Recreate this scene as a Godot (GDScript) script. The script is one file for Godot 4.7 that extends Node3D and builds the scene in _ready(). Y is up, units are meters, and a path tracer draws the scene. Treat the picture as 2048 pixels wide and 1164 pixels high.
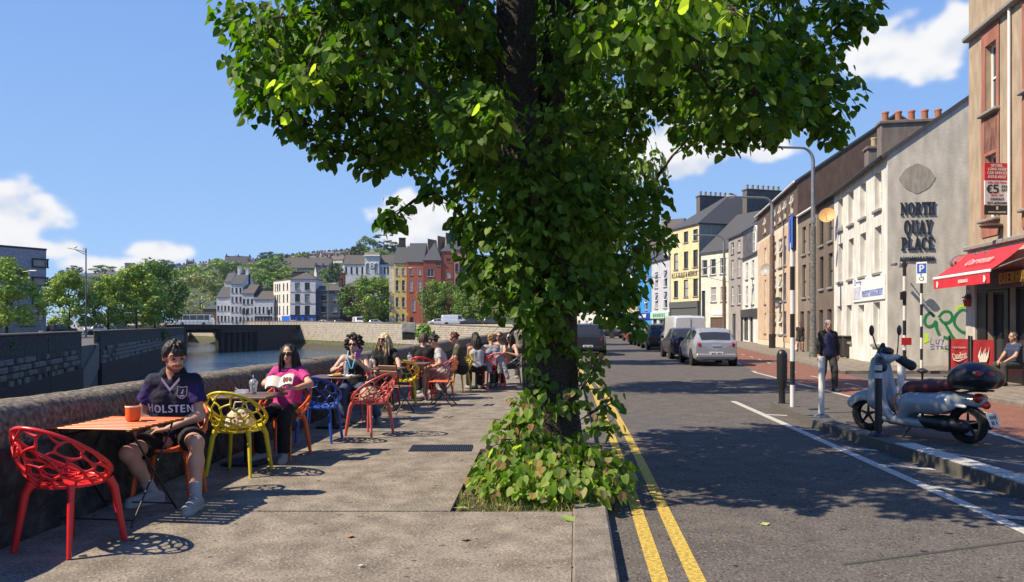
extends Node3D
# Quayside street with cafe tables along a river wall. World: y up, the street runs towards -z; pavement level is y = 0.
const FOC := 1500.0
var rng := RandomNumberGenerator.new()
var taken := {}
var M := {}
var T := {}

# ---------- mesh collector ----------
class MB:
	var v := PackedVector3Array()
	var n := PackedVector3Array()
	var c := PackedColorArray()
	var uv := PackedVector2Array()
	var ix := PackedInt32Array()
	var col := Color(1, 1, 1)
	var used_uv := false
	func vert(p: Vector3, nn: Vector3, t := Vector2.ZERO) -> int:
		v.append(p); n.append(nn); c.append(col); uv.append(t)
		return v.size() - 1
	func tri(a: Vector3, b: Vector3, d: Vector3) -> void:
		var nn := (b - a).cross(d - a).normalized()
		var i := vert(a, nn); vert(b, nn); vert(d, nn)
		ix.append(i); ix.append(i + 2); ix.append(i + 1)
	# corners anticlockwise seen from outside
	func quad(a: Vector3, b: Vector3, d: Vector3, e: Vector3) -> void:
		var nn := (b - a).cross(e - a)
		if nn.length_squared() < 1e-14: nn = (d - b).cross(e - b)
		nn = nn.normalized()
		var i := vert(a, nn, Vector2(0, 0)); vert(b, nn, Vector2(1, 0)); vert(d, nn, Vector2(1, 1)); vert(e, nn, Vector2(0, 1))
		ix.append(i); ix.append(i + 2); ix.append(i + 1); ix.append(i); ix.append(i + 3); ix.append(i + 2)
	func box(ce: Vector3, s: Vector3, b := Basis.IDENTITY) -> void:
		var h := s / 2.0
		var p := []
		for k in 8:
			p.append(ce + b * Vector3(h.x if k & 1 else -h.x, h.y if k & 2 else -h.y, h.z if k & 4 else -h.z))
		quad(p[4], p[5], p[7], p[6]); quad(p[1], p[0], p[2], p[3]); quad(p[5], p[1], p[3], p[7])
		quad(p[0], p[4], p[6], p[2]); quad(p[6], p[7], p[3], p[2]); quad(p[0], p[1], p[5], p[4])
	func rbox(ce: Vector3, s: Vector3, r := 0.01, b := Basis.IDENTITY) -> void:
		var h := s / 2.0
		r = minf(r, minf(h.x, minf(h.y, h.z)) * 0.9)
		var q := func(sx, sy, sz, ax): # corner vertex that lies on the face of axis ax
			var e := Vector3((h.x - (0.0 if ax == 0 else r)) * sx, (h.y - (0.0 if ax == 1 else r)) * sy, (h.z - (0.0 if ax == 2 else r)) * sz)
			return ce + b * e
		for s1 in [-1, 1]:
			if s1 > 0:
				quad(q.call(1, -1, 1, 0), q.call(1, -1, -1, 0), q.call(1, 1, -1, 0), q.call(1, 1, 1, 0))
				quad(q.call(-1, 1, 1, 1), q.call(1, 1, 1, 1), q.call(1, 1, -1, 1), q.call(-1, 1, -1, 1))
				quad(q.call(-1, -1, 1, 2), q.call(1, -1, 1, 2), q.call(1, 1, 1, 2), q.call(-1, 1, 1, 2))
			else:
				quad(q.call(-1, -1, -1, 0), q.call(-1, -1, 1, 0), q.call(-1, 1, 1, 0), q.call(-1, 1, -1, 0))
				quad(q.call(-1, -1, -1, 1), q.call(1, -1, -1, 1), q.call(1, -1, 1, 1), q.call(-1, -1, 1, 1))
				quad(q.call(1, -1, -1, 2), q.call(-1, -1, -1, 2), q.call(-1, 1, -1, 2), q.call(1, 1, -1, 2))
			for s2 in [-1, 1]:
				var f: bool = s1 * s2 > 0
				_q(f, q.call(s1, s2, -1, 1), q.call(s1, s2, 1, 1), q.call(s1, s2, 1, 0), q.call(s1, s2, -1, 0))
				_q(f, q.call(-1, s1, s2, 2), q.call(1, s1, s2, 2), q.call(1, s1, s2, 1), q.call(-1, s1, s2, 1))
				_q(not f, q.call(s1, -1, s2, 2), q.call(s1, 1, s2, 2), q.call(s1, 1, s2, 0), q.call(s1, -1, s2, 0))
				for s3 in [-1, 1]:
					if s1 * s2 * s3 > 0: tri(q.call(s1, s2, s3, 0), q.call(s1, s2, s3, 1), q.call(s1, s2, s3, 2))
					else: tri(q.call(s1, s2, s3, 0), q.call(s1, s2, s3, 2), q.call(s1, s2, s3, 1))
	func _q(f: bool, a: Vector3, b: Vector3, d: Vector3, e: Vector3) -> void:
		if not f: quad(a, e, d, b)
		else: quad(a, b, d, e)
	# smooth sheet: rows of points; outward is (along row) x (to next row)
	func grid(rows: Array, wrap := false, uvs := Vector2(1, 1)) -> void:
		var h := rows.size()
		var w: int = rows[0].size()
		var base := v.size()
		for j in h:
			for i in w:
				var i0 := (i - 1 + w) % w if wrap else maxi(i - 1, 0)
				var i1 := (i + 1) % w if wrap else mini(i + 1, w - 1)
				var du: Vector3 = rows[j][i1] - rows[j][i0]
				var dv: Vector3 = rows[mini(j + 1, h - 1)][i] - rows[maxi(j - 1, 0)][i]
				var nn := du.cross(dv)
				if nn.length_squared() < 1e-16:
					var j2 := 1 if j == 0 else h - 2
					du = rows[j2][i1] - rows[j2][i0]
					nn = du.cross(dv)
				vert(rows[j][i], nn.normalized() if nn.length_squared() > 1e-18 else Vector3.UP, Vector2(uvs.x * i / maxf(1, w - 1), uvs.y * j / maxf(1, h - 1)))
		for j in h - 1:
			for i in (w if wrap else w - 1):
				var a := base + j * w + i
				var b := base + j * w + (i + 1) % w
				var d := b + w
				var e := a + w
				ix.append(a); ix.append(d); ix.append(b); ix.append(a); ix.append(e); ix.append(d)
	func tube(pts: Array, rad, sides := 8, caps := true, flat := 1.0) -> void:
		var rows := []
		var up := Vector3.UP
		var t0: Vector3 = (pts[1] - pts[0]).normalized()
		if absf(t0.dot(up)) > 0.95: up = Vector3.RIGHT
		var x := up.cross(t0).normalized()
		for k in pts.size():
			var t: Vector3 = (pts[mini(k + 1, pts.size() - 1)] - pts[maxi(k - 1, 0)]).normalized()
			x = (x - t * x.dot(t)).normalized()
			var y := t.cross(x)
			var r: float = rad[k] if rad is Array else rad
			var ring := []
			for s in sides:
				var a := TAU * s / sides
				ring.append(pts[k] + x * cos(a) * r + y * sin(a) * r * flat)
			rows.append(ring)
		grid(rows, true)
		if caps:
			for e in [0, rows.size() - 1]:
				var ce: Vector3 = pts[e]
				for s in sides:
					if e == 0: tri(ce, rows[e][(s + 1) % sides], rows[e][s])
					else: tri(ce, rows[e][s], rows[e][(s + 1) % sides])
	# profile: array of Vector2(radius, y); bottom to top gives an outward surface
	func lathe(prof: Array, ce := Vector3.ZERO, segs := 16, b := Basis.IDENTITY) -> void:
		var rows := []
		for p in prof:
			var ring := []
			for s in segs:
				var a := -TAU * s / segs
				ring.append(ce + b * Vector3(cos(a) * p.x, p.y, sin(a) * p.x))
			rows.append(ring)
		grid(rows, true)
	func ball(ce: Vector3, r, segs := 12, rings := 8) -> void:
		var rr: Vector3 = r if r is Vector3 else Vector3(r, r, r)
		var rows := []
		for j in rings + 1:
			var t := PI * j / rings
			var ring := []
			for s in segs:
				var a := -TAU * s / segs
				ring.append(ce + Vector3(sin(t) * cos(a) * rr.x, -cos(t) * rr.y, sin(t) * sin(a) * rr.z))
			rows.append(ring)
		grid(rows, true)
	# polygon in the xy plane (anticlockwise), from z0 to z1 (z1 > z0), in basis b at o
	func prism(poly: PackedVector2Array, z0: float, z1: float, o := Vector3.ZERO, b := Basis.IDENTITY) -> void:
		if Geometry2D.is_polygon_clockwise(poly): poly.reverse()
		var t := Geometry2D.triangulate_polygon(poly)
		var f := func(p: Vector2, z: float) -> Vector3: return o + b * Vector3(p.x, p.y, z)
		for k in range(0, t.size(), 3):
			var a := poly[t[k]]
			var d := poly[t[k + 1]]
			var e := poly[t[k + 2]]
			if (d - a).cross(e - a) < 0.0:
				var x := d
				d = e
				e = x
			tri(f.call(a, z1), f.call(d, z1), f.call(e, z1))
			tri(f.call(a, z0), f.call(e, z0), f.call(d, z0))
		for k in poly.size():
			var a := poly[k]
			var d := poly[(k + 1) % poly.size()]
			quad(f.call(a, z0), f.call(d, z0), f.call(d, z1), f.call(a, z1))
	func mesh() -> ArrayMesh:
		var arr := []
		arr.resize(Mesh.ARRAY_MAX)
		arr[Mesh.ARRAY_VERTEX] = v; arr[Mesh.ARRAY_NORMAL] = n; arr[Mesh.ARRAY_COLOR] = c; arr[Mesh.ARRAY_TEX_UV] = uv; arr[Mesh.ARRAY_INDEX] = ix
		var m := ArrayMesh.new()
		if v.size() > 0: m.add_surface_from_arrays(Mesh.PRIMITIVE_TRIANGLES, arr)
		return m

# ---------- naming ----------
func numbered(called: String) -> String:
	var k: int = taken.get(called, 0)
	taken[called] = k + 1
	return called if k == 0 else "%s_%03d" % [called, k]
func tag(o: Node, label: String, category := "", group := "", kind := "") -> Node:
	if label: o.set_meta("label", label)
	if category: o.set_meta("category", category)
	if group: o.set_meta("group", group)
	if kind: o.set_meta("kind", kind)
	return o
func thing(called: String, label: String, category: String, p := Vector3.ZERO, turn := 0.0, group := "") -> Node3D:
	var o := Node3D.new()
	o.name = numbered(called)
	add_child(o)
	o.position = p
	o.rotation.y = turn
	tag(o, label, category, group)
	return o
func part(called: String, m, material: Material, parent: Node = null) -> MeshInstance3D:
	var o := MeshInstance3D.new()
	o.mesh = m.mesh() if m is MB else m
	o.material_override = material
	if parent == null:
		o.name = numbered(called)
		add_child(o)
	else:
		o.name = called
		parent.add_child(o, true)
	return o
func ground(called: String, m, material: Material) -> MeshInstance3D:
	var o := part(called, m, material)
	o.set_meta("kind", "structure")
	return o
# a photograph column u, row v at d metres ahead, as a point of the place; gp: the ground point seen there
func at(u: float, v: float, d: float) -> Vector3:
	return Vector3((u - 1024.0) / FOC * d, 1.5 - (v - 650.0) / FOC * d, -d)
func gp(u: float, v: float, y := 0.0) -> Vector3:
	return at(u, v, (1.5 - y) * FOC / (v - 650.0))
func P(x: float, d: float, y := 0.0) -> Vector3:
	return Vector3(x, y, -d)

# ---------- materials ----------
func lin(r: float, g: float, b: float) -> Color:
	return Color(r, g, b).linear_to_srgb()
func noise_tex(seed_: int, freq: float, lo: float, hi: float, oct := 4, cell := false, normal := 0.0, size := 512, ridged := false) -> NoiseTexture2D:
	var f := FastNoiseLite.new()
	f.seed = seed_
	f.frequency = freq
	f.noise_type = FastNoiseLite.TYPE_CELLULAR if cell else FastNoiseLite.TYPE_SIMPLEX_SMOOTH
	f.fractal_octaves = oct
	if ridged: f.fractal_type = FastNoiseLite.FRACTAL_RIDGED
	var t := NoiseTexture2D.new()
	t.width = size; t.height = size
	t.seamless = true
	t.noise = f
	if normal > 0.0:
		t.as_normal_map = true
		t.bump_strength = normal
	else:
		var g := Gradient.new()
		g.set_color(0, Color(lo, lo, lo)); g.set_color(1, Color(hi, hi, hi))
		t.color_ramp = g
	return t
func mat(called: String, c: Color, rough := 0.8, tex := "", scale := 1.0, norm := "", nstr := 0.6, metal := 0.0) -> StandardMaterial3D:
	var m := StandardMaterial3D.new()
	m.resource_name = called
	m.albedo_color = c
	m.roughness = rough
	m.metallic = metal
	if tex: m.albedo_texture = T[tex]
	if norm:
		m.normal_enabled = true
		m.normal_texture = T[norm]
		m.normal_scale = nstr
	if tex or norm:
		m.uv1_triplanar = true
		m.uv1_world_triplanar = true
		m.uv1_scale = Vector3(scale, scale, scale)
	M[called] = m
	return m
func vmat(called: String, rough := 0.7, tex := "", scale := 1.0, norm := "", nstr := 0.5) -> StandardMaterial3D:
	var m := mat(called, Color.WHITE, rough, tex, scale, norm, nstr)
	m.vertex_color_use_as_albedo = true
	return m
func paint(c: Color, rough := 0.85, tex := "stain", scale := 0.35) -> StandardMaterial3D:
	var key := "paint" + c.to_html() + tex + str(rough) + str(scale)
	if not M.has(key): mat(key, c, rough, tex, scale, "fine_n", 0.08).uv1_scale = Vector3(scale, scale * 0.3, scale)
	return M[key]
func plain(c: Color, rough := 0.5, metal := 0.0) -> StandardMaterial3D:
	var key := "plain" + c.to_html() + str(rough) + str(metal)
	if not M.has(key): mat(key, c, rough, "", 1.0, "", 0.0, metal)
	return M[key]
func hexc(s: String) -> Color:
	return Color.html(s)
func textures() -> void:
	T.fine = noise_tex(1, 0.12, 0.55, 1.0, 3)
	T.speck = noise_tex(2, 0.22, 0.35, 1.0, 2)
	T.stain = noise_tex(3, 0.014, 0.78, 1.0, 5)
	T.aggregate = speckle(901, 0.78, 0.2, 0.30)
	T.tar = speckle(902, 0.74, 0.10, 0.42)
	T.blotch = noise_tex(4, 0.02, 0.45, 1.0, 6)
	T.stone = noise_tex(5, 0.03, 0.3, 1.0, 6)
	T.bark = noise_tex(6, 0.05, 0.25, 1.0, 5, false, 0.0, 512, true)
	T.fine_n = noise_tex(7, 0.15, 0, 1, 3, false, 4.0)
	T.stone_n = noise_tex(8, 0.03, 0, 1, 6, false, 10.0)
	T.bark_n = noise_tex(9, 0.05, 0, 1, 5, false, 14.0, 512, true)
	T.wave_n = noise_tex(10, 0.02, 0, 1, 4, false, 6.0)
	T.lichen = noise_tex(11, 0.07, 0.3, 1.0, 5)
	T.grain = noise_tex(12, 0.06, 0.6, 1.0, 4)
	T.speck_n = noise_tex(13, 0.25, 0, 1, 2, false, 5.0)

# exposed aggregate: broad patches, grains of light and dark stone, a few dark stains
func speckle(sd: int, base: float, patch: float, grain: float) -> ImageTexture:
	var n := 768
	var f := FastNoiseLite.new()
	f.seed = sd
	f.frequency = 0.012
	f.fractal_octaves = 4
	var r := RandomNumberGenerator.new()
	r.seed = sd
	var data := PackedByteArray()
	data.resize(n * n)
	for y in n:
		for x in n:
			# seamless by blending the borders
			var a := f.get_noise_2d(x, y)
			var wx := clampf((x - (n - 128)) / 128.0, 0, 1)
			var wy := clampf((y - (n - 128)) / 128.0, 0, 1)
			if wx > 0.0: a = lerpf(a, f.get_noise_2d(x - n, y), wx)
			if wy > 0.0: a = lerpf(a, f.get_noise_2d(x, y - n), wy)
			var g := r.randf()
			var v := base + a * patch + (g - 0.5) * grain * 0.55
			data[y * n + x] = int(clampf(v, 0.05, 1.0) * 255.0)
	for k in 26000:
		var x := r.randi() % (n - 2)
		var y := r.randi() % (n - 2)
		var d := r.randf_range(-1.0, 1.0)
		var v := int(clampf(base + d * grain, 0.1, 1.0) * 255.0)
		for q in [0, 1, n, n + 1]: data[y * n + x + q] = v
	# trodden spots
	for k in 70:
		var cx := r.randi_range(8, n - 9)
		var cy := r.randi_range(8, n - 9)
		var rad := r.randf_range(1.5, 5.0)
		var dark := r.randf_range(0.55, 0.8)
		for y in range(-6, 7):
			for x in range(-6, 7):
				if x * x + y * y * 1.4 < rad * rad: data[(cy + y) * n + cx + x] = int(data[(cy + y) * n + cx + x] * dark)
	return ImageTexture.create_from_image(Image.create_from_data(n, n, false, Image.FORMAT_L8, data))
func _ready() -> void:
	rng.seed = 20240601
	var cam := Camera3D.new()
	cam.name = "camera"
	add_child(cam)
	cam.position = Vector3(0, 1.5, 0)
	cam.projection = Camera3D.PROJECTION_FRUSTUM
	cam.near = 0.05
	cam.far = 4000.0
	cam.size = 1164.0 / FOC * cam.near
	cam.frustum_offset = Vector2(0, 68.0 / FOC * cam.near)
	cam.current = true
	var sun := DirectionalLight3D.new()
	sun.name = "sun"
	add_child(sun)
	sun.light_color = Color(1.0, 0.93, 0.82)
	sun.light_energy = 1.6
	sun.light_angular_distance = 0.5
	sun.shadow_enabled = true
	sun.look_at_from_position(Vector3(-63, 74, 17), Vector3.ZERO, Vector3.UP)
	textures()
	var we := WorldEnvironment.new()
	we.name = "world_environment"
	var e := Environment.new()
	e.background_mode = Environment.BG_SKY
	e.sky = make_sky()
	e.background_energy_multiplier = 1.0
	e.tonemap_mode = Environment.TONE_MAPPER_LINEAR
	e.tonemap_exposure = 1.62
	e.sdfgi_enabled = true
	e.ssao_enabled = true
	e.ssil_enabled = true
	e.fog_enabled = true
	e.fog_density = 0.00009
	e.fog_light_color = Color(0.72, 0.82, 0.95)
	we.environment = e
	add_child(we)
	make_materials()
	make_crowns()
	near_ground()
	river_and_land()
	quay_wall()
	opposite_quay()
	bridge()
	far_bank()
	hillside()
	street_row()
	bar_building()
	near_tree()
	street_trees()
	opposite_trees()
	chairs_and_tables()
	people()
	vehicles()
	scooter()
	street_furniture()
	small_things()

func make_sky() -> Sky:
	var w := 2048
	var h := 1024
	var data := PackedFloat32Array()
	data.resize(w * h * 3)
	var nz := FastNoiseLite.new()
	nz.seed = 77
	nz.frequency = 1.0
	nz.fractal_octaves = 6
	# clouds: centre column, row, half width, half height (in photograph units), strength
	var cl := []
	for q in CLOUDS:
		var dv := at(q[0], q[1], 100.0) - Vector3(0, 1.5, 0)
		cl.append([atan2(dv.x, -dv.z), atan2(dv.y, Vector2(dv.x, dv.z).length()), q[2] / 1500.0, q[3] / 1500.0, q[4]])
	for y in h:
		var el := (0.5 - (y + 0.5) / h) * PI
		var t := clampf(sin(maxf(el, 0.0)), 0.0, 1.0)
		var base := SKY_LOW.lerp(SKY_HIGH, pow(t, SKY_CURVE))
		if el < 0.0: base = SKY_LOW * 0.55
		for x in w:
			var az := wrapf((x + 0.5) / w * TAU, -PI, PI)
			var c := base
			if el > 0.0 and el < 0.7:
				var cov := 0.0
				for q in cl:
					var dx: float = wrapf(az - q[0], -PI, PI) / q[2]
					if absf(dx) > 1.6: continue
					var dy: float = (el - q[1]) / q[3]
					if absf(dy) > 1.8: continue
					if dy < 0.0: dy *= 1.5
					cov = maxf(cov, (1.0 - sqrt(dx * dx + dy * dy) * 0.85) * q[4])
				if cov > 0.02:
					var n1 := nz.get_noise_3d(cos(el) * sin(az) * 13.0, sin(el) * 20.0, cos(el) * cos(az) * 13.0)
					var a := smoothstep(0.2, 0.5, cov + n1 * 0.75) * smoothstep(0.02, 0.15, cov)
					if a > 0.0:
						var n2 := nz.get_noise_3d(cos(el) * sin(az) * 13.0, (sin(el) + 0.015) * 20.0, cos(el) * cos(az) * 13.0)
						var lit := clampf(0.75 + (n1 - n2) * 1.4, 0.0, 1.0)
						c = c.lerp(CLOUD_DARK.lerp(CLOUD_LIT, lit), a)
			var k := (y * w + x) * 3
			data[k] = c.r; data[k + 1] = c.g; data[k + 2] = c.b
	var im := Image.create_from_data(w, h, false, Image.FORMAT_RGBF, data.to_byte_array())
	var pm := PanoramaSkyMaterial.new()
	pm.panorama = ImageTexture.create_from_image(im)
	var s := Sky.new()
	s.sky_material = pm
	return s
const SKY_LOW := Color(0.32, 0.49, 0.68)
const SKY_HIGH := Color(0.03, 0.12, 0.44)
const SKY_CURVE := 0.5
const CLOUD_LIT := Color(0.59, 0.59, 0.60)
const CLOUD_DARK := Color(0.42, 0.46, 0.53)
const CLOUDS := [[10, 445, 95, 80, 0.95], [90, 500, 90, 38, 0.75], [295, 503, 75, 26, 0.8], [230, 532, 130, 22, 0.8], [830, 430, 110, 50, 0.85], [880, 470, 130, 60, 0.8], [1400, 285, 210, 85, 1.35], [1340, 340, 120, 50, 1.1], [1590, 245, 70, 30, 0.8], [1830, 105, 140, 75, 1.0], [1910, 60, 110, 60, 0.9], [2500, 250, 300, 90, 0.9], [-500, 400, 300, 110, 0.9], [3600, 400, 500, 200, 0.8]]
# ---------- smooth bodies ----------
# a prim is [kind, a, b, ra, rb, colour, cut]: kind 0 tapered capsule (cut 1 flattens it at b, 2 at a, 3 at both), 1 ellipsoid (a centre, b radii, ra a Basis), 2 carves an ellipsoid away
func cap(a: Vector3, b: Vector3, ra: float, rb: float, c := Color.WHITE, cut := 0) -> Array:
	return [0, a, b, ra, rb, c, cut]
func ell(ce: Vector3, r: Vector3, c := Color.WHITE, b := Basis.IDENTITY, kind := 1) -> Array:
	return [kind, ce, r, b, 0.0, c, 0]
func sdf_mesh(prims: Array, cell: float, k: float, mb: MB = null, bump := 0.0, bfreq := 60.0) -> MB:
	if mb == null: mb = MB.new()
	var lo := Vector3(1e9, 1e9, 1e9)
	var hi := -lo
	var boxes := []
	var pad := k * 0.7 + cell * 2.5
	for p in prims:
		var bl: Vector3
		var bh: Vector3
		if p[0] == 0:
			var r := maxf(p[3], p[4])
			bl = p[1].min(p[2]) - Vector3(r, r, r)
			bh = p[1].max(p[2]) + Vector3(r, r, r)
		else:
			var r: float = maxf(p[2].x, maxf(p[2].y, p[2].z))
			var bb: Basis = p[3]
			if bb == Basis.IDENTITY:
				bl = p[1] - p[2]
				bh = p[1] + p[2]
			else:
				bl = p[1] - Vector3(r, r, r)
				bh = p[1] + Vector3(r, r, r)
		bl -= Vector3(pad, pad, pad)
		bh += Vector3(pad, pad, pad)
		boxes.append([bl, bh])
		if p[0] != 2:
			lo = lo.min(bl)
			hi = hi.max(bh)
	var nx := int((hi.x - lo.x) / cell) + 2
	var ny := int((hi.y - lo.y) / cell) + 2
	var nz := int((hi.z - lo.z) / cell) + 2
	var total := nx * ny * nz
	var f := PackedFloat32Array()
	f.resize(total)
	f.fill(9.0)
	var best := PackedFloat32Array()
	best.resize(total)
	best.fill(9.0)
	var id := PackedInt32Array()
	id.resize(total)
	var sx := 1
	var sy := nx
	var sz := nx * ny
	var nzs := FastNoiseLite.new()
	nzs.seed = 5
	nzs.frequency = bfreq
	nzs.fractal_octaves = 2
	for q in prims.size():
		var p: Array = prims[q]
		var i0 := maxi(0, int((boxes[q][0].x - lo.x) / cell))
		var i1 := mini(nx - 1, int((boxes[q][1].x - lo.x) / cell) + 1)
		var j0 := maxi(0, int((boxes[q][0].y - lo.y) / cell))
		var j1 := mini(ny - 1, int((boxes[q][1].y - lo.y) / cell) + 1)
		var k0 := maxi(0, int((boxes[q][0].z - lo.z) / cell))
		var k1 := mini(nz - 1, int((boxes[q][1].z - lo.z) / cell) + 1)
		var kind: int = p[0]
		var a: Vector3 = p[1]
		var b: Vector3 = p[2]
		var ba := b - a
		var bb := maxf(ba.length_squared(), 1e-9)
		var bn := ba.normalized()
		var ra: float = 0.0
		var rb: float = p[4]
		var inv := Basis.IDENTITY
		var turned := false
		var cut: int = p[6]
		if kind == 0:
			ra = p[3]
		else:
			var bs: Basis = p[3]
			turned = bs != Basis.IDENTITY
			inv = bs.inverse()
		var ir := Vector3.ONE
		var rmin := 0.0
		if kind > 0:
			ir = Vector3(1.0 / b.x, 1.0 / b.y, 1.0 / b.z)
			rmin = minf(b.x, minf(b.y, b.z))
		for kk in range(k0, k1 + 1):
			for jj in range(j0, j1 + 1):
				var at_ := kk * sz + jj * sy + i0
				var pos := lo + Vector3(i0, jj, kk) * cell
				for ii in range(i0, i1 + 1):
					var d: float
					if kind == 0:
						var pa := pos - a
						var h := clampf(pa.dot(ba) / bb, 0.0, 1.0)
						d = (pa - ba * h).length() - (ra + (rb - ra) * h)
						if cut & 1: d = maxf(d, (pos - b).dot(bn))
						if cut & 2: d = maxf(d, -(pos - a).dot(bn))
					else:
						var pe := pos - a
						if turned: pe = inv * pe
						pe = pe * ir
						var e0 := pe.length()
						var e1 := (pe * ir).length()
						d = e0 * (e0 - 1.0) / e1 if e1 > 1e-6 else -rmin
					if kind == 2:
						var o2 := f[at_]
						var hh2 := maxf(k * 0.5 - absf(o2 + d), 0.0)
						f[at_] = maxf(o2, -d) + (hh2 * hh2 / (k * 2.0) if k > 0.0 else 0.0)
					else:
						var o := f[at_]
						var hh := maxf(k - absf(o - d), 0.0)
						f[at_] = minf(o, d) - (hh * hh / (4.0 * k) if hh > 0.0 else 0.0)
						if d < best[at_]:
							best[at_] = d
							id[at_] = q
					at_ += 1
					pos.x += cell
	if bump > 0.0:
		for kk in nz:
			for jj in ny:
				var at_ := kk * sz + jj * sy
				for ii in nx:
					if absf(f[at_]) < bump + cell * 2.0:
						f[at_] += bump * nzs.get_noise_3d(lo.x + ii * cell, lo.y + jj * cell, lo.z + kk * cell)
					at_ += 1
	# surface nets
	var vid := PackedInt32Array()
	vid.resize(total)
	vid.fill(-1)
	var offs := [0, sx, sy, sx + sy, sz, sx + sz, sy + sz, sx + sy + sz]
	var edges := [[0, 1], [2, 3], [4, 5], [6, 7], [0, 2], [1, 3], [4, 6], [5, 7], [0, 4], [1, 5], [2, 6], [3, 7]]
	var cpos := [Vector3(0, 0, 0), Vector3(1, 0, 0), Vector3(0, 1, 0), Vector3(1, 1, 0), Vector3(0, 0, 1), Vector3(1, 0, 1), Vector3(0, 1, 1), Vector3(1, 1, 1)]
	var base := mb.v.size()
	var cells := PackedInt32Array()
	var lim := cell * 1.8
	for kk in nz - 1:
		for jj in ny - 1:
			var row := kk * sz + jj * sy
			for ii in nx - 1:
				var o: int = row + ii
				var f0 := f[o]
				if f0 > lim or f0 < -lim: continue
				var neg := 0
				for q in 8:
					if f[o + offs[q]] < 0.0: neg += 1
				if neg == 0 or neg == 8: continue
				var sum := Vector3.ZERO
				var cnt := 0
				for ed in edges:
					var fa := f[o + offs[ed[0]]]
					var fb := f[o + offs[ed[1]]]
					if (fa < 0.0) != (fb < 0.0):
						sum += cpos[ed[0]].lerp(cpos[ed[1]], fa / (fa - fb))
						cnt += 1
				var pt := lo + (Vector3(ii, jj, kk) + sum / cnt) * cell
				var g := Vector3(f[o + sx] - f[o] + f[o + sx + sy] - f[o + sy] + f[o + sx + sz] - f[o + sz] + f[o + offs[7]] - f[o + sy + sz],
					f[o + sy] - f[o] + f[o + sx + sy] - f[o + sx] + f[o + sy + sz] - f[o + sz] + f[o + offs[7]] - f[o + sx + sz],
					f[o + sz] - f[o] + f[o + sx + sz] - f[o + sx] + f[o + sy + sz] - f[o + sy] + f[o + offs[7]] - f[o + sx + sy])
				mb.col = prims[id[o]][5]
				vid[o] = mb.vert(pt, g.normalized())
				cells.append(o)
	for o in cells:
		var s := f[o] < 0.0
		var iz := o / sz
		var iy := (o % sz) / sy
		var ixx := o % sy
		if iy > 0 and iz > 0 and (f[o + sx] < 0.0) != s: _netq(mb, vid, o, o - sy, o - sy - sz, o - sz, s)
		if ixx > 0 and iz > 0 and (f[o + sy] < 0.0) != s: _netq(mb, vid, o, o - sz, o - sz - sx, o - sx, s)
		if ixx > 0 and iy > 0 and (f[o + sz] < 0.0) != s: _netq(mb, vid, o, o - sx, o - sx - sy, o - sy, s)
	mb.col = Color.WHITE
	return mb
func _netq(mb: MB, vid: PackedInt32Array, a: int, b: int, d: int, e: int, s: bool) -> void:
	var i := vid[a]
	var j := vid[b]
	var k := vid[d]
	var l := vid[e]
	if i < 0 or j < 0 or k < 0 or l < 0: return
	# Godot wants clockwise seen from outside
	if s:
		mb.ix.append_array(PackedInt32Array([i, k, j, i, l, k]))
	else:
		mb.ix.append_array(PackedInt32Array([i, j, k, i, k, l]))
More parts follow.
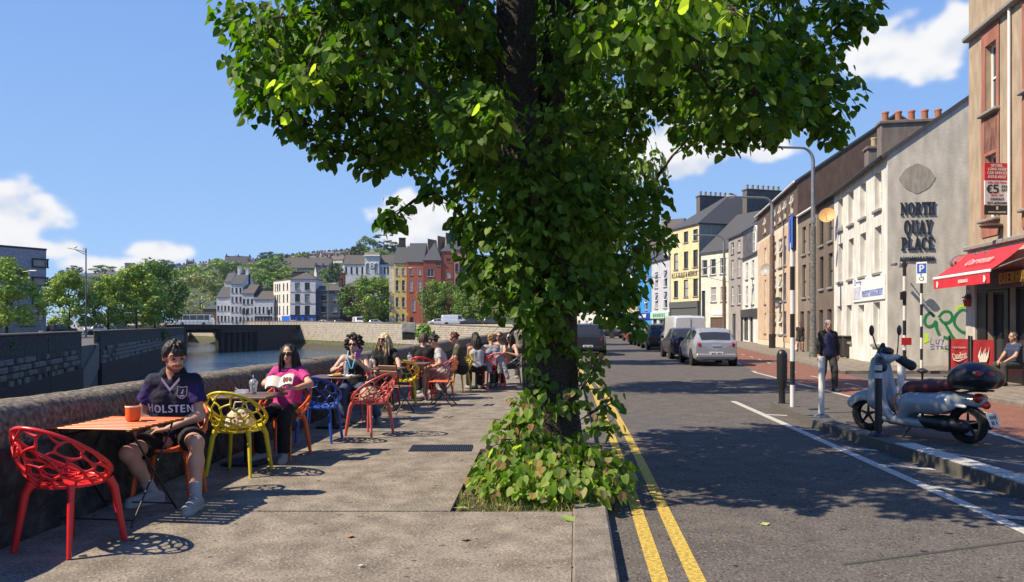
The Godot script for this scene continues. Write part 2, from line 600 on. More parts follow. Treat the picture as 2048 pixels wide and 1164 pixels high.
# ---------- materials ----------
func make_materials() -> void:
	mat("asphalt", lin(0.205, 0.19, 0.175), 0.92, "tar", 0.22, "speck_n", 0.15)
	M.asphalt.metallic_specular = 0.22
	mat("asphalt_far", lin(0.12, 0.115, 0.11), 0.9, "stain", 0.2)
	mat("red_lane", lin(0.36, 0.155, 0.105), 0.92, "tar", 0.22, "speck_n", 0.2)
	mat("concrete", lin(0.355, 0.312, 0.258), 0.92, "aggregate", 0.25, "speck_n", 0.15)
	M.concrete.metallic_specular = 0.25
	mat("kerb", lin(0.30, 0.262, 0.218), 0.88, "aggregate", 0.4, "fine_n", 0.4)
	mat("island", lin(0.24, 0.225, 0.2), 0.88, "speck", 0.9, "speck_n", 0.6)
	mat("soil", lin(0.20, 0.155, 0.10), 0.95, "blotch", 1.5, "stone_n", 1.0)
	mat("white_line", lin(0.72, 0.70, 0.64), 0.8, "grain", 0.8, "speck_n", 0.5)
	mat("yellow_line", lin(0.74, 0.53, 0.10), 0.8, "grain", 0.8, "speck_n", 0.5)
	mat("water", lin(0.02, 0.05, 0.085), 0.1, "", 0.09, "wave_n", 1.0)
	mat("earth", lin(0.10, 0.14, 0.05), 0.95, "blotch", 0.02)
	mat("hill_grass", lin(0.075, 0.12, 0.04), 0.95, "blotch", 0.02)
	mat("quay_face", lin(0.15, 0.12, 0.09), 0.92, "stone", 0.5, "stone_n", 1.0)
	mat("coping", lin(0.37, 0.315, 0.245), 0.92, "lichen", 0.45, "stone_n", 0.55)
	mat("dark_wall", lin(0.085, 0.088, 0.085), 0.9, "stone", 0.25, "stone_n", 1.0)
	mat("pale_stone", lin(0.36, 0.35, 0.32), 0.9, "stone", 0.5, "stone_n", 0.8)
	mat("weed", lin(0.012, 0.016, 0.014), 0.8, "blotch", 0.5, "stone_n", 0.8)
	mat("algae", lin(0.15, 0.17, 0.055), 0.9, "blotch", 0.12, "stone_n", 0.8)
	mat("mud", lin(0.075, 0.068, 0.045), 0.7, "blotch", 0.12, "stone_n", 0.8)
	mat("far_stone", lin(0.50, 0.455, 0.37), 0.9, "stain", 0.12, "stone_n", 0.2)
	mat("bridge_dark", lin(0.055, 0.058, 0.062), 0.85, "stone", 0.15, "stone_n", 0.6)
	mat("slate", lin(0.085, 0.09, 0.10), 0.65, "grain", 0.4, "fine_n", 0.4)
	mat("slate_brown", lin(0.13, 0.115, 0.105), 0.75, "grain", 0.4, "fine_n", 0.4)
	mat("glass", lin(0.03, 0.034, 0.04), 0.06)
	mat("curtain", lin(0.30, 0.30, 0.29), 0.12)
	mat("frame_white", lin(0.78, 0.78, 0.76), 0.45)
	mat("frame_dark", lin(0.03, 0.03, 0.035), 0.5)
	mat("sill", lin(0.36, 0.35, 0.33), 0.85, "grain", 0.5)
	mat("chimney_pot", lin(0.52, 0.20, 0.10), 0.85, "grain", 1.0)
	mat("chimney_pot_cream", lin(0.58, 0.45, 0.27), 0.85, "grain", 1.0)
	mat("iron", lin(0.025, 0.025, 0.027), 0.45, "", 1.0, "", 0.0, 0.3)
	mat("galvanised", lin(0.30, 0.31, 0.32), 0.45, "stain", 0.6, "", 0.0, 0.5)
	mat("grey_post", lin(0.25, 0.25, 0.23), 0.6, "blotch", 0.5)
	mat("rust_post", lin(0.27, 0.19, 0.145), 0.8, "blotch", 0.7)
	mat("wood", lin(0.19, 0.12, 0.09), 0.6, "grain", 1.5)
	var bk := mat("bark", lin(0.15, 0.12, 0.09), 0.95, "bark", 0.9, "bark_n", 2.0)
	bk.uv1_scale = Vector3(1.6, 0.55, 1.6)
	for q in [["leaf", 0.045, 0.35], ["leaf_far", 0.06, 0.3]]:
		var m := mat(q[0], Color.WHITE, 0.5 if q[0] == "leaf" else 0.7)
		m.vertex_color_use_as_albedo = true
		m.cull_mode = BaseMaterial3D.CULL_DISABLED
		m.backlight_enabled = true
		m.metallic_specular = 0.35
		m.backlight = Color(0.86, 1.0, 0.28) if q[0] == "leaf" else Color(0.55, 0.6, 0.3)

# ---------- ground ----------
const LAND := Basis(Vector3(1, 0, 0), Vector3(0, 0, -1), Vector3(0, 1, 0))
func slab(mb: MB, pts: Array, y0: float, y1: float) -> void:
	var p := PackedVector2Array()
	for q in pts: p.append(q)
	mb.prism(p, y0, y1, Vector3.ZERO, LAND)
func V(x: float, d: float) -> Vector2:
	return Vector2(x, d)
func interp(tab: Array, d: float) -> float:
	for k in tab.size() - 1:
		if d <= tab[k + 1][0] or k == tab.size() - 2:
			return lerpf(tab[k][1], tab[k + 1][1], (d - tab[k][0]) / (tab[k + 1][0] - tab[k][0]))
	return 0.0
const KERB := [[-12.0, -0.76], [0.0, 0.26], [9.8, 1.09], [18.0, 1.7], [40.0, 2.9], [60.0, 3.4], [80.0, 2.8], [110.0, 1.0], [135.0, -1.0]]
const KERB_R := [[-12.0, 7.5], [4.0, 8.95], [14.5, 9.9], [21.7, 10.45], [24.5, 10.7], [36.0, 12.9], [45.0, 14.4], [58.0, 16.9], [66.0, 18.5], [76.0, 18.0], [86.0, 15.5], [100.0, 12.5], [135.0, 6.5]]
const LANE := [[-12.0, 5.2], [8.0, 6.6], [11.3, 7.2], [17.0, 7.6], [25.0, 8.2], [29.0, 9.0], [36.0, 10.5], [45.0, 12.0], [58.0, 14.5], [66.0, 16.0], [76.0, 15.5], [100.0, 10.0]]
func kerb(d: float) -> float: return interp(KERB, d)
func kerb_r(d: float) -> float: return interp(KERB_R, d)
func lane(d: float) -> float: return interp(LANE, d)
func wall_x(d: float) -> float: return -3.8 + 0.06 * d
func strip(mb: MB, f: Callable, o0: float, o1: float, d0: float, d1: float, y: float, step := 1.5) -> void:
	var d := d0
	while d < d1 - 0.001:
		var e := minf(d + step, d1)
		var a: float = f.call(d)
		var b: float = f.call(e)
		slab(mb, [V(a + o0, d), V(a + o1, d), V(b + o1, e), V(b + o0, e)], y - 0.003, y)
		d = e
func near_ground() -> void:
	var m := MB.new()
	slab(m, [V(-3000, -400), V(3000, -400), V(3000, 3200), V(-3000, 3200)], -7.0, -6.0)
	ground("ground", m, M.earth)
	m = MB.new()
	slab(m, [V(-4.55, -12), V(70, -12), V(70, 135), V(-1.5, 135), V(0.2, 108), V(0.1, 75)], -4.5, -0.1)
	ground("road", m, M.asphalt)
	# pavement bays on the quay with open joints, kerb stones along the road
	var pv := Node3D.new()
	pv.name = "pavement"
	add_child(pv)
	tag(pv, "", "", "", "structure")
	var cuts := [-8.0, -2.0, 1.6, 3.9, 6.05, 9.1, 12.0, 15.0, 18.0, 21.0, 24.0, 28.0, 32.0, 37.0, 42.0, 50.0, 60.0, 75.0, 108.0]
	for k in cuts.size() - 1:
		m = MB.new()
		var a: float = cuts[k] + 0.008
		var b: float = cuts[k + 1] - 0.008
		var ra := kerb(a) - 0.285
		var rb := kerb(b) - 0.285
		if k == 4:
			ra = -0.5
			rb = -0.38
		slab(m, [V(wall_x(a) - 0.2, a), V(ra, a), V(rb, b), V(wall_x(b) - 0.2, b)], -0.2, 0.0 - 0.004 * (k % 2))
		part("slab", m, M.concrete, pv)
	var d := -8.0
	var kk := 0
	while d < 75.0:
		m = MB.new()
		var e := d + (1.15 if d < 30.0 else 5.0)
		var x0 := kerb(d)
		var dirv := Vector3(kerb(e) - x0, 0, -(e - d))
		var b := Basis(dirv.cross(Vector3.UP).normalized(), Vector3.UP, -dirv.normalized())
		m.rbox(P(x0, d) + dirv / 2 + Vector3(0, -0.148 + 0.003 * (kk % 3), 0) - b.x * 0.14, Vector3(0.28, 0.30, dirv.length() - 0.008), 0.018, b)
		part("kerb_stone", m, M.kerb, pv)
		d = e
		kk += 1
	m = MB.new()
	slab(m, [V(-0.49, 6.06), V(kerb(6.06) - 0.28, 6.06), V(kerb(9.09) - 0.28, 9.09), V(-0.37, 9.09)], -0.2, -0.035)
	part("tree_pit_soil", m, M.soil, pv)
	# markings
	m = MB.new()
	strip(m, kerb, 0.215, 0.32, -8, 60, -0.094)
	strip(m, kerb, 0.45, 0.555, -8, 60, -0.094)
	var yl := ground("yellow_lines", m, M.yellow_line)
	m = MB.new()
	var edge := func(x: float) -> float: return 3.595 + 0.066 * x
	strip(m, edge, -0.06, 0.06, -6, 15.7, -0.094)
	for t in [[1529, 830, 1578, 832], [1585, 858, 1646, 861], [1686, 896.6, 1753, 902], [1752, 931, 1867, 939.6], [1858, 975, 1989, 990], [2005, 1035, 2150, 1048]]:
		var a := gp(t[0], t[1], -0.1)
		var b := gp(t[2], t[3], -0.1)
		slab(m, [V(a.x, -a.z - 0.05), V(b.x, -b.z - 0.05), V(b.x, -b.z + 0.05), V(a.x, -a.z + 0.06)], -0.095, -0.09)
	var wl := [gp(1880, 905, -0.1), gp(2048, 930, -0.1), gp(2200, 953, -0.1)]
	for k in 2: slab(m, [V(wl[k].x, -wl[k].z - 0.06), V(wl[k + 1].x, -wl[k + 1].z - 0.06), V(wl[k + 1].x, -wl[k + 1].z + 0.06), V(wl[k].x, -wl[k].z + 0.06)], -0.097, -0.094)
	strip(m, lane, -0.11, 0.0, 4, 26, -0.09)
	strip(m, lane, -0.09, 0.0, 30, 70, -0.09)
	d = 2.0
	while d < 70.0:
		strip(m, func(x): return (lane(x) + kerb_r(x)) / 2.0, -0.04, 0.04, d, d + 1.1, -0.086)
		d += 2.9
	ground("white_markings", m, M.white_line)
	# tar seams and two repair patches in the road
	m = MB.new()
	for t in [[[1.6, 17.0], [7.0, 18.2]], [[3.2, 27.0], [4.9, 15.0]], [[1.4, 9.6], [4.2, 10.3]], [[2.2, 5.0], [3.9, 5.6]]]:
		var a := V(t[0][0], t[0][1])
		var b := V(t[1][0], t[1][1])
		var n := (b - a).orthogonal().normalized() * 0.014
		slab(m, [a - n, b - n, b + n, a + n], -0.099, -0.097)
	ground("tar_seam", m, plain(lin(0.05, 0.048, 0.046), 0.6))
	m = MB.new()
	slab(m, [V(1.9, 11.0), V(2.9, 11.1), V(2.8, 13.6), V(1.8, 13.5)], -0.099, -0.096)
	slab(m, [V(4.9, 7.4), V(6.2, 7.5), V(6.3, 9.0), V(5.1, 9.0)], -0.099, -0.096)
	ground("road_patch", m, mat("patch", lin(0.155, 0.145, 0.138), 0.92, "tar", 0.3))
	m = MB.new()
	d = -8.0
	while d < 76.0:
		var e := d + 2.0
		slab(m, [V(lane(d), d), V(kerb_r(d) - 0.0, d), V(kerb_r(e), e), V(lane(e), e)], -0.2, -0.093)
		d = e
	ground("cycle_lane", m, M.red_lane)
	# right pavement: bar terrace, then in front of the row beyond the side lane
	m = MB.new()
	slab(m, [V(kerb_r(-8), -8), V(40, -8), V(40, 21.7), V(kerb_r(21.7), 21.7), V(kerb_r(14.5), 14.5), V(kerb_r(4), 4)], -0.3, 0.0)
	var pts := []
	for x in [24.6, 36.0, 45.0, 58.0, 66.0, 76.0, 86.0, 100.0, 134.0]: pts.append(V(kerb_r(x), x))
	pts.append_array([V(60, 134), V(60, 24.6)])
	slab(m, pts, -0.3, 0.0)
	ground("footpath", m, M.concrete)
	var rk := Node3D.new()
	rk.name = "kerb"
	add_child(rk)
	tag(rk, "", "", "", "structure")
	for rg in [[-4.0, 21.7], [24.6, 76.0]]:
		d = rg[0]
		while d < rg[1] - 0.5:
			m = MB.new()
			var e: float = minf(d + (1.8 if d < 30.0 else 4.0), rg[1])
			var x0 := kerb_r(d)
			var dirv := Vector3(kerb_r(e) - x0, 0, -(e - d))
			var b := Basis(dirv.cross(Vector3.UP).normalized(), Vector3.UP, -dirv.normalized())
			m.rbox(P(x0, d) + dirv / 2 + Vector3(0, -0.14, 0) + b.x * 0.1, Vector3(0.26, 0.30, dirv.length() - 0.01), 0.02, b)
			part("kerb_stone", m, M.kerb, rk)
			d = e
	# concrete lane divider: rough kerb pieces, the nearer ones painted white on top
	var isl := Node3D.new()
	isl.name = "lane_divider"
	add_child(isl)
	tag(isl, "low concrete divider kerb in the road beneath the parked scooter, nearer end painted white", "kerb")
	var line := [V(4.93, 14.3), V(4.78, 12.5), V(4.66, 11.6), V(4.70, 9.3), V(4.70, 7.4), V(4.68, 5.2), V(4.6, 2.0)]
	for k in line.size() - 1:
		m = MB.new()
		var a: Vector2 = line[k]
		var b: Vector2 = line[k + 1]
		var wa := 0.30 if k > 1 else 0.34
		slab(m, [V(a.x, a.y - 0.004), V(b.x, b.y + 0.004), V(b.x + wa, b.y + 0.004), V(a.x + wa, a.y - 0.004)], -0.2, 0.03 + 0.004 * (k % 2))
		part("concrete_block", m, M.island, isl)
		if k >= 3:
			m = MB.new()
			slab(m, [V(a.x + 0.03, a.y - 0.02), V(b.x + 0.03, b.y + 0.02), V(b.x + wa - 0.02, b.y + 0.02), V(a.x + wa - 0.02, a.y - 0.02)], 0.02, 0.041)
			part("painted_top", m, M.white_line, isl)

func river_and_land() -> void:
	var m := MB.new()
	slab(m, [V(-400, -60), V(60, -60), V(60, 420), V(-400, 420)], -4.6, -4.0)
	ground("river", m, M.water)
	m = MB.new()
	slab(m, [V(-8.5, -10), V(-24.6, 36), V(-58.8, 134), V(-62.5, 142), V(-108, 250), V(-420, 320), V(-420, -10)], -5.0, 0.0)
	ground("left_bank", m, M.asphalt_far)
	m = MB.new()
	slab(m, [V(3, 112.5), V(-16, 133.6), V(-51, 180.6), V(-80, 215), V(-107, 250), V(-170, 330), V(-420, 420), V(-420, 700), V(240, 700), V(240, 136), V(3, 136)], -5.0, 1.3)
	ground("far_bank", m, M.asphalt_far)

func hill_y(x: float, d: float) -> float:
	var u := x / maxf(d, 1.0) * 1500.0 + 1024.0
	var g := interp([[-400.0, 0.62], [130.0, 0.75], [400.0, 0.92], [640.0, 1.06], [780.0, 1.12], [950.0, 1.1], [1600.0, 0.9]], clampf(u, -400.0, 1600.0))
	var h := 1.0 + 63.0 * smoothstep(215.0, 760.0, d) * g
	h += 2.2 * sin(x * 0.021 + 1.0) * sin(d * 0.017) * smoothstep(260.0, 420.0, d)
	var r := maxf(0.0, x - 34.0 - maxf(0.0, (d - 90.0) * 0.02)) * 0.42 * smoothstep(70.0, 110.0, d)
	return maxf(h, minf(r, 26.0 + h * 0.5))
func on_hill(u: float, v: float) -> Vector3:
	var d := 230.0
	while d < 1000.0:
		var p := at(u, v, d)
		if hill_y(p.x, d) >= p.y: return Vector3(p.x, hill_y(p.x, d), p.z)
		d += 3.0
	var q := at(u, v, 700.0)
	return Vector3(q.x, hill_y(q.x, 700.0), q.z)
func hillside() -> void:
	var m := MB.new()
	var rows := []
	for j in 52:
		var row := []
		for i in 90:
			var x := -560.0 + 11.0 * i
			var d := lerpf(222.0 + maxf(0.0, -72.0 - x) * 1.35, 1040.0, pow(j / 51.0, 1.0))
			row.append(P(x, d, hill_y(x, d) if d < 1000.0 else 30.0))
		rows.append(row)
	m.grid(rows)
	ground("hill", m, M.hill_grass)
	m = MB.new()
	rows = []
	for j in 30:
		var d := 66.0 + 6.0 * j
		var row := []
		for i in 16:
			var x := 33.5 + maxf(0.0, (d - 90.0) * 0.02) + 5.0 * i
			row.append(P(x, d, hill_y(x, d) if i > 0 else -0.3))
		rows.append(row)
	m.grid(rows)
	ground("terrain", m, M.hill_grass)
	hill_things()

# ---------- quay walls ----------
func quay_wall() -> void:
	var w := Node3D.new()
	w.name = numbered("quay_wall")
	add_child(w)
	tag(w, "long low stone river wall with rounded coping behind the cafe tables", "wall")
	var fn := FastNoiseLite.new()
	fn.seed = 21
	fn.frequency = 1.1
	fn.fractal_octaves = 4
	# face: rough plaster over stone, uneven
	for seg in [[-6.0, 3.1], [3.1, 6.4], [6.4, 14.0], [14.0, 30.0], [30.0, 75.0]]:
		var rows := []
		var nd := int((seg[1] - seg[0]) / (0.12 if seg[1] < 15.0 else 0.6)) + 1
		var m := MB.new()
		for j in 14:
			var row := []
			for i in nd + 1:
				var d: float = lerpf(seg[0], seg[1], float(i) / nd)
				var y := -0.05 + 0.76 * j / 13.0
				var o := 0.045 * fn.get_noise_2d(d * 1.3, y * 2.0) + 0.10 * (1.0 - float(j) / 13.0)
				if seg[1] <= 6.4 and y > 0.42: o -= 0.03
				row.append(P(wall_x(d) - 0.07 + o, d, y))
			rows.append(row)
		m.grid(rows)
		part("wall_face", m, M.quay_face, w)
	var m2 := MB.new()
	slab(m2, [V(-4.5, -6), V(-4.03, -6), V(0.46, 75), V(0.1, 75)], -4.5, 0.66)
	part("core", m2, M.dark_wall, w)
	# rounded coping stones; the nearest ones are broken and stepped
	var d := -6.0
	var k := 0
	rng.seed = 5
	while d < 75.0:
		var ln := rng.randf_range(1.1, 1.7) if d < 30.0 else 4.0
		if d < 3.3 and d + ln > 3.3: ln = 3.3 - d + 0.01
		var e := minf(d + ln, 75.0)
		var broken := d >= 3.25 and d < 4.6
		var m := MB.new()
		var rows := []
		var n := 14 if d < 30.0 else 4
		var jit := rng.randf_range(-0.012, 0.012)
		for j in n + 1:
			var t := float(j) / n
			var dd := lerpf(d + 0.006, e - 0.006, t)
			var prof := []
			var ce := wall_x(dd) - 0.215
			for q in 15:
				var a := PI * (q / 14.0)
				var cx := cos(a)
				var sy := sin(a)
				var px := signf(cx) * pow(absf(cx), 0.7) * 0.235
				var py := 0.60 + 0.35 * pow(sy, 0.5) + jit
				if broken and px > 0.02: py = minf(py, 0.80 + 0.02 * sin(dd * 9.0))
				var nn := fn.get_noise_3d(dd * 2.2, px * 5.0, py * 5.0) * 0.014
				var endr := 0.985 if j == 0 or j == n else 1.0
				prof.append(P(ce + px * endr * (1.0 + nn), dd, 0.6 + (py - 0.6) * endr + nn))
			rows.append(prof)
		# rows run along the wall; profile goes from the road side over the top to the river side
		var flip := []
		for q in 15:
			var r2 := []
			for j in n + 1: r2.append(rows[j][q])
			flip.append(r2)
		m.grid(flip)
		for j in [0, n]:
			var ce2: Vector3 = (rows[j][0] + rows[j][14]) / 2.0
			for q in 14:
				if j == 0: m.tri(ce2, rows[j][q + 1], rows[j][q])
				else: m.tri(ce2, rows[j][q], rows[j][q + 1])
		part("coping_stone", m, M.coping, w)
		d = e
		k += 1
	# end pier
	var ep := thing("stone_pier", "square grey stone pier at the far end of the river wall beside the tree trunk", "pier", P(0.55, 76.0))
	var mm := MB.new()
	mm.rbox(Vector3(0, 0.75, 0), Vector3(0.9, 1.5, 0.9), 0.05)
	part("shaft", mm, M.pale_stone, ep)
	mm = MB.new()
	mm.rbox(Vector3(0, 1.58, 0), Vector3(1.1, 0.16, 1.1), 0.05)
	part("cap", mm, M.coping, ep)

func left_line(d: float) -> Vector3: return P(-24.4 - 0.349 * (d - 36.0), d)
func opposite_quay() -> void:
	var dirv := (left_line(100) - left_line(50)).normalized()
	var nrm := -dirv.cross(Vector3.UP).normalized()
	if nrm.x < 0: nrm = -nrm
	var b := Basis(dirv, Vector3.UP, nrm)
	if b.determinant() < 0: b = Basis(-dirv, Vector3.UP, nrm)
	var w := Node3D.new()
	w.name = numbered("quay_wall")
	add_child(w)
	tag(w, "dark weathered quay wall across the river with parapet, stone courses and weed below", "wall")
	var fn := FastNoiseLite.new()
	fn.seed = 4
	fn.frequency = 0.5
	var seg := [[-4.0, 30.0], [30.0, 44.0], [44.0, 52.7], [59.3, 80.0], [80.0, 108.0], [108.0, 134.0]]
	for s in seg:
		var a := left_line(s[0])
		var c := left_line(s[1])
		var ln: float = a.distance_to(c)
		var ce := (a + c) / 2.0
		var hh := 1.0 + 0.06 * fn.get_noise_1d(s[0])
		var m := MB.new()
		m.rbox(ce + Vector3(0, (hh - 2.6) / 2.0, 0) - nrm * 0.25, Vector3(ln, hh + 2.6, 0.5), 0.08, b)
		part("wall_face", m, M.dark_wall, w)
		m = MB.new()
		m.rbox(ce + Vector3(0, hh + 0.03, 0) - nrm * 0.25, Vector3(ln - 0.02, 0.12, 0.62), 0.05, b)
		part("coping", m, M.coping, w)
		m = MB.new()
		m.rbox(ce + Vector3(0, -3.05, 0) - nrm * 0.2, Vector3(ln, 3.1, 0.62), 0.05, b)
		part("tidal_weed", m, M.weed, w)
	# recess with steps down to the water
	var ra := left_line(52.7)
	var rc := left_line(59.3)
	var m := MB.new()
	m.box((ra + rc) / 2.0 + Vector3(0, -2.2, 0) - nrm * 1.75, Vector3(ra.distance_to(rc) + 0.5, 4.4, 0.3), b)
	part("recess_back", m, M.weed, w)
	var st := Node3D.new()
	st.name = numbered("river_steps")
	add_child(st)
	tag(st, "worn stone steps going down to the river through the gap in the far quay wall", "steps")
	for k in 12:
		m = MB.new()
		var t := (k + 0.5) / 12.0
		var p := rc.lerp(ra, 0.06 + 0.88 * t)
		m.rbox(p + Vector3(0, 0.02 - 0.165 * k - 1.0, 0) - nrm * 0.8, Vector3(ra.distance_to(rc) / 12.5, 2.0, 1.55), 0.03, b)
		part("step", m, M.pale_stone, st)
	for q in [[53.3, 0.9], [55.4, 0.75]]:
		var bo := thing("stone_bollard", "grey stone post at the top of the river steps, %s one" % ["left taller" if q[0] < 54 else "right shorter"][0], "post", left_line(q[0]) - nrm * 2.6 + Vector3(0, 0, 0), 0, "posts above the river steps")
		m = MB.new()
		m.lathe([Vector2(0.24, 0), Vector2(0.22, 1.1 * q[1]), Vector2(0.15, 1.2 * q[1]), Vector2(0.0, 1.22 * q[1])])
		part("shaft", m, M.pale_stone, bo)
	# courses of pale blocks just above the tide line
	rng.seed = 8
	var far := MB.new()
	for row in 4:
		var d := 24.0 + rng.randf()
		while d < 132.0:
			var ln := rng.randf_range(0.55, 1.1)
			if d > 51.6 and d < 60.0:
				d += 1.0
				continue
			if not (row == 0 and rng.randf() < 0.4) and not (row == 3 and rng.randf() < 0.35):
				var p := left_line(d) + Vector3(0, -1.42 + 0.36 * row, 0) + nrm * 0.02
				var hh := rng.randf_range(0.27, 0.33)
				if d < 66.0:
					var mb := MB.new()
					mb.rbox(p, Vector3(ln - 0.05, hh, 0.16 + rng.randf() * 0.05), 0.04, b)
					part("stone", mb, M.pale_stone if rng.randf() < 0.6 else M.quay_face, w)
				else:
					far.rbox(p, Vector3(ln - 0.05, hh, 0.18), 0.04, b)
			d += ln * 0.95
	tag(part("stones", far, M.pale_stone, w), "", "", "", "stuff")
	# tuft growing from the wall on the left, and one by the abutment
	for q in [[14, 690, 37.0, 0.22, "small bright green plant sprouting from the dark quay wall at the left edge"], [322, 672, 100.0, 0.9, "grey green ivy hanging over the dark quay wall beside the bridge"]]:
		var o := thing("wall_plant", q[4], "plant", at(q[0], q[1], q[2]) + nrm * 0.1)
		foliage(o, "leaves", 90, Vector3.ONE * q[3], 0.09 if q[2] < 50 else 0.35, [Color(0.12, 0.2, 0.03), Color(0.09, 0.14, 0.04)], 3)

func bridge() -> void:
	var L := P(-62.5, 142)
	var R := P(-51, 180)
	var dirv := (R - L).normalized()
	var back := Vector3(-dirv.z, 0, dirv.x)
	if back.x > 0: back = -back
	var b := Basis(dirv, Vector3.UP, -back)
	if b.determinant() < 0: b = Basis(-dirv, Vector3.UP, -back)
	var ln := L.distance_to(R)
	var o := Node3D.new()
	o.name = numbered("bridge")
	add_child(o)
	tag(o, "low dark road bridge over the river with steel piles and a railing", "bridge")
	var m := MB.new()
	m.rbox((L + R) / 2 + Vector3(0, 1.05, 0) + back * 6.0, Vector3(ln + 8, 0.8, 12.0), 0.05, b)
	part("deck", m, M.bridge_dark, o)
	m = MB.new()
	m.rbox((L + R) / 2 + Vector3(0, 1.5, 0) - back * 0.12, Vector3(ln + 8, 0.14, 0.35), 0.04, b)
	part("edge_beam", m, M.bridge_dark, o)
	var at_t := func(t: float) -> Vector3: return L.lerp(R, t)
	m = MB.new()
	m.rbox(at_t.call(0.62) + Vector3(0, 0.35, 0) + back * 6.0, Vector3(ln * 0.66, 0.9, 11.6), 0.05, b)
	part("cross_beam", m, M.bridge_dark, o)
	for k in 6:
		m = MB.new()
		var p: Vector3 = at_t.call(0.325 + 0.048 * k) + back * 1.2
		m.tube([p + Vector3(0, -5, 0), p + Vector3(0, 0.2, 0)], 0.55, 10)
		part("pile", m, M.bridge_dark, o)
	m = MB.new()
	m.rbox(at_t.call(0.755) + Vector3(0, -2.3, 0) + back * 5.5, Vector3(ln * 0.34, 5.0, 11.0), 0.1, b)
	part("pier", m, M.bridge_dark, o)
	m = MB.new()
	m.rbox(at_t.call(-0.06) + Vector3(0, -2.0, 0) + back * 5.0, Vector3(ln * 0.12, 5.6, 12.0), 0.1, b)
	part("abutment", m, M.dark_wall, o)
	m = MB.new()
	for k in 44:
		var p: Vector3 = at_t.call(-0.08 + 1.16 * k / 43.0)
		m.box(p + Vector3(0, 2.0, 0) + back * 0.1, Vector3(0.06, 0.95, 0.06), b)
	for y in [2.5, 2.05]: m.box(at_t.call(0.5) + Vector3(0, y, 0) + back * 0.1, Vector3(ln * 1.16, 0.05, 0.05), b)
	part("railing", m, M.galvanised, o)
	m = MB.new()
	slab(m, [V(-75, 206), V(-170, 206), V(-170, 222), V(-75, 222)], 0.7, 1.25)
	ground("road_beyond_river", m, M.asphalt_far)

# ---------- far bank ----------
func far_wall() -> void:
	var pts := [V(0.6, 108), V(-16, 133), V(-51, 180), V(-80, 214.5), V(-107, 249.5), V(-170, 329)]
	var tops := [1.2, 1.75, 2.45, 2.5, 2.4, 2.4]
	var w := Node3D.new()
	w.name = numbered("quay_wall")
	add_child(w)
	tag(w, "sunlit far quay wall of coursed grey stone with green algae above the water", "wall")
	var fn := FastNoiseLite.new()
	fn.seed = 9
	fn.frequency = 0.3
	rng.seed = 11
	for s in pts.size() - 1:
		var a := P(pts[s].x, pts[s].y)
		var c := P(pts[s + 1].x, pts[s + 1].y)
		var dirv := (c - a).normalized()
		var nrm := dirv.cross(Vector3.UP)
		if nrm.dot(-a) < 0: nrm = -nrm
		var b := Basis(dirv, Vector3.UP, nrm)
		if b.determinant() < 0: b = Basis(-dirv, Vector3.UP, nrm)
		var ln := a.distance_to(c)
		var nb := int(ln / 1.1)
		var m := MB.new()
		var al := MB.new()
		var cp := MB.new()
		for k in nb:
			for row in 10:
				var t := (k + 0.5 + 0.5 * (row % 2)) / nb
				if t > 1.0: continue
				var top: float = lerpf(tops[s], tops[s + 1], t) - 0.15
				var h := (top + 2.0) / 10.0
				var p := a.lerp(c, t) + Vector3(0, -2.0 + h * (row + 0.5), 0)
				m.box(p - nrm * 0.2 + nrm * 0.07 * rng.randf(), Vector3(ln / nb - 0.05, h - 0.045, 0.5), b)
			var t2 := (k + 0.5) / nb
			var p2 := a.lerp(c, t2)
			cp.rbox(p2 + Vector3(0, lerpf(tops[s], tops[s + 1], t2) - 0.05, 0) - nrm * 0.25, Vector3(ln / nb - 0.02, 0.2, 0.7), 0.04, b)
		m.box((a + c) / 2 + Vector3(0, -1.2, 0) - nrm * 0.33, Vector3(ln, 5.6, 0.5), b)
		var rows := []
		for j in 6:
			var row := []
			for i in nb * 2 + 1:
				var p := a.lerp(c, float(i) / (nb * 2))
				var y := -2.0 - 0.42 * j
				row.append(p + Vector3(0, y + 0.15 * fn.get_noise_2d(i * 2.0, j * 3.0) * (1.0 if j > 0 else 2.0), 0) + nrm * (0.08 + 0.12 * j + 0.15 * fn.get_noise_2d(i, j * 2.0)))
			rows.append(row)
		al.grid(rows)
		part("algae_band", al, M.algae, w)
		var mu := MB.new()
		rows = []
		for j in 4:
			var row := []
			for i in nb + 1:
				var p := a.lerp(c, float(i) / nb)
				row.append(p + Vector3(0, -2.9 - 0.45 * j, 0) + nrm * (0.45 + 0.9 * j + 0.3 * fn.get_noise_2d(i * 1.7, j)))
			rows.append(row)
		mu.grid(rows)
		part("mud_ledge", mu, M.mud, w)
		tag(part("stones", m, M.far_stone, w), "", "", "", "stuff")
		part("coping", cp, M.coping, w)
# ---------- houses ----------
var win_cache := {}
var panes := 0
